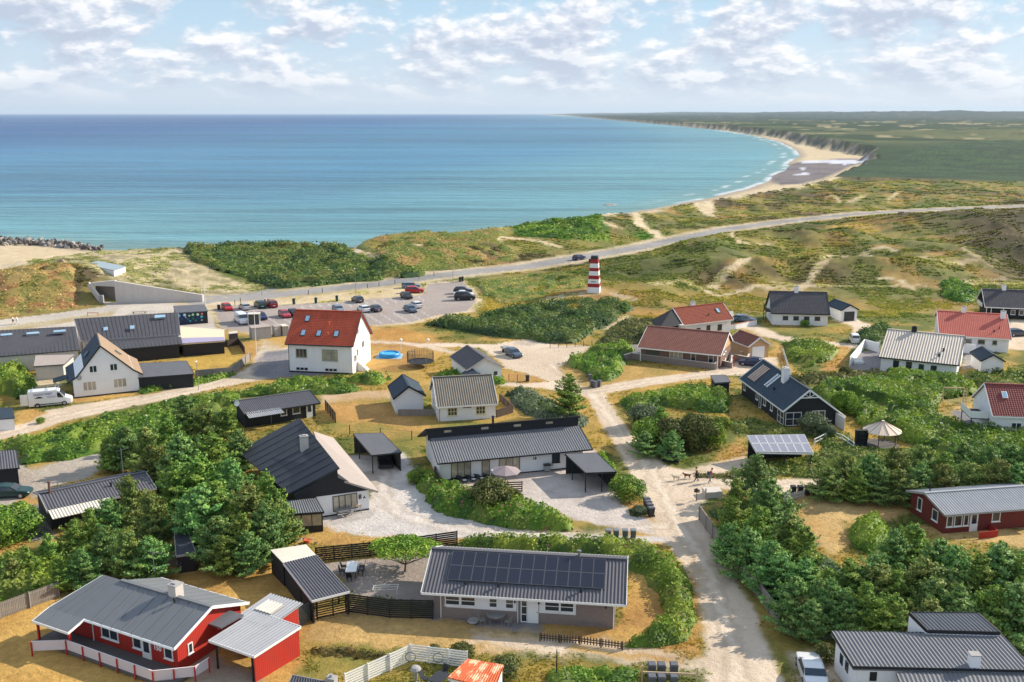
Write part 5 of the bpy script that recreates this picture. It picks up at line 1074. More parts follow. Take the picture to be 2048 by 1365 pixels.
h.chimney(4.3, 4.8, 1.0, .8, .6); h.win('front', 5.7, .9, .9, 1.0); h.win('front', 7.3, .9, .9, 1.0); [MB().box(x-.06,x+.06,.1,.22,0,2.3).build('porch_post', WTRIM, h.root) for x in (.4,1.3,3.6)]
MB().beam((-.3,1.4,2.6),(-.3,6.5,2.6),.1,.8).build('balcony_front', WTRIM, h.root)
h = House('summer_house', 'white house with rose red tiled roof and two white chimneys', 'house', (1878,670), (2023,679), 2.6, 12.0); h.gable(5.7, WHITE, TILER2, 'tile', of=.4, os=.3, yr=7.4, heb=3.8)
h.chimney(4.6, 7.4, 1.0, .8, .6); h.chimney(11.2, 6.2, 1.3, .9, .6); [h.vent(x, y) for x, y in ((9.3,1.7),(10.3,2.9))]; h.win('front', 5.0, 1.3, 1.2, .8, 1, 1, MATS['grey_green_frame']); h.win('front', 7.2, 1.3, 1.2, .8, 1, 1, MATS['grey_green_frame']); h.win('front', 9.4, 1.3, .8, .8, 1, 1, MATS['grey_green_frame'])
h = House('summer_house', 'white house with pale weathered tiled roof and walled terrace', 'house', (1758,714), (1918,731), 2.5, 14.5); h.gable(5.6, WHITE, TILEP, 'corr', of=.4, os=.3, yr=8.5, heb=3.2, per=.42, fascia=BLACK, amp=.06)
h.chimney(4.3, 8.5, .8, .8, .6, BLACK, BLACK); [h.vent(x, y, BLACK, .14) for x, y in ((9.0,1.9),(9.5,3.6))]; h.win('front', 2.7, .1, .9, 2.0, 1, 1, BLACK, name='french_window'); h.win('front', 4.7, .1, .9, 2.0, 1, 1, BLACK, name='french_window'); h.win('front', 6.6, 1.1, .8, .8, 1, 1, BLACK); h.win('front', 8.5, 1.1, .9, .8, 1, 1, BLACK)
wall_line('garden_wall', 'white boarded terrace wall left of the pale tiled house', [(1757,705),(1728,697),(1699,733)], 1.7, .15, WHITE)
wall_line('garden_wall', 'white yard wall between the pale tiled house and the small slate shed', [(1922,705),(1948,708)], 1.7, .15, WHITE)
h = HW('garage', 'small white garage with slate roof right of the pale tiled house', 'garage', (1962,722), -98, 6.0, 2.2, 3.8); h.gable(3.3, WHITE, FELTD, 'shingle', of=.2, os=.25, yr=1.9, fascia=BLACK)
h = House('summer_house', 'white house with maroon tiled roof, skylight and black balcony', 'house', (1985,832), (2110,837), 3.2, 9.0); h.gable(6.4, WHITE, TILEM, 'tile', of=.35, os=.2, yr=4.5)
h.skylight(2.2, 2.9, .7, 1.1, WTRIM); h.win('front', 3.2, 1.4, 1.3, .9, 2); b_ = MB().box(-2.2,.1,1.5,6.0,2.2,2.35).box(-2.1,-2.0,1.6,1.7,0,2.2).box(-2.1,-2.0,5.8,5.9,0,2.2).build('balcony', BLACK, h.root); MB().box(-2.25,-2.2,1.5,6.0,2.35,3.3).box(-2.2,0,1.45,1.5,2.35,3.3).build('balcony_rail', WTRIM, h.root)
h = House('summer_house', 'dark red cabin with pale ribbed roof and white framed windows', 'cabin', (1890,1030), (2100,1014), 2.3, 7.0); h.gable(3.2, DRED, CORRL, 'corr', of=.5, os=.3, yr=3.7, heb=2.2, per=.3, fascia=CONCG)
h.win('front', .95, .7, .7, 1.2); h.win('front', 1.9, .7, .9, 1.2); h.win('front', 2.8, .7, .6, 1.2); h.door('front', 3.7, .9, 2.0); h.win('front', 6.2, .9, .95, 1.05); h.win('left', 2.0, .8, 1.0, 1.2); h.win('left', 4.8, .8, .8, 1.4, 1); h.flue(.9, 4.2, .9, .07, BLACK)
wall_line('terrace_fence', 'low red boarded fence around the dark red cabin terrace', [(1958,1078),(1994,1074),(1975,1058)], .7, .08, REDW)
# ---- black A house with truss gable
h = House('summer_house', 'black boarded house with blue black roof, white trussed gable and tall white chimney', 'house', (1479,758), (1567,823), 2.35, 9.0); h.gable(5.25, BLACKW, FELTD, 'shingle', of=.35, os=.3, yr=3.6, heb=1.25); L = h.L
for x in (1.5,6.6,9.6,12.2): h.win('front', x, .95, .8, 1.0, 1)
h.win('front', 7.9, .05, .8, 2.0, 1, name='french_window'); h.win('front', 15.5, .15, 2.2, 1.9, 2, 2, name='french_window'); h.win('right', 1.6, .15, 2.3, 1.9, 2, 2, name='french_window'); h.win('right', 5.2, .15, 1.9, 2.0, 2, 1, name='french_window')
ch = h.chimney(10.2, 2.9, 1.9, 1.0, .75, WHITE, CONC); [h.skylight(x, 2.1, .35, 2.6, WTRIM) for x in (7.4,8.2)]; h.vent(10.3,1.3,BLACK,.12)
for k in range(4): h.skylight(1.9+k*.7, 1.9, .4, 3.0, mat('copper_frame', s(206,170,150), .5), GLASSL)
t_ = MB(); zt = 4.15; yl, yr_ = 2.25, 5.1
t_.beam((L+.07,yl,zt),(L+.07,yr_,zt),.08,.12); t_.beam((L+.07,3.6,zt),(L+.07,3.6,5.1),.08,.1); t_.beam((L+.07,3.6,zt+.05),(L+.07,2.9,4.62),.08,.08); t_.beam((L+.07,3.6,zt+.05),(L+.07,4.35,4.62),.08,.08); t_.build('gable_truss', WTRIM, h.root)
wall_line('screen', 'short white boarded screen at the end of the black trussed house', [(1670,850),(1688,862)], 1.8, .08, WTRIM)
# hut near it
quadbuild('shed', 'little black shed with grey felt roof beside the gravel lane', 'shed', [(1430,766,2.0),(1461,764,2.0),(1452,750,2.2),(1421,751,2.2)], BLACKW, FELT, 'flat', .15, .14, fascia=FELT)
# ---- solar carport
root, L_, I = quadbuild('carport', 'open carport roofed with pale solar panels on white rafters', 'carport', [(1513,905,1.9),(1627,907,1.9),(1609,870,2.9),(1494,872,2.9)], BLACKW, BLACK, 'flat', .2, .12, sides=(2,), posts=[0,.5,1,3], postm=BLACK, fascia=WTRIM)
a, b, c_, d = L_; n = (b-a).cross(d-a).normalized(); fr_ = MB()
for i in range(7):
    for j in range(2):
        g = lambda u, v: a.lerp(b, u).lerp(d.lerp(c_, u), v)
        q = [g((i+.04)/7,(j+.03)/2),g((i+.96)/7,(j+.03)/2),g((i+.96)/7,(j+.97)/2),g((i+.04)/7,(j+.97)/2)]; MB().poly([p+n*.06 for p in q], n*.04).build('solar_panel', SOLARP, root)
        for p, q_ in zip(q, q[1:]+q[:1]): fr_.beam(p+n*.085, q_+n*.085, .04, .05, n)
fr_.build('panel_frames', WTRIM, root)
# ---- beacon tower
root = thing('beacon_tower', 'red and white banded wooden sea beacon standing on the dune top', 'beacon', T(1188,583), R(-12)); REDB = mat('beacon_red', s(158,40,40), .7, nvar=.12); zb = [0,1.15,2.0,3.0,3.85,4.85,5.6,6.6,7.6]
wd = lambda z: 2.9-1.2*z/7.6
for i in range(8):
    z0, z1 = zb[i]-(.5 if i == 0 else 0), zb[i+1]; a, b = wd(z0)/2, wd(z1)/2
    MB().add([(-a,-a,z0),(a,-a,z0),(a,a,z0),(-a,a,z0),(-b,-b,z1),(b,-b,z1),(b,b,z1),(-b,b,z1)], [(3,2,1,0),(4,5,6,7),(0,1,5,4),(1,2,6,5),(2,3,7,6),(3,0,4,7)]).build('red_band' if i % 2 else 'white_band', REDB if i % 2 else WTRIM, root)
MB().box(-.6,.5,-1.32,-1.05,2.35,2.5).build('slot', BLACK, root); MB().box(-.9,.9,-.9,.9,7.6,7.7).box(-.75,.75,-.75,.75,7.7,8.3).build('lantern_top', DMETAL, root); MB().box(-1.3,-.85,-.4,.2,6.8,7.5).build('side_box', BLACK, root)
# ---- low glass strip and tiny beach hut in the left dune
p = T(170,530); zt_ = max(T(a_, b_).z for a_, b_ in ((170,529),(228,541),(252,533),(196,522)))+.9; quadbuild('bunker_roof', 'long low skylight of blue glass and white wall sunk in the dune', 'skylight', [(170,529,zt_),(228,541,zt_),(252,533,zt_),(196,522,zt_)], WHITE, mat('grey_blue_glass', s(150,164,170), .35, nvar=.08), 'flat', .15, .15, zg=p.z)
p = T(124,537); hr_ = thing('hut', 'tiny white and red hut with pyramid roof half buried in the dune', 'hut', p); MB().box(-1.2,1.2,-1,1,-.5,1.3).build('wall', WHITE, hr_); MB().box(-1.22,1.22,-1.03,-.98,.5,.9).build('band', REDB, hr_)
MB().add([(-1.5,-1.2,1.3),(1.5,-1.2,1.3),(1.5,1.2,1.3),(-1.5,1.2,1.3),(0,0,2.6)], [(0,1,4),(1,2,4),(2,3,4),(3,0,4),(3,2,1,0)]).build('roof', THATCH, hr_)
# ---- round pavilion
root = thing('pavilion', 'round garden pavilion with pale segmented cone roof in the shrubs', 'pavilion', T(1762,890)); MB().lathe((0,0,0),[(2.15,0),(2.15,.12)],14).build('floor', DECK, root)
m = MB(); N_ = 12
for i in range(N_):
    t0 = 2*math.pi*i/N_; t1 = 2*math.pi*(i+1)/N_; m.add([(2.45*math.cos(t0),2.45*math.sin(t0),2.0),(2.45*math.cos(t1),2.45*math.sin(t1),2.0),(.15*math.cos(t1),.15*math.sin(t1),3.2),(.15*math.cos(t0),.15*math.sin(t0),3.2)], [(0,1,2,3)])
m.lathe((0,0,3.15),[(.2,0),(.2,.15)],8); m.build('cone_roof', SAILC, root); rb = MB()
for i in range(N_): t0 = 2*math.pi*i/N_; rb.beam((2.46*math.cos(t0),2.46*math.sin(t0),2.02),(.15*math.cos(t0),.15*math.sin(t0),3.23),.05,.05)
rb.build('roof_ribs', mat('rib_brown', s(150,130,120), .7), root)
for i in range(0, N_, 2): t0 = 2*math.pi*i/N_; x, y = 2.15*math.cos(t0), 2.15*math.sin(t0); MB().tube((x,y,0),(x,y,2.05),.05,n=6).build('post', BLACK, root)
root = thing('garden_cabinet', 'black framed glazed cabinet left of the round pavilion', 'cabinet', T(1721,893)); MB().box(-.75,.75,-.25,.3,0,.15).box(-.75,-.67,-.25,.3,.15,2.2).box(.67,.75,-.25,.3,.15,2.2).box(-.67,.67,-.25,.3,2.1,2.2).box(-.67,.67,-.25,.3,1.1,1.18).build('frame', BLACK, root); MB().box(-.66,.66,.22,.27,.15,2.1).build('pane', GLASS, root)
# ---- rusty shed bottom and fragments of the house below the picture
quadbuild('shed', 'white shed with bright rusty corrugated roof at the bottom edge', 'shed', [(896,1355,2.0),(990,1378,2.0),(1008,1330,2.1),(936,1318,2.1)], WHITE, RUST, 'corr', .12, .1, .2)
root, L_, I = quadbuild('summer_house', 'dark ridge of a house just entering the bottom edge with a small chimney', 'house', [(560,1405,2.2),(760,1440,2.2),(700,1372,3.1),(585,1350,3.1)], CONC, CORRD, 'corr', .2, .12, .3, fascia=CONCG)
q, = quad_roofs(root, [[(650,1370,3.0),(674,1370,3.0),(674,1360,3.0),(650,1360,3.0)]], Vector((root.location.x,root.location.y,0)), root.rotation_euler[2]); p = q[0]; MB().box(p.x,p.x+.7,p.y,p.y+.6,2.4,3.5).tube((p.x+.35,p.y+.3,3.5),(p.x+.35,p.y+.3,3.7),.12).build('chimney', CONCG, root)
# ================================================================ VEGETATION
rng = np.random.default_rng(11)
def leaf_material(name, var=.35, trans=.25):
    m = bpy.data.materials.new(name); m.use_nodes = True; nt = m.node_tree; b = nt.nodes['Principled BSDF']; out = nt.nodes['Material Output']
    at = nd(nt, 'ShaderNodeAttribute'); at.attribute_name = 'Col'; oi = nd(nt, 'ShaderNodeObjectInfo')
    hs = nd(nt, 'ShaderNodeHueSaturation'); lk(nt, at.outputs['Color'], hs.inputs['Color'])
    lk(nt, mth(nt, 'ADD', mth(nt, 'MULTIPLY', oi.outputs['Random'], .035), .483), hs.inputs['Hue'])
    lk(nt, mth(nt, 'ADD', mth(nt, 'MULTIPLY', oi.outputs['Random'], var), 1-var/2), hs.inputs['Value'])
    lk(nt, hs.outputs[0], b.inputs['Base Color']); b.inputs['Roughness'].default_value = .6; b.inputs['Specular IOR Level'].default_value = .25
    tr = nd(nt, 'ShaderNodeBsdfTranslucent'); lk(nt, mixc(nt, 1., hs.outputs[0], (1.1,1.25,.7,1), 'MULTIPLY'), tr.inputs['Color'])
    mx = nd(nt, 'ShaderNodeMixShader'); mx.inputs[0].default_value = trans; lk(nt, b.outputs[0], mx.inputs[1]); lk(nt, tr.outputs[0], mx.inputs[2]); lk(nt, mx.outputs[0], out.inputs['Surface'])
    return m
M_LEAF = leaf_material('leaves', 0.0); M_CONIF = leaf_material('conifer_needles', .35, .18); M_GRASS = leaf_material('grass_blades', 0, .45)
def mesh_np(name, V, nper, C_, m, faces=None):
    """V (N*nper,3) separate n-gons, C_ per-vertex colour"""
    me = bpy.data.meshes.new(name); V = np.asarray(V, np.float32); n = len(V)//nper if faces is None else len(faces)
    me.vertices.add(len(V)); me.vertices.foreach_set('co', V.ravel())
    me.loops.add(n*nper); me.polygons.add(n)
    idx = np.arange(n*nper, dtype=np.int32) if faces is None else np.asarray(faces, np.int32).ravel()
    me.loops.foreach_set('vertex_index', idx); me.polygons.foreach_set('loop_start', np.arange(0, n*nper, nper, dtype=np.int32)); me.update(calc_edges=True)
    ca = me.color_attributes.new('Col', 'FLOAT_COLOR', 'POINT'); ca.data.foreach_set('color', np.concatenate([C_, np.ones((len(C_), 1))], 1).astype(np.float32).ravel())
    me.materials.append(m); return me
def leaf_quads(P_, N_, size, rg=rng):
    """quads at P_ facing N_ with random spin"""
    n = len(P_); N_ = N_/np.linalg.norm(N_, axis=1, keepdims=True); t = rg.normal(size=(n, 3)); t -= N_*(t*N_).sum(1, keepdims=True); t /= np.linalg.norm(t, axis=1, keepdims=True); b = np.cross(N_, t)
    s1 = (size*rg.uniform(.6, 1.3, n))[:, None]/2; s2 = s1*rg.uniform(.6, 1.0, n)[:, None]
    q = np.stack([P_-t*s1, P_-b*s2, P_+t*s1, P_+b*s2], 1)        # diamond shaped leaf spray
    return q.reshape(-1, 3)
def domes(x, y, c_, seed):
    gx = np.floor(x/c_); gy = np.floor(y/c_); best = np.zeros(x.shape); idr = np.zeros(x.shape)
    for i in (-1, 0, 1):
        for j in (-1, 0, 1):
            a = gx+i; b = gy+j; cx_ = (a+.5+.8*(_h(a, b, seed)-.5))*c_; cy_ = (b+.5+.8*(_h(a, b, seed+1)-.5))*c_
            r = c_*(.62+.45*_h(a, b, seed+2)); hh = .55+.45*_h(a, b, seed+3)
            q = np.clip(1-((x-cx_)**2+(y-cy_)**2)/(r*r), 0, 1)**.6*hh
            m = q > best; best = np.where(m, q, best); idr = np.where(m, _h(a, b, seed+4), idr)
    return best, idr
PAL_ROSE = [K(104,138,46,1.), K(142,164,62,1.), K(78,112,44,1.), K(124,142,62,1.)]; PAL_DARK = [K(74,100,52,1.), K(96,118,60,1.), K(62,88,52,1.), K(118,130,70,1.)]; PAL_LITE = [K(140,152,66), K(116,136,58), K(158,160,86), K(96,122,52)]
PAL_GREY = [K(122,134,100), K(98,114,82), K(140,148,118), K(82,98,66)]; PAL_LIME = [K(140,170,50), K(118,152,48), K(160,180,70), K(100,136,46)]; PAL_OLIVE = [K(118,120,62), K(96,104,52), K(140,136,80), K(80,92,50)]
PAL_CONIF = [K(116,150,64,1.), K(144,170,74,1.), K(94,130,60,1.), K(164,178,84,1.)]; PAL_CONB = [K(102,142,76,1.), K(128,160,86,1.), K(88,126,70,1.), K(146,168,92,1.)]; PAL_CONY = [K(136,146,72,1.), K(112,134,66,1.), K(158,158,86,1.), K(96,122,64,1.)]
def thicket(name, label, cat, px, h, pal, c_=2.2, leaf=None, dens=1.0, edge=1.4, flowers=None, seed=1, px_=True, gaps=None, world_=None, kind=None, group=None, lift=0.):
    P_ = TP(px) if world_ is None else world_; cx_ = np.mean([p[0] for p in P_]); cy_ = np.mean([p[1] for p in P_]); D = math.hypot(cx_, cy_)
    leaf = leaf or (.13+.0013*D); x0, x1 = min(p[0] for p in P_), max(p[0] for p in P_); y0, y1 = min(p[1] for p in P_), max(p[1] for p in P_)
    WP = min(9., .07*math.hypot(x1-x0, y1-y0)) if D > 140 else 1.0; gp = (.34 if D > 140 and leaf < 2 else 0) if gaps is None else gaps
    def hc(x, y):
        xs = x+.9*(fbm(x/1.8, y/1.8, 401+seed, 2)-.5)+WP*(fbm(x/(1.6*WP+2), y/(1.6*WP+2), 405+seed, 3)-.5); ys = y+.9*(fbm(x/1.8, y/1.8, 403+seed, 2)-.5)+WP*(fbm(x/(1.6*WP+2), y/(1.6*WP+2), 407+seed, 3)-.5)
        d = psdf(xs, ys, P_)
        if gp: d = np.where(fbm(x/6.5, y/6.5, 409+seed, 4) < gp, np.minimum(d, -.2), d)
        e = np.clip(d/edge, 0, 1)**.5; b, idr = domes(x, y, c_, 411+seed); b2, _ = domes(x, y, c_*.38, 431+seed)
        big = .72+.56*(fbm(x/7, y/7, 441+seed, 3)-.2)
        return h*e*big*(.14+.72*b+.30*b2), idr, d
    area = (x1-x0)*(y1-y0); leaf = leaf*1.12; n = int(area*dens*5.0/(leaf*leaf)); n = min(n, 700000)
    x = rng.uniform(x0, x1, n); y = rng.uniform(y0, y1, n); k = inpoly(x, y, P_); x, y = x[k], y[k]
    z, idr, d = hc(x, y); e = .12; zx = (hc(x+e, y)[0]-z)/e; zy = (hc(x, y+e)[0]-z)/e
    w = np.sqrt(1+zx*zx+zy*zy); k = (rng.uniform(0, 1, len(x)) < np.clip(w/2.6, .3, 1)) & (z > .08*h); x, y, z, idr, zx, zy = x[k], y[k], z[k], idr[k], zx[k], zy[k]
    gzv = hz(x, y); drop = rng.uniform(0, 1, len(x))**2*np.clip(.12*h+.25*np.hypot(zx, zy), 0, .6); N_ = np.stack([-zx, -zy, np.ones_like(zx)], 1); N_ /= np.linalg.norm(N_, axis=1, keepdims=True)
    N_ = N_+rng.normal(size=N_.shape)*.55; P3 = np.stack([x, y, gzv+z-drop+lift], 1); V = leaf_quads(P3, N_, leaf)
    pal = np.array(pal); ci = (idr*len(pal)).astype(int) % len(pal); c0 = pal[ci]; c0 = c0*.6+pal[rng.integers(0, len(pal), len(x))]*.4; c0 = c0*rng.uniform(.72, 1.3, (len(x), 1))
    if flowers is not None:
        f = rng.uniform(0, 1, len(x)) < flowers[1]; c0[f] = np.array(flowers[0])*rng.uniform(.8, 1.1, (f.sum(), 1))
    o3 = np.array([cx_, cy_, 0.]); C_ = np.repeat(c0, 4, 0)
    # core surface beneath the leaves
    st = max(.35, leaf*1.6); nx_, ny_ = int((x1-x0)/st)+2, int((y1-y0)/st)+2; XX, YY = np.meshgrid(x0+np.arange(nx_)*st, y0+np.arange(ny_)*st, indexing='ij')
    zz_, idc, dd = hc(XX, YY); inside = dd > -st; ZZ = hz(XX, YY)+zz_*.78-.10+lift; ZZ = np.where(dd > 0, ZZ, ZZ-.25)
    id_ = np.arange(nx_*ny_).reshape(nx_, ny_); q = np.stack([id_[:-1, :-1], id_[1:, :-1], id_[1:, 1:], id_[:-1, 1:]], -1).reshape(-1, 4)
    ok = (inside[:-1, :-1] & inside[1:, 1:] & inside[1:, :-1] & inside[:-1, 1:]).ravel(); q = q[ok]; u, inv = np.unique(q.ravel(), return_inverse=True)
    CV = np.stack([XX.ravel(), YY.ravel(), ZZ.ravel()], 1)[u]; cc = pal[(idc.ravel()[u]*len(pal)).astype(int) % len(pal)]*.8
    me = mesh_np(name, np.concatenate([V-o3, CV-o3]), 4, np.concatenate([C_, cc]), M_LEAF, faces=np.concatenate([np.arange(len(V)).reshape(-1, 4), inv.reshape(-1, 4)+len(V)]))
    o = bpy.data.objects.new(name, me); COL.objects.link(o); o.location = (cx_, cy_, 0); tag(o, label, cat, group, kind); return o
WF = (K(235,232,226), .012); PF = (K(214,120,140), .02)
thicket('rose_thicket', 'long strip of rugosa rose scrub below the upper gravel lane', 'thicket', [(-80,915),(0,893),(130,862),(300,822),(400,802),(480,790),(600,770),(700,757),(765,750),(790,760),(760,776),(700,786),(640,794),(560,792),(480,800),(478,830),(470,860),(300,895),(190,905),(140,922),(60,930),(40,915),(0,905),(-80,930)], 1.9, PAL_ROSE, 2.4, seed=3, flowers=WF)
thicket('hedge', 'thick dark hedge island between the white driveway and the courtyard of number 18', 'hedge', [(826,950),(850,945),(885,968),(940,990),(1000,1003),(1050,1015),(1110,1035),(1150,1055),(1130,1064),(1050,1062),(960,1050),(890,1030),(850,1000),(830,970)], 2.5, PAL_ROSE, 1.9, seed=5, flowers=PF)
thicket('hedge', 'rugosa rose hedge curling around the back and right side of the solar roofed house', 'hedge', [(915,1084),(1080,1083),(1200,1086),(1290,1091),(1350,1120),(1385,1180),(1395,1250),(1365,1290),(1300,1305),(1252,1293),(1285,1268),(1322,1240),(1318,1190),(1285,1150),(1240,1128),(1100,1110),(920,1104)], 1.9, PAL_ROSE, 1.8, seed=7, flowers=PF)
thicket('thicket', 'rounded green thicket between the sandy square and the brown brick house', 'thicket', [(1135,722),(1180,704),(1250,694),(1275,702),(1258,716),(1245,728),(1255,742),(1225,764),(1185,765),(1160,745)], 2.2, PAL_ROSE, 2.4, seed=9, flowers=WF)
thicket('thicket', 'dark green thicket beside the little black shed and the lane fork', 'thicket', [(1236,806),(1290,792),(1400,778),(1448,782),(1462,802),(1455,828),(1400,825),(1330,815),(1260,830)], 2.2, PAL_ROSE, 2.2, seed=11)
thicket('thicket', 'dark bank of shrubs between the car park and the sandy square', 'thicket', [(845,650),(900,642),(950,640),(1000,624),(1080,612),(1180,602),(1240,607),(1262,620),(1240,640),(1200,660),(1160,686),(1090,688),(1050,680),(980,672),(920,662)], 2.2, PAL_DARK, 3.2, seed=13)
thicket('thicket', 'wide green thicket covering the bank between the coast road and the sea', 'thicket', [(350,504),(420,499),(560,494),(655,497),(700,508),(760,520),(820,538),(848,550),(760,563),(650,575),(560,580),(500,560),(430,540),(385,522)], 2.0, PAL_DARK+[K(122,140,66,1.), K(140,140,78,1.)], 4.2, leaf=.55, seed=15)
thicket('thicket', 'low green carpet of shrubs on the shore ridge above the surf', 'thicket', [(985,462),(1060,450),(1150,444),(1210,450),(1212,470),(1120,478),(1030,472)], 1.0, PAL_ROSE, 5, leaf=.75, seed=17, edge=4)
thicket('thicket', 'big tangle of green shrubs between the black trussed house and the maroon roof', 'thicket', [(1600,782),(1680,768),(1760,760),(1850,756),(1930,762),(1955,788),(1900,800),(1880,832),(1900,855),(1985,866),(2100,872),(2200,880),(2200,925),(1900,925),(1850,905),(1800,880),(1790,868),(1730,866),(1705,850),(1690,830),(1640,800)], 2.4, PAL_ROSE, 2.4, seed=19, flowers=WF)
thicket('thicket', 'smooth green thicket right of the tan brick garage', 'thicket', [(1565,688),(1640,690),(1676,702),(1655,726),(1600,742),(1575,722)], 1.8, PAL_ROSE, 2.4, seed=21)
thicket('grassy_scrub', 'pale yellow green scrub between the solar carport and the side lane', 'scrub', [(1440,946),(1560,925),(1650,905),(1700,898),(1900,905),(2060,930),(2060,955),(1700,958),(1500,955)], 1.0, PAL_LITE, 1.6, seed=23)
thicket('thicket', 'tall bushes at the left edge beside the garage with white doors', 'thicket', [(-80,745),(55,742),(72,772),(52,800),(0,805),(-80,812)], 3.2, PAL_ROSE, 2.6, seed=25)
thicket('hedge', 'low flowering hedge in front of the flat black annexe', 'hedge', [(278,778),(385,763),(465,747),(475,752),(400,770),(280,790)], 1.4, PAL_ROSE, 1.6, seed=27, flowers=WF)
thicket('thicket', 'leafy thicket behind the red house and its grey picket fence', 'thicket', [(-100,1165),(0,1135),(100,1125),(240,1108),(330,1104),(320,1116),(240,1130),(100,1180),(0,1212),(-100,1235)], 2.2, PAL_ROSE, 1.9, seed=29)
thicket('thicket', 'shrubs beside the lane end left of the pale tiled house', 'thicket', [(1712,668),(1770,655),(1795,672),(1760,698),(1718,692)], 2.2, PAL_DARK, 2.4, seed=31)
thicket('thicket', 'low bushes along the bottom edge beside the row of bins', 'thicket', [(1100,1345),(1200,1335),(1278,1340),(1275,1400),(1090,1410)], 1.3, PAL_ROSE, 1.5, seed=33)
thicket('hedge', 'small green hedge strip between number 18 and the gravel road', 'hedge', [(1196,910),(1208,904),(1232,938),(1238,975),(1226,968),(1212,940)], 1.7, PAL_LIME, 1.3, seed=35)
thicket('thicket', 'silvery grey green shrubs at the foot of the spruces above the bottom right house', 'thicket', [(1545,1240),(1600,1222),(1700,1216),(1770,1245),(1700,1282),(1620,1280),(1560,1265)], 2.0, PAL_GREY, 1.5, seed=37)
thicket('undergrowth', 'dark undergrowth beneath the spruces right of the gravel road', 'undergrowth', [(1412,1022),(1560,1005),(1640,1110),(1700,1150),(2150,1120),(2150,1235),(1990,1240),(1800,1236),(1600,1225),(1548,1205),(1480,1110)], 1.6, PAL_DARK, 2.0, seed=39, dens=.7)
thicket('bright_bush', 'bright yellow green bush in the clearing beside the spruces', 'bush', [(1695,1052),(1740,1042),(1780,1056),(1790,1090),(1740,1112),(1705,1095)], 2.2, PAL_LIME, 1.6, seed=41)
thicket('grassy_scrub', 'soft light green scrub around the garden in front of the black trussed house', 'scrub', [(1460,850),(1500,835),(1600,865),(1700,868),(1720,895),(1640,905),(1628,880),(1490,868),(1470,870)], .8, PAL_LITE, 1.4, seed=43)
thicket('thicket', 'green bushes just behind the white cottage with the ribbed roof', 'thicket', [(862,752),(900,745),(945,752),(1005,752),(1012,768),(960,775),(880,764)], 1.5, PAL_LIME, 1.8, seed=45)
thicket('thicket', 'grey green sea buckthorn beside the lone spruce', 'thicket', [(1010,790),(1050,782),(1100,800),(1150,830),(1180,840),(1170,856),(1100,850),(1050,830)], 1.4, PAL_GREY, 1.9, seed=47)
thicket('thicket', 'low bushes in front of the pale tiled house', 'thicket', [(1560,760),(1640,748),(1760,745),(1770,752),(1680,764),(1600,778)], 1.2, PAL_OLIVE, 1.8, seed=49)
thicket('thicket', 'dark shrubs behind the small white house at the right edge', 'thicket', [(1880,568),(1905,562),(1945,575),(1965,598),(1930,606),(1890,600)], 1.8, PAL_ROSE, 3, seed=51)
thicket('grassy_scrub', 'green scrub slope right of the sandy square below the beacon', 'scrub', [(1250,640),(1330,640),(1280,690),(1240,690),(1190,688),(1220,660)], .9, PAL_OLIVE, 2, seed=53)
thicket('thicket', 'green bushes on the slope right of the pale tiled house', 'thicket', [(1930,748),(2000,745),(2150,740),(2150,785),(2000,792),(1945,775)], 1.3, PAL_LITE, 2, seed=55)
thicket('scrub_bank', 'tall brown grassy bank behind the bottom slatted fence', 'scrub', [(618,1296),(700,1300),(800,1312),(790,1328),(700,1320),(630,1312)], .9, [K(132,112,60),K(110,104,54),K(150,128,74),K(96,90,50)], 1.2, seed=57)
thicket('thicket', 'green strip at the corner of the verge by the grey dustbins', 'thicket', [(1250,1020),(1285,1015),(1300,1030),(1275,1036),(1255,1032)], .7, PAL_OLIVE, 1, seed=59)
thicket('thicket', 'scrubby verge strip beside the two dog walkers', 'thicket', [(1385,945),(1440,948),(1480,955),(1470,962),(1390,956)], .5, PAL_OLIVE, 1, seed=61)
thicket('dune_grass', 'straw and olive marram grass on the left dune slope', 'grass', [(-120,565),(0,552),(70,548),(140,556),(160,572),(205,606),(120,620),(0,638),(-120,648)], .9, [K(176,162,92,1.), K(196,172,104,1.), K(150,148,80,1.), K(184,146,92,1.)], 2.4, leaf=.42, seed=73, kind='stuff', dens=.35)
thicket('dune_grass', 'mixed marram grass on the dune hills left of the coast road bend', 'grass', [(735,500),(760,485),(850,470),(960,470),(1010,490),(1040,515),(1020,525),(900,542),(800,530)], .8, [K(162,156,80,1.), K(138,148,70,1.), K(184,162,96,1.), K(116,136,62,1.)], 3.2, leaf=.5, seed=75, kind='stuff', dens=.3)
thicket('dune_grass', 'bright green and straw grass strip around the beacon mound', 'grass', [(960,565),(1060,550),(1160,552),(1175,575),(1120,585),(1060,600),(1000,608),(970,596)], .8, [K(160,158,80,1.), K(138,150,70,1.), K(180,160,92,1.), K(116,138,62,1.)], 2.6, leaf=.42, seed=77, kind='stuff', dens=.35)
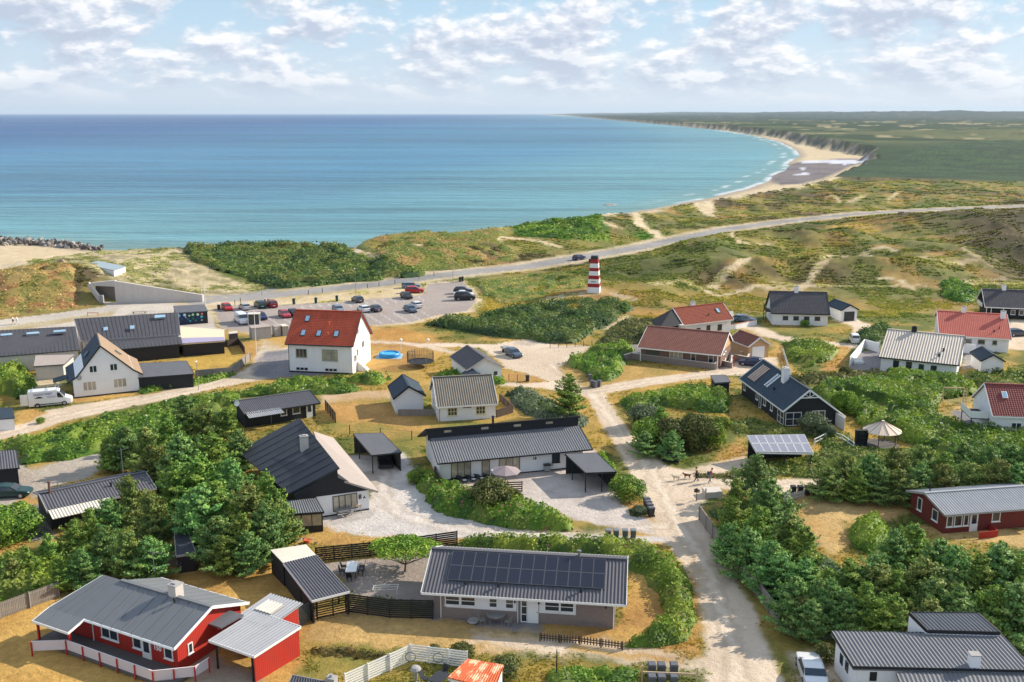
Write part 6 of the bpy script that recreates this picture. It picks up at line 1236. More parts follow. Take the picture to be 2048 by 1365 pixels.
# ---------------------------------------------------------------- single bushes and trees
def crown_mesh(name, H, Rr, n, pal, leaf, seed, kind='conifer', m=None):
    rg = np.random.default_rng(seed); P_ = []; N_ = []; pal = np.array(pal); cols = []
    if kind == 'conifer':
        nb = 95; a_w = rg.uniform(0, 2*math.pi)
        for i in range(nb):
            f = (i+rg.uniform(0, 1))/nb; z0 = H*(.06+.9*f); r = Rr*(1-f)**.60*rg.uniform(.40, 1.25)*(1+.22*math.cos(a_w+i*2.399))+.15; a = i*2.399+rg.uniform(-.5, .5)
            k = max(12, int(n/nb*(.35+1.5*(1-f)))); t = rg.uniform(.12, 1, k)**.75; w = (.30*r+.14)*(1-.55*t); s_ = rg.normal(size=k)*w*.5; droop = rg.uniform(-.30, .30)
            x = math.cos(a)*t*r-math.sin(a)*s_; y = math.sin(a)*t*r+math.cos(a)*s_; z = z0+droop*r*t+.30*r*t*t+rg.normal(size=k)*.09-abs(s_)*.12
            P_.append(np.stack([x, y, z], 1)); nn = np.stack([math.cos(a)*.45*np.ones(k), math.sin(a)*.45*np.ones(k), np.ones(k)*.8], 1)+rg.normal(size=(k, 3))*.5; N_.append(nn)
            c_ = pal[rg.integers(0, len(pal))]*.55+pal[rg.integers(0, len(pal), k)]*.45; cols.append(c_*rg.uniform(.7, 1.35, (k, 1)))
    else:
        nl = 26 if kind == 'bush' else 34
        for i in range(nl):
            th = i*2.399; f = math.sqrt((i+.5)/nl); r = Rr*f*.78; zc = H*(.42+.38*math.sqrt(max(0, 1-f*f)))*rg.uniform(.85, 1.1); rr = Rr*rg.uniform(.26, .42); k = n//nl
            if kind == 'umbrella': zc = H*(.70+.16*(1-f*f))*rg.uniform(.95, 1.05); rr = Rr*.26
            v = rg.normal(size=(k, 3)); v /= np.linalg.norm(v, axis=1, keepdims=True); v[:, 2] = np.abs(v[:, 2])*rg.choice([1, 1, 1, -.6], k); rad = rr*rg.uniform(.72, 1.05, k)[:, None]
            p = v*rad*np.array([1, 1, .85 if kind == 'bush' else .5])+np.array([math.cos(th)*r, math.sin(th)*r, zc]); P_.append(p); N_.append(v+rg.normal(size=(k, 3))*.5)
            c_ = pal[rg.integers(0, len(pal))]*.6+pal[rg.integers(0, len(pal), k)]*.4; cols.append(c_*rg.uniform(.7, 1.3, (k, 1)))
            if kind == 'bush':
                k2 = k//3; p2 = p[:k2].copy(); p2[:, 2] *= rg.uniform(.15, .8, k2); P_.append(p2); N_.append(v[:k2]+rg.normal(size=(k2, 3))*.5); cols.append(cols[-1][:k2])
    P_ = np.concatenate(P_); N_ = np.concatenate(N_); cols = np.concatenate(cols); P_[:, 2] = np.maximum(P_[:, 2], .05)
    return mesh_np(name, leaf_quads(P_, N_, leaf, rg), 4, np.repeat(cols, 4, 0), m or M_CONIF)
def tree_proto(name, label, cat, H, Rr, n, pal, leaf, seed, kind='conifer', trunk_r=.14):
    root = thing(name, label, cat, (0,0,-500)); o = bpy.data.objects.new('crown', crown_mesh('crown', H, Rr, n, pal, leaf, seed, kind)); COL.objects.link(o); o.parent = root
    t = MB(); rg = random.Random(seed); th = H*(.93 if kind == 'conifer' else .75); t.tube((0,0,-.3),(rg.uniform(-.1,.1),rg.uniform(-.1,.1),th*.5),trunk_r,trunk_r*.65,7).tube((0,0,th*.5),(rg.uniform(-.15,.15),0,th),trunk_r*.65,trunk_r*.15,6)
    for i in range(9 if kind == 'conifer' else 7):
        z = th*(.2+.7*i/9); a = i*2.4; r = Rr*(.75 if kind != 'conifer' else (1-z/H)*.85); t.tube((0,0,z if kind == 'conifer' else th*.35),(math.cos(a)*r,math.sin(a)*r,z+.2 if kind == 'conifer' else H*.72),trunk_r*.35,.02,5)
    t.build('trunk', BARK, root); return root
PROTO = {}
spec = [('a','conifer',6.5,2.7,13000,PAL_CONIF,.21),('b','conifer',6.0,2.9,13000,PAL_CONB,.21),('c','conifer',5.5,2.6,11000,PAL_CONY,.20),('d','conifer',7.0,2.6,13000,PAL_CONIF,.21),('e','conifer',5.0,2.8,11000,PAL_CONB,.21),('f','conifer',4.6,2.9,11000,PAL_CONY,.19),
 ('g','bush',3.0,2.2,5200,PAL_OLIVE,.22),('h','bush',2.6,2.0,5200,PAL_GREY,.2),('i','bush',3.4,2.3,5200,PAL_ROSE,.22),('j','umbrella',3.2,3.0,5200,PAL_LIME,.2),('k','bush',2.8,2.0,5200,PAL_LIME,.22),('l','bush',1.6,1.2,2200,PAL_OLIVE,.16)]
for i, (k, kd, H_, R_, n_, pal_, lf) in enumerate(spec):
    PROTO[k] = (crown_mesh('crown', H_, R_, n_, pal_, lf, 900+i*7, kd), H_, R_, kd)
def trunk_mesh(H, Rr, kind, seed):
    t = MB(); rg = random.Random(seed); tr = .15 if kind == 'conifer' else .09; th = H*(.93 if kind == 'conifer' else .6)
    t.tube((0,0,-.3),(rg.uniform(-.1,.1),rg.uniform(-.1,.1),th*.5),tr,tr*.65,7).tube((0,0,th*.5),(rg.uniform(-.15,.15),0,th),tr*.65,tr*.15,6)
    for i in range(9):
        z = th*(.2+.7*i/9); a = i*2.4; r = Rr*(.7 if kind != 'conifer' else (1-z/H)*.8)
        z1, z2 = (z, z+.2) if kind == 'conifer' else (th*.35, H*.62); t.tube((0,0,z1),(math.cos(a)*r,math.sin(a)*r,z2),tr*.4,.02,5)
    me = bpy.data.meshes.new('trunk'); me.from_pydata(t.v, [], t.f); me.materials.append(BARK); return me
TRM = {k: trunk_mesh(v[1], v[2], v[3], 5) for k, v in PROTO.items()}
def plant(key, px, py, H, label, name='spruce', cat='tree', group=None, top=True, wide=1.0):
    me, H0, R0, kd = PROTO[key]; p = G(px, py, H*.97) if top else T(px, py); z = gz(p.x, p.y); s_ = H/H0
    root = thing(name, label, cat, (p.x, p.y, z), random.uniform(0, 6.28), group); wx, wy = random.uniform(.86, 1.16), random.uniform(.86, 1.16); root.scale = (s_*wide*wx, s_*wide*wy, s_*random.uniform(.92, 1.06)); root.rotation_euler = (random.uniform(-.09, .09), random.uniform(-.09, .09), root.rotation_euler[2])
    for nm, m in (('crown', me), ('trunk', TRM[key])): o = bpy.data.objects.new(nm, m); COL.objects.link(o); o.parent = root
    return root
LEFT = [(240,846,6),(285,856,6),(330,820,6.5),(372,792,7),(412,806,6.5),(452,812,6),(425,858,7),(362,866,7),(300,892,5.5),(474,862,5.5),(212,880,4.2),(400,908,7),(342,926,6.5),(452,915,6.5),(432,955,7.2),(486,945,6),(545,950,7),(500,975,6.5),(396,980,6.5),(262,962,6.3),(226,990,5.5),(305,990,6),(180,1016,4.8),(140,1048,4.2),(205,1056,4.5),(90,1072,3.8),(55,1096,3.6),(112,1118,3.4),(20,1118,3.2),(165,1100,4),(252,1058,5),(298,1075,4.2),(425,1030,5.5),(480,1020,6),(532,1010,6),(565,1005,5),(440,1075,4),(500,1065,4.2)]
RIGHT = [(1500,915,6),(1465,962,6.5),(1530,965,6),(1440,995,5.5),(1490,1015,6.5),(1545,1025,6),(1572,1062,5.5),(1500,1085,6),(1560,1115,5.5),(1604,1100,5),(1532,1155,5),(1590,1165,5),(1560,1200,4.2),(1640,1140,5),(1425,1040,5),(1470,1060,5.5),(1610,1195,4)]
BLOCK = [(1700,1125,4.8),(1750,1108,5.2),(1690,1185,4.2),(1740,1165,5),(1800,1135,5.2),(1850,1115,5.6),(1800,1062,5),(1840,1045,5),(1882,1075,5.6),(1920,1095,5.6),(1962,1115,5.6),(2010,1095,6),(2050,1105,6),(1870,1155,5.2),(1930,1165,5.2),(1990,1165,5.6),(2040,1175,5.6),(1800,1195,4.6),(1860,1195,4.6),(1920,1200,4.4),(1660,1165,4.5),(1770,1140,4.8),(2090,1140,6),(1895,1130,5)]
BAND = [(1660,935,3.8),(1692,912,4.6),(1740,906,4.8),(1790,900,5),(1842,895,4.8),(1890,900,4.8),(1930,886,4.6),(1975,890,5),(2022,885,5),(2070,890,5),(1765,930,4.2),(1850,930,4.4),(1942,925,4.4),(2000,925,4.6),(1712,940,4),(1805,940,4),(1895,936,4.2),(2045,930,4.6)]
def rank(pos, n, a, b):
    w = ['first','second','third','fourth','fifth','sixth','seventh','eighth','ninth','tenth','eleventh','twelfth']
    return w[pos] if pos < 12 else None
def rows(pts, rh):
    """sort into bands of similar height in the picture, return [(row, position in row, rows, in row, point)]"""
    P_ = sorted(pts, key=lambda p: p[1]); out = []; band = []; y0 = None
    for p in P_:
        if y0 is None or p[1]-y0 > rh:
            if band: out.append(band)
            band = []; y0 = p[1]
        band.append(p)
    out.append(band); return [sorted(b, key=lambda p: p[0]) for b in out]
ORD = ['first','second','third','fourth','fifth','sixth','seventh','eighth','ninth','tenth','eleventh','twelfth','thirteenth']
KW = {'a':'mid green','b':'bluish green','c':'yellowish green','d':'tall mid green','e':'squat bluish green','f':'squat olive green'}
RIGHT = [(x+(24+max(0, y-980)*.17 if y > 980 and x < 1600 else 10), y, h_*.88) for x, y, h_ in RIGHT]
for pts, keys, place, nm, grp in ((LEFT,'abcdabce','left of house 8A','spruce','spruces left of the black roofed house'),(RIGHT,'badebace','along the road fence','spruce','spruces along the road fence'),
        (BLOCK,'baedbafe','above the corner house','spruce','spruces above the bottom right house'),(BAND,'fecfaefb','behind the clearing','pine','dark pines behind the clearing')):
    rr_ = rows(pts, 42); k = 0
    for ri, row in enumerate(rr_):
        for ci, (x, y, H_) in enumerate(row):
            key = keys[k % len(keys)]; k += 1
            lab = '%s %s %s, %s from left in %s row back' % (KW[key], nm, place, ORD[ci], ORD[len(rr_)-1-ri] if ri < len(rr_)-1 else 'front'); lab = lab.replace('front row back', 'the front row'); plant(key, x, y, H_, lab, nm, 'tree', grp)
plant('d',1137,752,6.2,'lone dark spruce standing beside the road fork','spruce',wide=1.15)
plant('a',1318,812,5.2,'dark green spruce in the roadside island','spruce'); plant('i',1300,838,3.8,'bushy green shrub at the road side of the island','shrub','bush')
plant('g',1392,835,4.2,'pale olive willow at the right of the roadside island','willow','tree'); plant('g',1345,838,4.0,'olive willow in the middle of the roadside island','willow','tree'); plant('k',1418,842,3.6,'yellow green willow at the right tip of the roadside island','willow','tree')
plant('h',1290,812,3.2,'grey leafed bush at the top of the roadside island','bush','bush'); plant('e',1290,860,3.4,'small spruce low on the road side of the island','spruce'); plant('b',1345,860,4.2,'bluish spruce behind the black bin box','spruce')
plant('k',1445,835,1.8,'small bright green bush right of the roadside island','bush','bush'); plant('i',1255,952,2.8,'round bush at the corner of the black carport by the road','bush','bush',wide=1.1)
plant('j',808,1080,3.3,'spreading lime green tree on the patio by the dark fence','tree','tree'); plant('g',985,965,3.2,'bronze green shrub in front of the dark slatted fence','shrub','bush'); plant('l',1025,980,1.6,'low bronze shrub right of the taller one by the fence','shrub','bush')
plant('h',1630,828,3.0,'grey green bush at the foot of the black trussed gable','bush','bush'); plant('h',1655,850,1.8,'low grey bush right of the trussed gable bush','bush','bush')
plant('k',1692,785,3.2,'bright yellow green young tree behind the trussed house','tree','tree'); plant('i',25,1010,3.6,'round green bush at the left edge below the green car','bush','bush',wide=1.2); plant('i',0,1030,3.2,'green bush cut by the left edge below the green car','bush','bush')
plant('i',80,835,.9,'small bush at the corner of the white shed','bush','bush'); plant('l',925,1290,1.3,'bright green bush behind the rusty roofed shed','bush','bush'); plant('l',868,1290,.7,'tiny green bush behind the white slatted fence','bush','bush'); plant('l',1010,1315,1.6,'dark shrub right of the rusty roofed shed','bush','bush')
plant('i',830,940,1.6,'round shrub at the corner of the white driveway','bush','bush'); plant('l',1652,1290,1.5,'grey green bush by the white car','bush','bush'); plant('h',1280,1012,1.0,'low bush beside the grey dustbins','bush','bush')
plant('i',1610,640,1.4,'dark round bush before the white house with four windows','bush','bush'); plant('i',1785,735,1.6,'round bush before the pale tiled house','bush','bush'); plant('g',1690,735,1.5,'olive bush by the white boarded terrace wall','bush','bush')
plant('e',1250,605,2.4,'dark pine bush right of the beacon slope','pine'); plant('g',1175,640,1.8,'olive bush on the slope below the beacon','bush','bush')
# ---------------------------------------------------------------- marram tufts and rough grass
def tufts(name, label, cat, n, dmin, dmax, seed):
    rg = np.random.default_rng(seed); rsel = np.nonzero((Dr > dmin) & (Dr < dmax))[0]; r = rg.integers(rsel[0], rsel[-1], n); c_ = rg.integers(90, NC-90, n)
    ok = (pt.z[r, c_] == 0) & (GZ[r, c_] > SEA+2.5); r, c_ = r[ok], c_[ok]; x = GX[r, c_]+rg.normal(size=len(r))*.3; y = GY[r, c_]+rg.normal(size=len(r))*.3
    D = np.hypot(x, y); col = pt.c[r, c_]; lum = col.mean(1); dn = fbm(x/6, y/6, 501, 4); keep = (lum < .36) & (dn > .46) & (np.abs(seg_dist(x, y, roadW)[0]) > 7); x, y, D, col, dn = x[keep], y[keep], D[keep], col[keep], dn[keep]
    z = hz(x, y); s_ = (.12+.0019*D)*rg.uniform(.6, 1.4, len(x)); V = []; C_ = []
    for k in range(4):
        a = rg.uniform(0, 6.28, len(x)); dx, dy = np.cos(a)*s_*.5, np.sin(a)*s_*.5; hh = s_*rg.uniform(.5, 1.0, len(x))*.42; ln = rg.normal(size=(2, len(x)))*s_*.4; ox = rg.normal(size=(2, len(x)))*s_*.25
        V.append(np.stack([np.stack([x+ox[0]-dx, y+ox[1]-dy, z-.05], 1), np.stack([x+ox[0]+dx, y+ox[1]+dy, z-.05], 1), np.stack([x+ox[0]+ln[0], y+ox[1]+ln[1], z+hh], 1)], 1)); C_.append(np.repeat(col*rg.uniform(1.0, 1.6, (len(x), 1)), 3, 0).reshape(-1, 3, 3))
    V = np.concatenate(V).reshape(-1, 3); C_ = np.concatenate(C_).reshape(-1, 3); C_ = C_*np.array([.92, 1.0, .85]); me = mesh_np(name, V, 3, C_, M_GRASS); o = bpy.data.objects.new(name, me); COL.objects.link(o); tag(o, label, cat, None, 'stuff')
tufts('rough_grass', 'rough grass tufts between the summer houses', 'grass', 90000, 60, 215, 31)
tufts('marram_grass', 'marram grass tufts over the dunes', 'grass', 190000, 205, 640, 33)
# ================================================================ VEHICLES
def ang(p, q):
    a, b = G(*p), G(*q); return math.atan2(b.y-a.y, b.x-a.x)
CARK = {
 'hatch': dict(L=4.2, W=1.76, H=1.48, top=[(0,.62),(.03,.74),(.12,.84),(.27,.94),(.43,1.38),(.60,1.48),(.84,1.42),(.96,1.02),(1,.90)], belt=[.62,.74,.84,.92,.94,.96,.98,.96,.88], wsh=(3,4), rear=(6,7), side=(3,7)),
 'suv': dict(L=4.5, W=1.84, H=1.66, top=[(0,.72),(.03,.86),(.12,.98),(.25,1.06),(.40,1.56),(.60,1.66),(.88,1.60),(.97,1.16),(1,1.0)], belt=[.72,.86,.98,1.04,1.06,1.08,1.10,1.08,.98], wsh=(3,4), rear=(6,7), side=(3,7)),
 'estate': dict(L=4.7, W=1.80, H=1.50, top=[(0,.62),(.03,.74),(.12,.84),(.27,.94),(.42,1.38),(.60,1.48),(.90,1.42),(.98,1.02),(1,.90)], belt=[.62,.74,.84,.92,.94,.96,.98,.96,.88], wsh=(3,4), rear=(6,7), side=(3,7)),
 'saloon': dict(L=4.65, W=1.82, H=1.44, top=[(0,.60),(.03,.72),(.12,.82),(.28,.92),(.43,1.36),(.58,1.44),(.72,1.38),(.87,1.04),(1,.92)], belt=[.60,.72,.82,.90,.92,.94,.96,.98,.88], wsh=(3,4), rear=(6,7), side=(3,7)),
 'van': dict(L=5.9, W=2.0, H=2.5, top=[(0,.85),(.03,1.02),(.10,1.20),(.15,1.34),(.28,2.30),(.36,2.48),(.95,2.50),(.99,2.44),(1,2.40)], belt=[.85,1.0,1.16,1.24,1.30,1.34,1.34,1.34,1.34], wsh=(3,4), rear=None, side=(3,4.6)),
 'minivan': dict(L=4.9, W=1.9, H=1.95, top=[(0,.80),(.03,.95),(.10,1.08),(.17,1.16),(.32,1.84),(.45,1.95),(.93,1.93),(.99,1.3),(1,1.1)], belt=[.80,.95,1.06,1.12,1.16,1.18,1.2,1.2,1.1], wsh=(3,4), rear=(6,7), side=(3,5.0))}
CARM = {}
def paint(nm, rgb, m=1.0):
    if nm not in CARM:
        CARM[nm] = mat('car_paint_'+nm, s(*rgb, m), .28, metal=.15, nscale=.6, nvar=.06, spec=.6)
    return CARM[nm]
CGL = mat('car_glass', s(40,48,56), .05, nvar=.1, spec=.9); LAMPW = mat('headlamp', s(220,224,226), .15, nvar=.03, spec=.8); LAMPR = mat('rear_lamp', s(150,24,24), .25, nvar=.05); PLATE = mat('number_plate', s(220,220,214), .5, nvar=.02)
def car(label, cen, head, kind, col, name='car', cat='car', group=None, sc=1.0, loc=None, z=None):
    k = CARK[kind]; L, W = k['L']*sc, k['W']*sc; p = T(*cen) if loc is None else loc
    root = thing(name, label, cat, p, head, group); st = k['top']; N_ = len(st); V = []; rings = []
    hwf = [.78,.90,.97,1,1,1,1,.96,.90]
    for i, (f, zt) in enumerate(st):
        x = L/2-f*L; hw = W/2*hwf[i]; zl = (.40 if i in (0, N_-1) else .22)*sc; zb = k['belt'][i]*sc; zt = zt*sc; cab = zt > zb+.08; hwt = hw*(.80 if kind not in ('van',) else .90) if cab else hw*.93; zs = zt if cab else zb
        r = [(.9*hw, zl), (hw, zl+.12), (hw, (zl+zb)/2), (hw*.975, zb-.02), (hwt, zs-.06 if cab else zb), (hwt*.8, zs+.0 if cab else zb+.015)]
        rings.append([(x, y, z_) for y, z_ in r]+[(x, -y, z_) for y, z_ in reversed(r)])
    n = 12; m = MB(); m.add([v for r in rings for v in r], [(i*n+j, i*n+(j+1) % n, (i+1)*n+(j+1) % n, (i+1)*n+j) for i in range(N_-1) for j in range(n)]+[tuple(range(n)), tuple(range((N_-1)*n+n-1, (N_-1)*n-1, -1))])
    m.build('body', col, root)
    def at_(fi, j):      # fractional station interpolation
        a = int(fi); t = fi-a; b = min(a+1, N_-1); return Vector(rings[a][j]).lerp(Vector(rings[b][j]), t)
    s0, s1 = k['side']; 
    for sg, (jb, jt) in ((1, (3, 4)), (-1, (8, 7))):
        lo = [at_(s0+.45, jb)]; 
        if kind == 'van': q = [at_(3.35, jb), at_(4.7, jb), at_(4.7, jb).lerp(at_(4.7, jt), .72), at_(3.95, jb).lerp(at_(3.95, jt), .78)]
        elif kind == 'minivan': q = [at_(3.3, jb), at_(6.6, jb), at_(6.2, jb).lerp(at_(6.2, jt), .86), at_(4.0, jb).lerp(at_(4.0, jt), .86)]
        else: q = [at_(3.35, jb), at_(6.75, jb), at_(6.1, jb).lerp(at_(6.1, jt), .88), at_(4.05, jb).lerp(at_(4.05, jt), .88)]
        MB().poly([v+Vector((0, -sg*.01, .01)) for v in (q if sg > 0 else q)], (0, sg*.03, .006)).build('side_window', CGL, root)
    a, b = k['wsh']; q = [at_(a+.12, 4), at_(a+.12, 7), at_(b-.06, 7), at_(b-.06, 4)]; q[0].y *= .97; q[1].y *= .97
    MB().poly([v+Vector((.012, 0, .01)) for v in q], (.02, 0, .03)).build('windscreen', CGL, root)
    if k['rear']:
        a, b = k['rear']; q = [at_(a+.1, 4), at_(a+.1, 7), at_(b-.08, 7), at_(b-.08, 4)]; MB().poly([v+Vector((-.012, 0, .01)) for v in q], (-.02, 0, .03)).build('rear_window', CGL, root)
    wr = .33*sc if kind != 'van' else .36; 
    for fx in (.19, .80):
        for sg in (1, -1):
            x = L/2-fx*L; w = MB().tube((x, sg*(W/2-.20), wr), (x, sg*(W/2+.015), wr), wr, n=14).build('wheel', RUBBER, root); MB().tube((x, sg*(W/2-.05), wr), (x, sg*(W/2+.025), wr), wr*.62, n=10).build('rim', ALU, w)
    zh = k['belt'][0]*sc
    for sg in (1, -1):
        MB().box(L/2-.16, L/2-.02, min(sg*W*.24, sg*W*.37), max(sg*W*.24, sg*W*.37), zh-.16, zh-.03).build('headlight', LAMPW, root); MB().box(-L/2-.01, -L/2+.12, min(sg*W*.33, sg*W*.44), max(sg*W*.33, sg*W*.44), k['belt'][-1]*sc-.22, k['belt'][-1]*sc-.02).build('rear_light', LAMPR, root)
    MB().box(-L/2-.02, -L/2+.04, -.26, .26, .55, .66).build('number_plate', PLATE, root)
    return root
BAY = ang((565,632),(599,652)); SIDE = ang((905,590),(940,590)); GP = 'cars in the dune car park'
RED = paint('red',(176,30,40)); WH = paint('white',(228,230,232),.95); SIL = paint('silver',(176,180,186)); BLK = paint('black',(36,38,44)); NAV = paint('navy',(34,46,84)); DGR = paint('dark_grey',(72,78,86)); DGN = paint('dark_green',(24,62,62)); MAR = paint('maroon',(130,30,42)); BLU = paint('blue',(50,84,150)); PNK = paint('wine_red',(170,60,76)); SBL = paint('silver_blue',(120,136,150)); GBL = paint('grey_blue',(74,90,108))
for (c_, k_, m_, l_, hd) in [((454,620),'hatch',RED,'red hatchback parked alone at the left end of the car park',BAY),((489,619),'hatch',SIL,'silver hatchback second from left in the back row of the car park',BAY+math.pi),((520,615),'suv',DGN,'dark green estate car beside the dark red one in the back row',BAY+math.pi),((543,614),'suv',MAR,'dark red car at the right end of the left back row',BAY+math.pi),
    ((497,638),'estate',BLU,'blue car parked behind the glass shelter',BAY+math.pi),((522,638),'saloon',NAV,'navy blue car right of the glass shelter',BAY),((569,634),'hatch',PNK,'wine red hatchback standing left of the tall red roof',BAY),((588,632),'hatch',BLK,'dark car half hidden by the left edge of the red roof',BAY),
    ((677,624),'hatch',SBL,'silver roofed car peeping over the ridge of the red roof',BAY),((727,623),'hatch',WH,'white hatchback just right of the red roof ridge',BAY+math.pi),((750,622),'saloon',DGR,'dark grey car next to the white hatchback by the red roof',BAY+math.pi),((715,604),'hatch',DGR,'dark car alone in the back row below the lamp post',BAY+math.pi),
    ((831,615),'hatch',WH,'small white car in the middle of the car park',BAY+math.pi),((821,624),'hatch',GBL,'grey blue car in front of the small white one',BAY),((813,597),'hatch',BLK,'black hatchback in front of the red off roader',BAY),
    ((829,586),'suv',RED,'bright red off roader side on near the road',SIDE+R(4)),((822,576),'estate',SBL,'silver grey estate behind the red off roader',SIDE+R(8)),
    ((926,587),'suv',BLK,'black car furthest back of the three at the right end',SIDE),((927,593),'saloon',WH,'white car between two black cars at the right end',SIDE),((930,600),'minivan',BLK,'black people carrier nearest of the three at the right end',SIDE)]:
    car(l_, c_, hd, k_, m_, 'parked_car', 'car', GP)
car('white panel van facing the camera beside the glass shelter', (484,646), BAY, 'minivan', WH, 'white_van', 'van', sc=1.08)
car('dark blue car driving along the coast road behind the beacon', (1158,520), ang((1140,520),(1180,513)), 'suv', NAV, 'blue_car')
car('dark blue grey car parked in front of its trailer on the sandy square', (1027,713), R(-62), 'hatch', GBL, 'parked_car')
car('silver blue car beside the white house with rust red roof', (1490,644), R(-28), 'estate', SBL, 'parked_car')
car('dark green estate car cut by the left edge on the gravel yard', (20,993), ang((0,990),(50,988)), 'estate', DGN, 'parked_car')
car('black car under the felt carport behind house 8A', (770,928), R(-80), 'saloon', BLK, 'parked_car')
car('white saloon car parked at the bottom right beside the white house', (1622,1352), ang((1628,1390),(1606,1320)), 'saloon', WH, 'parked_car')
car('dark blue car half hidden behind the roof of the black trussed house', (1502,731), R(160), 'hatch', NAV, 'parked_car')
car('white pickup van by the shrubs at the upper lane', (1708,684), R(80), 'minivan', WH, 'parked_van', 'van', sc=.85)
car('dark car beyond the right end of the rose red roof', (2034,672), R(10), 'estate', DGR, 'parked_car')
# van with writing
p0 = T(55,818); p1 = T(136,810); hd = math.atan2(p1.y-p0.y, p1.x-p0.x); cc = (p0+p1)/2
v = car('white high roofed cleaning van with its rear door open and lettering on the side', None, hd, 'van', WH, 'cleaning_van', 'van', loc=Vector((cc.x+.1, cc.y+.9, 0)), sc=1.0)
text_mesh('van_lettering', 'CLEAN WEST', .42, (-.9,-1.02,1.98), (math.pi/2,0,0), mat('lettering_mauve', s(130,126,170), .6, nvar=.03), v, .012)
MB().add([(-2.1,-1.015,1.42),(-.9,-1.015,1.42),(-1.2,-1.015,1.62),(-1.5,-1.015,1.68),(-1.75,-1.015,1.60)], [(0,1,2,3,4)]).build('van_emblem', BLACK, v)
MB().box(-.5,.9,-1.02,-1.005,1.55,1.60).box(-.3,.7,-1.02,-1.005,1.40,1.44).build('small_lettering_line', MATS['lettering_mauve'], v); MB().box(-2.2,1.6,-1.03,-1.0,.42,.54).build('side_trim', BLACK, v)
MB().box(-3.95,-2.98,-1.0,-.94,.5,2.15).build('rear_door', WH, v)
for x in (-2.3,-.3,1.2): MB().beam((x,-.85,2.62),(x,.85,2.62),.06,.06).box(x-.03,x+.03,-.86,-.8,2.45,2.75).box(x-.03,x+.03,.8,.86,2.45,2.75).build('roof_bar', ALU, v)
# trailer
t = thing('car_trailer', 'small open box trailer hitched behind the dark car on the sandy square', 'trailer', T(1014,704), R(-62)); MB().box(-1.2,1.1,-.7,.7,.45,.9).build('box', ALU, t); MB().beam((1.1,0,.45),(2.0,0,.45),.08,.08).build('drawbar', METAL, t); [MB().tube((0,y-.08,.3),(0,y+.08,.3),.3,n=12).build('wheel', RUBBER, t) for y in (-.8,.8)]
# ================================================================ STREET AND GARDEN FURNITURE
def pole(label, px, py, h, r=.06, m=METAL, name='lamp_post', cat='lamp post', lamp=True, arm=.7, az=R(-90)):
    t = thing(name, label, cat, T(px, py)); MB().tube((0,0,-.3),(0,0,h),r,r*.6,8).build('pole', m, t)
    if lamp: MB().beam((0,0,h),(math.cos(az)*arm,math.sin(az)*arm,h+.05),.05,.05).build('arm', m, t); MB().box(math.cos(az)*arm-.12,math.cos(az)*arm+.12,math.sin(az)*arm-.25,math.sin(az)*arm+.25,h-.02,h+.1).build('lamp_head', WTRIM, t)
    return t
pole('tall lamp post beside the car park exit, left of the beacon', 906, 563, 6.6); pole('tall lamp post standing behind the lone dark car in the back row', 712, 593, 6.6); pole('lamp post on the verge in front of the flowering hedge', 397, 781, 4.6, arm=.2)
pole('white flagpole left of the tall red roofed villa', 513, 708, 8.0, .07, WTRIM, 'flagpole', 'flagpole', False); pole('thin grey mast rising in front of the black cabin', 543, 850, 6.0, .035, METAL, 'mast', 'mast', False); pole('left one of the twin white poles at the concrete wall end', 405, 608, 5.4, .06, WTRIM, 'flagpole', 'flagpole', False); pole('right one of the twin white poles at the concrete wall end', 412, 622, 6.4, .06, WTRIM, 'flagpole', 'flagpole', False)
pole('short signpost on the bank above the forecourt road', 524, 592, 2.6, .05, METAL, 'signpost', 'signpost', False)
t = pole('black stay wired pole between the rusty shed and the bins', 1113, 1362, 2.6, .06, BLACK, 'wire_pole', 'pole', False); MB().beam((0,0,2.6),(1.4,-2.4,0),.02,.02).beam((0,0,2.4),(-4.3,-.6,.9),.02,.02).build('stay_wire', METAL, t)
for l_, x in (('left bird box on a white pole behind the blue pool',802),('right bird box on a white pole behind the trampoline',856)):
    t = thing('bird_box', l_, 'bird box', T(x,700)); MB().tube((0,0,-.2),(0,0,1.6),.05,n=6).build('pole', WTRIM, t); MB().box(-.22,.22,-.2,.2,1.6,1.85).poly([(-.3,-.25,1.85),(.3,-.25,1.85),(0,-.25,2.1)],(0,.5,0)).build('box', WTRIM, t)
t = thing('bird_table', 'dark bird table on a thin pole at the road corner', 'bird table', T(1393,1003)); MB().tube((0,0,-.2),(0,0,1.1),.04,n=6).build('pole', WOODD, t); MB().box(-.3,.3,-.2,.2,1.1,1.15).poly([(-.32,-.22,1.3),(.32,-.22,1.3),(0,-.22,1.5)],(0,.44,0)).build('tray', WOODD, t)
# pool, trampoline, fire bowl
t = thing('paddling_pool', 'round bright blue inflatable pool on the tan lawn', 'pool', T(779,713)); MB().lathe((0,0,0),[(1.70,0),(1.86,.12),(1.86,.55),(1.78,.68),(1.62,.72),(1.50,.64),(1.46,.5),(1.46,.4)],32,False).build('ring', BLUEP, t); MB().lathe((0,0,0),[(0.01,.5),(1.47,.5)],32,False).build('water', POOLW, t); MB().box(-2.3,2.3,-2.0,1.9,.006,.02).build('ground_sheet', mat('pale_sheet', s(150,180,196), .6), t)
t = thing('trampoline', 'round trampoline with grey safety net near the blue pool', 'trampoline', T(841,733)); MB().lathe((0,0,0),[(2.0,.86),(2.25,.86),(2.25,.94),(2.0,.94)],28,False).build('rim_pad', DMETAL, t); MB().lathe((0,0,0),[(.01,.88),(2.0,.88)],28,False).build('mat', PLAST, t)
net = MB(); N_ = 44
for i in range(N_): a = 2*math.pi*i/N_; net.beam((2.2*math.cos(a),2.2*math.sin(a),.92),(2.2*math.cos(a),2.2*math.sin(a),2.6),.035,.035)
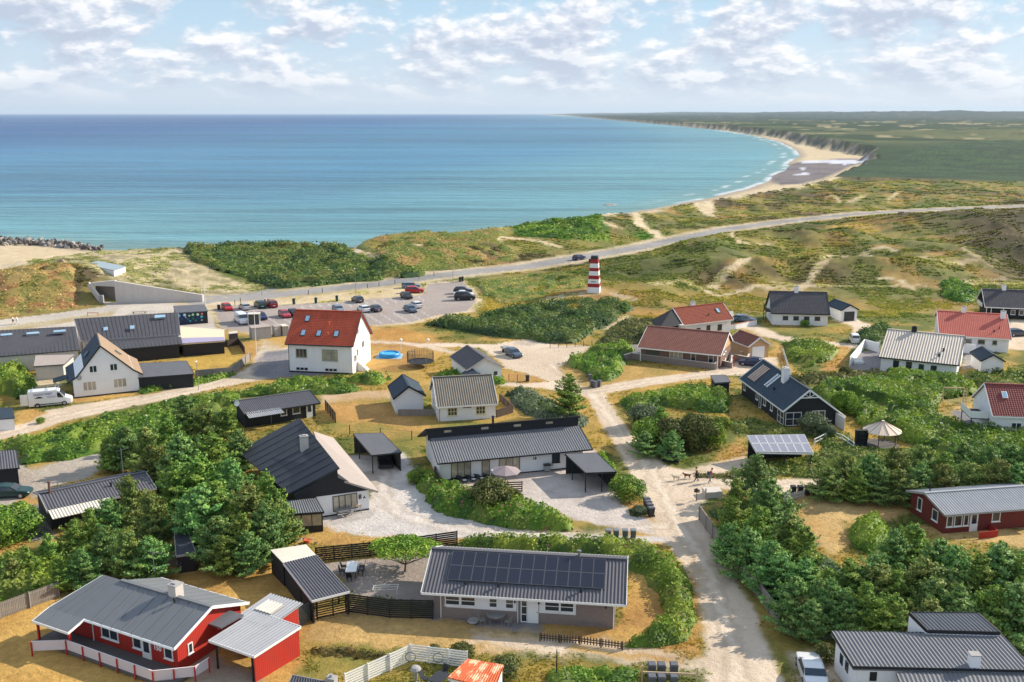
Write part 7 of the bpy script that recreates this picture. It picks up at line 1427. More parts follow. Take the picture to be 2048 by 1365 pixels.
for z in np.linspace(1.05,2.6,9): net.lathe((0,0,0),[(2.2,z-.015),(2.21,z+.015)],N_,False)
net.build('safety_net', MESHN, t)
for i in range(6): a = i*math.pi/3; MB().tube((2.25*math.cos(a),2.25*math.sin(a),0),(2.25*math.cos(a),2.25*math.sin(a),2.65),.035,n=6).build('leg', METAL, t)
t = thing('fire_bowl', 'dark round fire bowl on the lawn before the red roofed villa', 'fire bowl', T(673,738)); MB().lathe((0,0,0),[(.3,0),(.62,.28),(.66,.34),(.55,.30),(.2,.12)],18).build('bowl', DMETAL, t); MB().lathe((0,0,0),[(.7,.0),(.72,.06),(.5,.06)],18).build('stone_ring', CONCG, t)
# tables, chairs
def chair_local(mb, x, y, a, m=None):
    c_, s_ = math.cos(a), math.sin(a); r = lambda u, v, w: (x+u*c_-v*s_, y+u*s_+v*c_, w)
    for u, v in ((-.2,-.2),(.2,-.2),(-.2,.2),(.2,.2)): mb.beam(r(u,v,0), r(u,v,.44), .04, .04, (1,0,0))
    mb.poly([r(-.24,-.24,.44), r(.24,-.24,.44), r(.24,.24,.44), r(-.24,.24,.44)], (0,0,.05)); mb.poly([r(-.24,.2,.46), r(.24,.2,.46), r(.24,.3,.95), r(-.24,.3,.95)], (r(0,.04,0)[0]-x, r(0,.04,0)[1]-y, 0)); return mb
def chair(label, x, y, a, m, group=None, name='garden_chair', z=0.02):
    t = thing(name, label, 'chair', (x, y, z), a, group)
    for i, (u, v) in enumerate(((-.2,-.2),(.2,-.2),(-.2,.2),(.2,.2))): MB().beam((u,v,0),(u,v,.44),.04,.04,(1,0,0)).build('leg', m, t)
    MB().box(-.24,.24,-.24,.24,.44,.49).build('seat', m, t); MB().poly([(-.24,.2,.5),(.24,.2,.5),(.24,.32,.98),(-.24,.32,.98)],(0,.04,0)).build('backrest', m, t); return t
def table(label, loc, w, d, m, a=0., h=.74, top='rect', name='garden_table', legm=None):
    t = thing(name, label, 'table', loc, a)
    if top == 'rect': MB().box(-w/2,w/2,-d/2,d/2,h-.05,h).build('table_top', m, t)
    else: MB().lathe((0,0,0),[(w/2,h-.05),(w/2,h)],8 if top == 'oct' else 20).build('table_top', m, t)
    for x in (-1,1):
        for y in (-1,1): q = .42 if top == 'rect' else .28; MB().box(x*w*q-.03,x*w*q+.03,y*d*q-.03,y*d*q+.03,0,h-.05).build('leg', legm or m, t)
    return t
WGR = mat('grey_teak', s(136,134,130), .85, nvar=.15); GRN = mat('green_plastic', s(30,74,72), .5, nvar=.1); DCH = mat('dark_weave', s(50,54,60), .7, nvar=.2)
p = T(992,1243); table('octagonal grey wooden table in the shade of the brick house', p, 1.8, 1.8, WGR, 0, .74, 'oct')
for i, (a, w_) in enumerate(((.5,'back right'),(2.4,'back left'),(3.6,'front left'),(5.6,'front right'))): chair('grey garden chair at the %s of the octagonal table' % w_, p.x+1.35*math.cos(a), p.y+1.35*math.sin(a), a-math.pi/2, WGR, 'chairs round the octagonal table')
t = thing('bench', 'grey wooden bench against the brick wall under the solar roof', 'bench', T(1183,1252), R(-7)); MB().box(-1.1,1.1,-.25,.2,.42,.47).build('seat', WGR, t); MB().box(-1.1,1.1,.2,.25,.5,.85).build('backrest', WGR, t); [MB().box(x-.04,x+.04,-.22,.22,0,.42).build('leg', WGR, t) for x in (-1.0,1.0)]
t = thing('stone_planter', 'round pale stone planter on the brick house patio', 'planter', T(946,1246)); MB().lathe((0,0,0),[(.35,0),(.5,.18),(.45,.3),(.3,.26)],14).build('bowl', CONCG, t); t = thing('flower_pot', 'small white pot near the octagonal table', 'pot', T(961,1236)); MB().lathe((0,0,0),[(.18,0),(.28,.3),(.2,.28)],12).build('bowl', CONC, t)
p = T(704,1148); table('white topped dining table on the patio beside the lean to shed', p, 1.0, 2.2, WTRIM, R(4), .75, 'rect', 'dining_table', BLACK)
for i, (dx, dy, a, w_) in enumerate(((-.85,.6,R(90),'left back'),(-.85,-.3,R(90),'left front'),(.85,.6,R(-90),'right back'),(.85,-.3,R(-90),'right front'),(0,-1.5,R(180),'near end'))): chair('black patio chair at the %s of the white dining table' % w_, p.x+dx, p.y+dy, a, BLACK, 'chairs round the white dining table')
t = thing('drying_rack', 'white wire drying rack in the patio shade', 'rack', T(772,1192)); MB().beam((-1.1,-.5,.8),(1.1,-.5,.9),.03,.03).beam((-1.1,.4,.8),(1.1,.4,.9),.03,.03).beam((-1.1,0,.8),(1.1,0,.9),.03,.03).beam((-1.1,-.5,.8),(-1.1,.4,.8),.03,.03).beam((1.1,-.5,.9),(1.1,.4,.9),.03,.03).build('rack_bars', WTRIM, t); [MB().beam((x,y,0),(x,y,.85),.03,.03).build('leg', WTRIM, t) for x in (-1.,1.) for y in (-.4,.3)]
def picnic(label, loc, a, m=WGR):
    t = thing('picnic_table', label, 'picnic table', loc, a); MB().box(-.9,.9,-.38,.38,.70,.75).build('table_top', m, t)
    for y in (-.75,.75): MB().box(-.9,.9,y-.14,y+.14,.42,.46).build('bench_seat', m, t)
    for x in (-.7,.7): MB().beam((x,-.55,0),(x,-.2,.7),.08,.05).beam((x,.55,0),(x,.2,.7),.08,.05).beam((x,-.85,.38),(x,.85,.38),.05,.08).build('trestle', m, t)
picnic('grey picnic table with fixed benches on the terrace of house 8A', T(687,1030), R(30))
t = thing('deck_chair', 'folding deck chair with pale fabric on the 8A terrace', 'chair', T(716,1024), R(200)); MB().beam((-.3,-.6,.1),(-.3,.5,1.0),.04,.04).beam((.3,-.6,.1),(.3,.5,1.0),.04,.04).beam((-.3,.5,0),(-.3,-.3,.6),.04,.04).beam((.3,.5,0),(.3,-.3,.6),.04,.04).build('frame', WGR, t); MB().poly([(-.28,-.55,.16),(.28,-.55,.16),(.28,.45,.95),(-.28,.45,.95)],(0,-.02,.03)).build('fabric', SAILC, t)
t = thing('potted_grass', 'pot of yellowish ornamental grass at the corner of house 8A', 'potted plant', T(731,1018)); MB().lathe((0,0,0),[(.22,0),(.32,.4),(.25,.38)],12).build('pot', PLAST, t)
g_ = MB(); [g_.add([(math.cos(a)*.12-.02,math.sin(a)*.12,.35),(math.cos(a)*.12+.02,math.sin(a)*.12,.35),(math.cos(a)*.5,math.sin(a)*.5,.75+.25*math.sin(a*7))],[(0,1,2)]) for a in np.linspace(0,6.28,60)]; g_.build('grass', mat('straw_grass', s(176,160,90), .8), t)
for i, (x, y) in enumerate(((922,962),(940,960),(957,958),(974,956))):
    t = thing('sun_lounger', 'dark sun lounger with white towel, %s from left on the wooden terrace' % ORD[i], 'sun lounger', T(x,y), R(35), 'sun loungers before the long white house'); MB().box(-.3,.3,-1.0,.35,.26,.32).build('seat', DCH, t); MB().poly([(-.3,.35,.3),(.3,.35,.3),(.3,.95,.75),(-.3,.95,.75)],(0,-.04,.05)).build('backrest', DCH, t)
    [MB().box(a-.03,a+.03,b-.03,b+.03,0,.27).build('leg', DMETAL, t) for a in (-.26,.26) for b in (-.9,.3)]; MB().box(-.2,.2,-.98,-.6,.325,.36).build('towel', WTRIM, t)
for x, w_ in ((1056,'left'),(1072,'right')): q = T(x,940); chair('dark green garden chair, %s of the pair by the long white wall' % w_, q.x, q.y, R(15), GRN, None)
t = thing('barbecue', 'stainless gas barbecue by the long white wall', 'barbecue', T(1094,944), R(15)); MB().box(-.35,.35,-.25,.25,.15,.8).build('cabinet', ALU, t); MB().box(-.4,.4,-.28,.28,.8,.98).lathe((0,0,0),[(.01,1.1)],4,False).build('lid', DMETAL, t); MB().box(.35,.75,-.25,.25,.78,.82).build('side_shelf', ALU, t)
t = thing('parasol', 'open taupe parasol on the terrace of the long white house', 'parasol', T(1011,975)); m = MB()
for i in range(8):
    a, b = i*math.pi/4, (i+1)*math.pi/4; m.add([(1.75*math.cos(a),1.75*math.sin(a),2.0),(1.75*math.cos(b),1.75*math.sin(b),2.0),(0,0,2.65),(1.75*math.cos(a),1.75*math.sin(a),1.9),(1.75*math.cos(b),1.75*math.sin(b),1.9)],[(0,1,2),(0,3,4,1)])
m.build('canopy', SAILG, t); MB().tube((0,0,0),(0,0,2.7),.035,n=8).build('pole', DMETAL, t); MB().lathe((0,0,0),[(.35,0),(.35,.1),(.06,.14)],12).build('base', CONCG, t)
t = thing('patio_heater', 'slim black garden lamp with white globe on the terrace edge', 'lamp', T(984,975)); MB().tube((0,0,0),(0,0,1.9),.07,n=8).build('pole', BLACK, t); MB().lathe((0,0,1.9),[(.02,0),(.14,.1),(.14,.2),(.02,.3)],10).build('globe', WTRIM, t)
# bottom edge garden
fence('slat_fence', 'white slatted fence round the garden at the bottom edge', [(690,1382),(822,1322),(935,1336)], 1.45, 'slat', WTRIM, nsl=7, gap=.38)
p = T(878,1372); table('dark topped garden table with pale frame by the rusty shed', p, 1.5, 1.1, DCH, R(60), .74, 'rect', legm=WTRIM)
for dx, dy, a, w_ in ((-1.1,.3,R(60),'left'),(.3,1.1,R(-30),'back'),(1.0,-.2,R(-120),'right')): chair('grey chair at the %s of the dark garden table' % w_, p.x+dx, p.y+dy, a, DCH)
table('white topped table cut by the bottom edge', T(846,1392), 1.5, .9, WTRIM, R(-20)); t = thing('kettle_barbecue', 'covered grey kettle barbecue inside the white fence', 'barbecue', T(832,1362)); MB().lathe((0,0,0),[(.12,.0),(.16,.7),(.4,.85),(.42,1.0),(.3,1.18),(.05,1.24)],14).build('cover', CONCG, t)
for x, y, w_ in ((822,1334,'left'),(877,1336,'right')): t = thing('wire_ring', 'round white wire ring hung on the slatted fence, %s one' % w_, 'ornament', T(x,y)+Vector((0,-.15,.95)), 0); MB().lathe((0,0,0),[(.36,-.03),(.42,-.03),(.42,.03),(.36,.03)],18,False).build('ring', METAL, t); t.rotation_euler = (R(85),0,0)
# dustbins
def wheelie(label, loc, a=0., m=GREYB, lid=None, group=None, h=1.05, name='dustbin'):
    t = thing(name, label, 'dustbin', loc, a, group); MB().add([(-.24,-.27,.05),(.24,-.27,.05),(.24,.25,.05),(-.24,.25,.05),(-.29,-.33,h-.1),(.29,-.33,h-.1),(.29,.33,h-.1),(-.29,.33,h-.1)],[(3,2,1,0),(4,5,6,7),(0,1,5,4),(1,2,6,5),(2,3,7,6),(3,0,4,7)]).build('bin_body', m, t)
    MB().box(-.31,.31,-.36,.36,h-.09,h-.02).box(-.25,.25,-.3,.3,h-.02,h+.03).build('lid', lid or m, t)
    [MB().tube((x-.03,.28,.1),(x+.03,.28,.1),.1,n=10).build('wheel', RUBBER, t) for x in (-.24,.24)]; MB().tube((-.2,.38,h-.12),(.2,.38,h-.12),.02,n=6).build('handle', m, t); return t
for i, (x, y) in enumerate(((1293,1014),(1296,1020),(1299,1026),(1302,1033))): wheelie('dark dustbin, %s from the back in the slanting row on the verge' % ORD[i], T(x,y), R(-75), PLAST, GREYB, 'dustbins in a slanting row on the verge')
for i, (x, y) in enumerate(((1180,762),(1184,774),(1190,776),(1198,774))): wheelie('grey dustbin at the lane fork, %s from left' % ORD[i], T(x,y), R(20*i), GREYB, None, 'dustbins at the lane fork')
for i, x in enumerate((1216,1232,1250,1266)): wheelie('dustbin whose lid shows over the long hedge, %s from left' % ORD[i], T(x,1079), R(-6), GREYB, METAL, 'dustbins behind the long hedge')
for i, (x, y) in enumerate(((588,609),(632,607),(674,603))): wheelie('tall dark green litter bin on the sand strip, %s from left' % ORD[i], T(x,y), 0, GREENB, None, 'litter bins between road and car park', 1.3, 'litter_bin')
for x, y, l_ in ((537,610,'dark litter bin behind the dark red car'),(438,620,'black litter bin with white lid left of the red hatchback'),(920,564,'pair of dark litter bins at the car park exit, left one'),(925,563,'pair of dark litter bins at the car park exit, right one')): wheelie(l_, T(x,y), 0, PLAST, CONCG if x == 438 else None, None, 1.2, 'litter_bin')
t = thing('ticket_machine', 'pale parking ticket machine behind the dark green car', 'ticket machine', T(531,612)); MB().box(-.25,.25,-.2,.2,0,1.6).build('cabinet', mat('pale_pink', s(214,190,190), .6), t); MB().box(-.2,.2,-.22,-.2,1.0,1.4).build('panel', CONCG, t)
rk = thing('bin_rack', 'pale timber rack holding two rows of grey dustbins at the bottom edge', 'rack', T(1337,1362), R(-4)); MB().box(-2.1,-2.0,-.7,-.6,0,1.6).build('post', WOODP, rk); MB().box(2.0,2.1,-.7,-.6,0,1.6).build('post', WOODP, rk); MB().box(-2.0,2.0,-.68,-.6,.95,1.1).build('rail', WOODP, rk)
for i, x in enumerate((1303,1322,1347)): wheelie('grey dustbin in the back row of the timber rack, %s' % ('left','middle','right')[i], T(x,1352), 0, GREYB, None, 'dustbins in the timber rack'); wheelie('grey dustbin in the front row of the timber rack, %s' % ('left','middle','right')[i], T(x,1376), 0, GREYB, None, 'dustbins in the timber rack')
for i, x in enumerate((1586,1600,1614,1628)): wheelie('black dustbin by the clearing gate, %s from left' % ORD[i], T(x,990), 0, PLAST, None, 'dustbins by the clearing gate')
t = thing('bin_store', 'black timber bin store with a white notice at the roadside island', 'bin store', T(1342,922), R(-15)); MB().box(-1.0,1.0,-.5,.5,0,1.3).build('box_body', BLACKW, t); MB().slab((-1.1,-.6,1.3),(1.1,-.6,1.3),(1.1,.6,1.45),(-1.1,.6,1.45)).build('lid', BLACK, t); MB().box(.2,.5,-.53,-.5,.7,1.05).build('notice', WTRIM, t)
wheelie('dark bin box beside the wire fence at the sandy square', T(1055,763), 0, DMETAL, None, None, 1.0)
# kiosks, cabinets, shelter
def cabinet(label, C4, wall, roof, name='container', cat='container'): return quadbuild(name, label, cat, C4, wall, roof, 'flat', .05, .1)[0]
cabinet('grey metal container beside the flagpole and the car park', [(505,678,2.0),(543,674,2.0),(540,650,2.2),(500,653,2.2)][0:0] or [(503,657,2.3),(543,653,2.3),(534,648,2.4),(497,652,2.4)], CONCG, FELTP)
cabinet('pink roofed grey container right of the larger grey one', [(549,654,2.0),(562,652,2.0),(556,648,2.0),(543,650,2.0)], CONCG, FELTP); cabinet('white roofed grey container at the left edge of the red roof', [(565,653,2.0),(577,652,2.0),(570,648,2.0),(559,649,2.0)], CONCG, CORRW)
cabinet('dark grey utility cabinet by the beach building canopy', [(458,668,1.8),(476,666,1.8),(474,662,1.9),(456,664,1.9)], DMETAL, CONC, 'utility_cabinet', 'cabinet')
t = thing('glass_shelter', 'small white framed glass shelter in front of the blue car', 'shelter', T(509,649), R(8)); MB().box(-1.2,1.2,-.9,.9,2.2,2.32).build('roof', CORRW, t); [MB().box(x-.05,x+.05,y-.05,y+.05,0,2.2).build('post', WTRIM, t) for x in (-1.1,1.1) for y in (-.8,.8)]; MB().box(-1.08,1.08,-.82,-.8,.1,2.1).box(-1.12,-1.10,-.78,.78,.1,2.1).build('pane', GLASS, t)
for i, (x, y) in enumerate(((481,606),(470,610),(617,590),(645,586),(735,577),(758,573),(790,568),(838,558),(868,553))): t = thing('bollard', 'short roadside post on the coast road verge, %s from left' % ORD[i if i > 1 else 1-i], 'bollard', T(x,y), 0, 'posts along the coast road'); MB().tube((0,0,-.2),(0,0,1.1),.09,n=6).build('post', WOODD, t)
for i, (x, y) in enumerate(((1140,513),(1020,531),(976,536),(1108,518))): t = thing('marker_post', 'roadside marker post beyond the car park, number %s along the road' % ('four','two','one','three')[i], 'marker post', T(x,y-3), 0, 'marker posts beyond the car park'); MB().tube((0,0,-.2),(0,0,1.2),.07,n=6).build('post', WOODD, t)
t = thing('bench', 'low bench on the pale forecourt before the concrete wall', 'bench', T(279,628), R(8)); MB().box(-1.6,1.6,-.25,.25,.4,.48).build('seat', WOODG, t); [MB().box(x-.1,x+.1,-.2,.2,0,.4).build('leg', CONCG, t) for x in (-1.2,1.2)]
t = thing('rail', 'small red barrier rail on the pale forecourt', 'rail', T(186,633)); MB().box(-1.2,1.2,-.05,.05,.7,.8).build('rail_bar', REDP, t); [MB().box(x-.04,x+.04,-.04,.04,0,.7).build('post', REDP, t) for x in (-1.1,1.1)]
t = thing('satellite_dish', 'pale satellite dish on a short pole by the grey picket fence', 'satellite dish', T(363,1144), R(-20)); MB().tube((0,0,0),(0,0,.9),.04,n=6).build('pole', METAL, t); d = MB().lathe((0,0,0),[(.02,0),(.3,.05),(.48,.14)],16,False).build('dish', CONC, t); d.location = (0,0,1.1); d.rotation_euler = (R(65),0,R(-30))
t = thing('swing_frame', 'timber climbing frame with ladder left of the maroon roofed house', 'climbing frame', T(1908,806), R(-20)); MB().beam((-1.6,0,2.2),(1.2,0,2.4),.14,.14).build('beam', WOODP, t); MB().beam((1.2,-.5,0),(1.2,0,2.4),.1,.1).beam((1.2,.6,0),(1.2,0,2.4),.1,.1).beam((-1.6,-.5,0),(-1.6,0,2.2),.1,.1).beam((-1.6,.5,0),(-1.6,0,2.2),.1,.1).build('legs', WOODP, t); ld = MB(); [ld.beam((1.25,-.45+i*.09,.3+i*.4),(1.6,-.45+i*.09,.3+i*.4),.06,.06) for i in range(5)]; ld.beam((1.6,-.5,0),(1.6,0,2.4),.08,.08).build('ladder', WOODP, t)
table('round pale table on the terrace of the black trussed house', T(1652,850), 1.5, 1.5, CONC, 0, .72, 'round'); q = T(1668,846); chair('pale garden chair beside the round table at the trussed house', q.x, q.y, R(-60), CONC)
t = thing('goal', 'small white goal frame on the terrace behind the brick wall', 'goal', T(1318,722), R(-24)); MB().beam((-1.3,0,1.1),(1.3,0,1.1),.07,.07).beam((-1.3,0,0),(-1.3,0,1.1),.07,.07).beam((1.3,0,0),(1.3,0,1.1),.07,.07).build('frame', WTRIM, t)
t = thing('street_sign', 'rust red signpost at the corner of the brown house terrace', 'signpost', T(1468,735)); MB().tube((0,0,-.2),(0,0,2.0),.06,n=6).build('pole', mat('rust_paint', s(130,56,44), .7), t); MB().box(-.35,.35,-.04,.04,1.5,1.9).build('board', mat('rust_board', s(150,80,60), .7), t)
q = T(1490,714); table('white outdoor table inside the grey walled barbecue yard', q+Vector((0,0,0)), 1.6, .9, WTRIM, R(-20), 1.0)
q = T(1717,727); t = thing('garden_sofa', 'white round edged sofa on the walled terrace of the pale tiled house', 'sofa', q); MB().box(-.8,.8,-.3,.35,0,.4).box(-.8,.8,.35,.55,.2,.8).build('seat', WTRIM, t)
# fences
fence('slat_fence', 'black horizontal slat fence between the patio and the tan lawn', [(693,1224),(780,1236),(866,1238)], 1.75, 'slat', BLACK, nsl=9, gap=.25)
fence('slat_fence', 'black slat fence at the back of the patio below the white driveway', [(632,1124),(740,1113),(830,1102),(914,1090)], 1.5, 'slat', BLACK, nsl=7, gap=.25)
fence('slat_fence', 'greenish grey slat gate beside the red carport', [(596,1256),(634,1232)], 1.7, 'slat', mat('green_grey_slats', s(84,98,96), .8), nsl=8, gap=.3)
fence('slat_fence', 'black slat screen with gaps at the end of the long black shed', [(634,1238),(698,1224)], 1.7, 'slat', BLACK, nsl=8, gap=.55)
fence('board_fence', 'long pale board fence running along the right of the gravel road', [(1399,1040),(1440,1098),(1480,1153),(1520,1200),(1558,1255)], 1.5, 'solid', WOODG, sp=2.2)
fence('picket_fence', 'weathered grey picket fence behind the red house on the left', [(-60,1268),(0,1238),(60,1216),(118,1195)], 1.5, 'picket', WOODG, gap=.15); fence('picket_fence', 'weathered grey picket fence behind the tan lawn', [(286,1156),(330,1136),(440,1128),(545,1124)], 1.5, 'picket', WOODG, gap=.15)
fence('picket_fence', 'low dark picket fence in front of the brick house lawn', [(1080,1282),(1160,1289),(1245,1300)], .75, 'picket', WOODD, gap=.9)
fence('slat_fence', 'dark slatted fence in front of the terrace of number 18', [(926,996),(985,986),(1044,984)], 1.3, 'slat', BLACK, nsl=5, gap=.5)
fence('board_fence', 'dark grey board fence behind the square tan lawn', [(262,716),(360,706),(455,694),(478,690),(490,708)], 1.2, 'solid', WOODD, sp=2.4); fence('board_fence', 'pale grey panel fence at the front of the square tan lawn', [(392,758),(462,752),(500,722)], 1.4, 'solid', WOODG, sp=2.4)
fence('slat_fence', 'short dark slat fence right of the black cabin', [(652,820),(672,846)], 1.5, 'slat', BLACK, nsl=7, gap=.35); fence('board_fence', 'low grey board fence between the white garage and the cottage', [(797,832),(869,832)], .9, 'solid', WOODG)
fence('board_fence', 'dark board fence corner right of the white cottage', [(1000,803),(1026,826),(993,836)], 1.1, 'solid', WOODD); fence('wire_fence', 'wire fence on thin posts at the sandy square', [(1018,762),(1052,764)], 1.1, 'wire', METAL, WOODD, sp=1.2); fence('wire_fence', 'wire fence with many thin posts beyond the sandy square', [(1100,696),(1150,694),(1200,690)], 1.0, 'wire', METAL, WOODD, sp=1.5)
fence('wire_fence', 'wire fence on dark posts between the cottage lawn and number 18', [(700,868),(824,880)], 1.2, 'wire', METAL, BLACK, sp=5)
fence('rail_fence', 'curving white handrail beside the solar roofed carport', [(1628,892),(1660,876),(1685,884),(1708,900)], .9, 'rail', WTRIM, nsl=1, gap=-.1, sp=1.6)
fence('picket_fence', 'low pale picket fence at the clearing entrance', [(1568,1004),(1606,996)], .9, 'picket', CONC, gap=.5); fence('board_fence', 'white scalloped boards along the thicket behind the trussed house', [(1566,706),(1576,738),(1582,756)], .9, 'picket', WTRIM, gap=.6)
fence('picket_fence', 'pinkish picket fence in front of the white house with maroon roof', [(1925,864),(1990,872),(2100,876)], .9, 'picket', mat('pink_grey_pickets', s(196,170,160), .8), gap=.3)
t = thing('concrete_bunker', 'pale timber edged sand box half hidden by spruces at the road corner', 'sand box', T(1424,992), R(5)); MB().box(-.9,1.0,-.7,.9,0,.7).build('box_body', CONC, t); MB().box(-1.02,-.9,-.8,-.66,0,1.2).build('corner_post', WOODP, t)
for i, (x, y) in enumerate(((1188,815),(1200,838),(1120,708),(1140,696),(1262,612),(1312,746),(1545,700))): pass
# stones at the 8A lawn
t = thing('fire_bowl', 'terracotta fire bowl on the lawn below the garden room', 'fire bowl', T(614,1086)); MB().lathe((0,0,0),[(.2,0),(.38,.25),(.34,.35),(.2,.3)],12).build('bowl', ORANGE, t)
stone = MB(); rg_ = random.Random(4)
def rock_mesh(seed, nm='boulder'):
    bm = bmesh.new(); bmesh.ops.create_icosphere(bm, subdivisions=2, radius=1); rr_ = random.Random(seed); of = rr_.uniform(0, 99)
    for v_ in bm.verts:
        n_ = float(vn(np.array([v_.co.x*1.7+of]), np.array([v_.co.y*1.7+v_.co.z*2.3+of]), seed)[0]); v_.co *= .62+.7*n_
        v_.co.z *= .75
    me = bpy.data.meshes.new(nm); bm.to_mesh(me); bm.free(); return me
RK = [rock_mesh(i) for i in range(5)]; RM = [mat('granite_%s' % n_, c_, .9, nvar=.25, nscale=2) for n_, c_ in (('dark', s(92,88,86)), ('pale', s(172,164,156)), ('brown', s(120,108,98)), ('grey', s(134,130,128)))]
for i, me in enumerate(RK): me.materials.append(RM[i % 4])
k = 0
for i, x in enumerate(np.linspace(-30, 205, 130)):
    for _ in range(1):
        y0_ = 482+(x/205)**2*16 if x > 0 else 482; y = y0_+rng.uniform(-4, 9)*(1-.6*max(0, x)/205); p = G(x+rng.uniform(-3,3), y, SEA+.8); o = bpy.data.objects.new('boulder', RK[k % 5]); COL.objects.link(o); k += 1
        sc_ = rng.uniform(.8, 1.7)*(1-.35*max(0, x)/205); o.location = (p.x, p.y, SEA+rng.uniform(.2, 1.6)); o.scale = (sc_*1.2, sc_, sc_*.9); o.rotation_euler = (rng.uniform(0,6), rng.uniform(0,6), rng.uniform(0,6)); tag(o, 'boulder in the heap of the breakwater beyond the left beach', 'boulder', 'boulders of the breakwater')
for i, (x, y) in enumerate(((590,1084),(600,1080),(610,1078),(622,1080),(632,1086),(592,1092))): o = bpy.data.objects.new('garden_stone', RK[i % 5]); COL.objects.link(o); o.location = T(x,y); o.scale = (.22,.2,.16); tag(o, 'dark stone in the ring round the terracotta fire bowl', 'stone', 'stones round the terracotta fire bowl')
o = bpy.data.objects.new('sea_rock', RK[1]); COL.objects.link(o); q = G(1219,411,SEA); o.location = q; o.scale = (4,2,1.2); tag(o, 'small brown rock awash in the surf before the dunes', 'rock')
# ================================================================ PEOPLE AND DOGS
def skin_fig(name, verts, edges, radii, m, parent):
    me = bpy.data.meshes.new(name); me.from_pydata(verts, edges, []); o = bpy.data.objects.new(name, me); COL.objects.link(o)
    md = o.modifiers.new('Skin', 'SKIN'); 
    for i, r in enumerate(radii): me.skin_vertices[0].data[i].radius = (r, r) if not isinstance(r, tuple) else r
    me.skin_vertices[0].data[0].use_root = True; sb = o.modifiers.new('Sub', 'SUBSURF'); sb.levels = 1; sb.render_levels = 1
    dg = bpy.context.evaluated_depsgraph_get(); m2 = bpy.data.meshes.new_from_object(o.evaluated_get(dg)); bpy.data.objects.remove(o); m2.name = name; m2.materials.clear(); m2.materials.append(m); o = bpy.data.objects.new(name, m2); COL.objects.link(o); o.parent = parent; return o
SKIN = mat('skin', s(214,168,140), .6, nvar=.05); HAIRB = mat('brown_hair', s(84,62,46), .8, nvar=.2); HAIRG = mat('grey_hair', s(140,132,126), .8, nvar=.2); JACK = mat('dark_jacket', s(70,40,44), .8, nvar=.2); PANT = mat('black_trousers', s(34,36,42), .8, nvar=.1); PINKJ = mat('pink_top', s(184,80,110), .8, nvar=.12); PACK = mat('teal_backpack', s(60,84,96), .8, nvar=.15); JEAN = mat('grey_trousers', s(126,130,140), .8, nvar=.12); SHOE = mat('trainers', s(196,190,190), .7); WHT = mat('white_shirt', s(214,212,208), .8); DSH = mat('dark_shorts', s(60,66,80), .8)
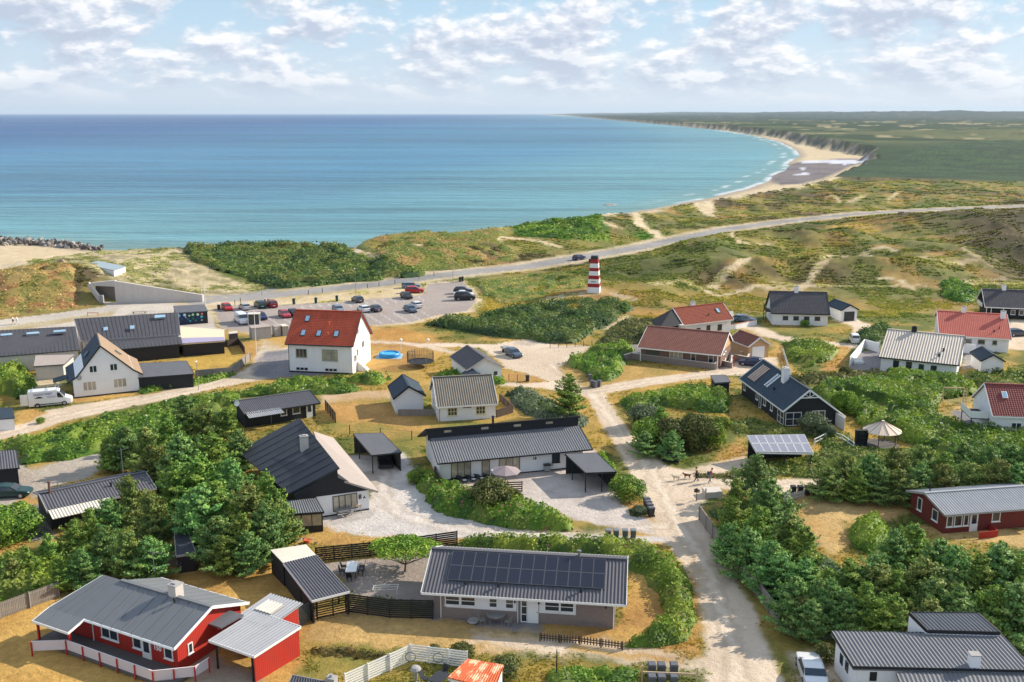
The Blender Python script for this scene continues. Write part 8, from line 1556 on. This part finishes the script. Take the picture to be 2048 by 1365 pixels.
def person(label, loc, a, top, legs, hair, pack=None, stride=.28, bend=0., scale=1.0, arm_fwd=.25, shorts=False):
    t = thing('person', label, 'person', loc, a); t.scale = (scale,)*3      # faces local +x
    st = stride
    V = [(0,0,.92),(.02+bend*.3,0,1.12),(.04+bend*.7,0,1.36),(.06+bend,0,1.50),(.08+bend*1.2,0,1.62),(.10+bend*1.2,0,1.70),
         (0,.10,.88),(.10*st/.28,.11,.48),(st,.11,.09),(st+.15,.11,.04),
         (0,-.10,.88),(.02,-.11,.48),(-st,-.11,.12),(-st+.12,-.11,.04),
         (.05+bend*.8,.19,1.40),(.02+bend*.5,.25,1.14),(arm_fwd,.24,.95),(arm_fwd+.06,.23,.90),
         (.05+bend*.8,-.19,1.40),(-.04+bend*.5,-.25,1.14),(.02+bend*.3,-.27,.92),(.05+bend*.3,-.27,.86)]
    E_ = [(0,1),(1,2),(2,3),(3,4),(4,5),(0,6),(6,7),(7,8),(8,9),(0,10),(10,11),(11,12),(12,13),(2,14),(14,15),(15,16),(16,17),(2,18),(18,19),(19,20),(20,21)]
    Rr = [(.13,.15),(.12,.14),(.13,.17),.055,.095,.085,.095,.068,.045,.045,.095,.068,.045,.045,.06,.045,.032,.036,.06,.045,.032,.036]
    skin_fig('body', V, E_, Rr, SKIN, t)
    skin_fig('top', [V[0],V[1],V[2],V[14],V[15],V[16],V[18],V[19],V[20]], [(0,1),(1,2),(2,3),(3,4),(4,5),(2,6),(6,7),(7,8)], [(.145,.165),(.14,.16),(.145,.185),.075,.06,.045,.075,.06,.045], top, t)
    kv = [V[0],V[6],V[7],V[8],V[10],V[11],V[12]]; kr = [(.14,.16),.11,.08,.055,.11,.08,.055]
    if shorts: kv = [V[0],V[6],tuple(Vector(V[6]).lerp(Vector(V[7]),.8)),V[10],tuple(Vector(V[10]).lerp(Vector(V[11]),.8))]; skin_fig('shorts', kv, [(0,1),(1,2),(0,3),(3,4)], [(.145,.165),.115,.1,.115,.1], legs, t)
    else: skin_fig('trousers', kv, [(0,1),(1,2),(2,3),(0,4),(4,5),(5,6)], kr, legs, t)
    hx = V[5][0]; bm = bmesh.new(); bmesh.ops.create_uvsphere(bm, u_segments=12, v_segments=8, radius=.115, matrix=Matrix.Translation((hx-.02,0,V[5][2]+.01)) @ Matrix.Diagonal((1.05,.92,1.0,1))); me = bpy.data.meshes.new('hair'); bm.to_mesh(me); bm.free(); me.materials.append(hair); o = bpy.data.objects.new('hair', me); COL.objects.link(o); o.parent = t
    f = MB(); f.tube((hx+.10,0,V[4][2]+.03),(hx+.125,0,V[4][2]+.01),.016,.008,6); [f.lathe((hx+.088,y,V[4][2]+.055),[(.004,-.01),(.012,0),(.004,.01)],6) for y in (-.033,.033)]; f.build('face', SKIN, t)
    for sg, b in ((1, V[9]), (-1, V[13])): MB().box(b[0]-.16,b[0]+.08,b[1]-.05,b[1]+.05,.0,.09).build('shoe', SHOE, t)
    for sg, b in ((1, V[17]), (-1, V[21])):
        h_ = MB(); [h_.tube((b[0]-.005+i*.0,b[1]+(i-1.5)*.018,b[2]+.0),(b[0]+.035+.006*(1.5-abs(i-1.5)),b[1]+(i-1.5)*.018,b[2]-.055),.010,.007,5) for i in range(4)]; h_.tube((b[0],b[1]-sg*.03,b[2]+.02),(b[0]+.03,b[1]-sg*.055,b[2]-.01),.011,.008,5); h_.build('fingers', SKIN, t)
    if pack: MB().add([(-.16,-.15,1.0),(-.16,.15,1.0),(-.16,.15,1.42),(-.16,-.15,1.42),(-.34,-.12,1.04),(-.34,.12,1.04),(-.32,.12,1.34),(-.32,-.12,1.34)],[(0,1,2,3),(7,6,5,4),(0,4,5,1),(1,5,6,2),(2,6,7,3),(3,7,4,0)]).build('backpack', pack, t)
    return t
W_ = R(186)
person('person in dark red jacket and black trousers walking two dogs at the road junction', T(1393,963), W_, JACK, PANT, HAIRB, arm_fwd=.34)
person('person in pink top with grey backpack bending forward behind the dog walker', T(1419,966), R(20), PINKJ, JEAN, HAIRB, PACK, .22, .16)
def dog(label, loc, a, m, sc=1.0):
    t = thing('dog', label, 'dog', loc, a); t.scale = (sc,)*3
    V = [(-.30,0,.52),(0,0,.50),(.26,0,.52),(.42,0,.66),(.50,0,.74),(.60,0,.72),(.70,0,.69),(-.34,.09,.42),(-.28,.09,.30),(-.40,.09,.18),(-.36,.09,.03),(-.34,-.09,.42),(-.22,-.09,.30),(-.32,-.09,.18),(-.26,-.09,.03),(.26,.09,.36),(.30,.09,.20),(.34,.09,.03),(.26,-.09,.36),(.20,-.09,.20),(.16,-.09,.03),(-.44,0,.58),(-.62,0,.66),(-.74,0,.78)]
    E_ = [(1,0),(1,2),(2,3),(3,4),(4,5),(5,6),(0,7),(7,8),(8,9),(9,10),(0,11),(11,12),(12,13),(13,14),(2,15),(15,16),(16,17),(2,18),(18,19),(19,20),(0,21),(21,22),(22,23)]
    Rr = [.11,.12,.145,.09,.085,.055,.035,.09,.06,.03,.028,.09,.06,.03,.028,.06,.034,.03,.06,.034,.03,.035,.022,.016]
    o = skin_fig('body', [V[1],V[0]]+V[2:], [(0 if a_ == 1 else 1 if a_ == 0 else a_, 0 if b_ == 1 else 1 if b_ == 0 else b_) for a_, b_ in E_], [Rr[1],Rr[0]]+Rr[2:], m, t)
    for y in (.055,-.055): MB().poly([(.44,y-.02,.80),(.50,y-.02,.80),(.45,y,.90)],(0,.03,0)).build('ear', m, t)
dog('pale cream dog walking in front on a lead', T(1352,962), R(176), mat('cream_fur', s(210,196,172), .9, nvar=.1)); dog('brown dog close to the walker in the dark jacket', T(1374,958), R(176), mat('brown_fur', s(112,60,40), .9, nvar=.15), .95)
pa = T(1393,963)+Vector((-.36,0,.9)); pb = T(1374,958)+Vector((-.3,0,.62)); pc = T(1352,962)+Vector((-.3,0,.62))
for q, l_ in ((pb,'thin lead running to the brown dog'),(pc,'thin lead running to the pale dog')): o = MB().beam((0,0,0), q-pa, .015, .015).build('dog_lead', BLACK); o.location = pa; tag(o, l_, 'lead')
person('left one of two walkers on the pale forecourt, in dark shorts', T(27,649), R(190), WHT, DSH, HAIRB, shorts=True); person('right one of two walkers on the pale forecourt, all in white', T(35,649), R(190), WHT, WHT, HAIRG)
# ================================================================ HAZE
def build_haze():
    m = bpy.data.materials.new('haze'); m.use_nodes = True; nt = m.node_tree; nt.nodes.clear(); out = nd(nt, 'ShaderNodeOutputMaterial')
    v = nt.nodes.new('ShaderNodeVolumePrincipled'); v.inputs['Color'].default_value = (.68, .84, 1.0, 1); v.inputs['Density'].default_value = 2.0e-5; v.inputs['Anisotropy'].default_value = .1; lk(nt, v.outputs[0], out.inputs['Volume'])
    o = MB().box(-69500, 69500, -400, 69500, -40, 330).build('haze', m); tag(o, 'thin blue sea air over the bay and the far hills', 'haze', None, 'stuff')
build_haze()
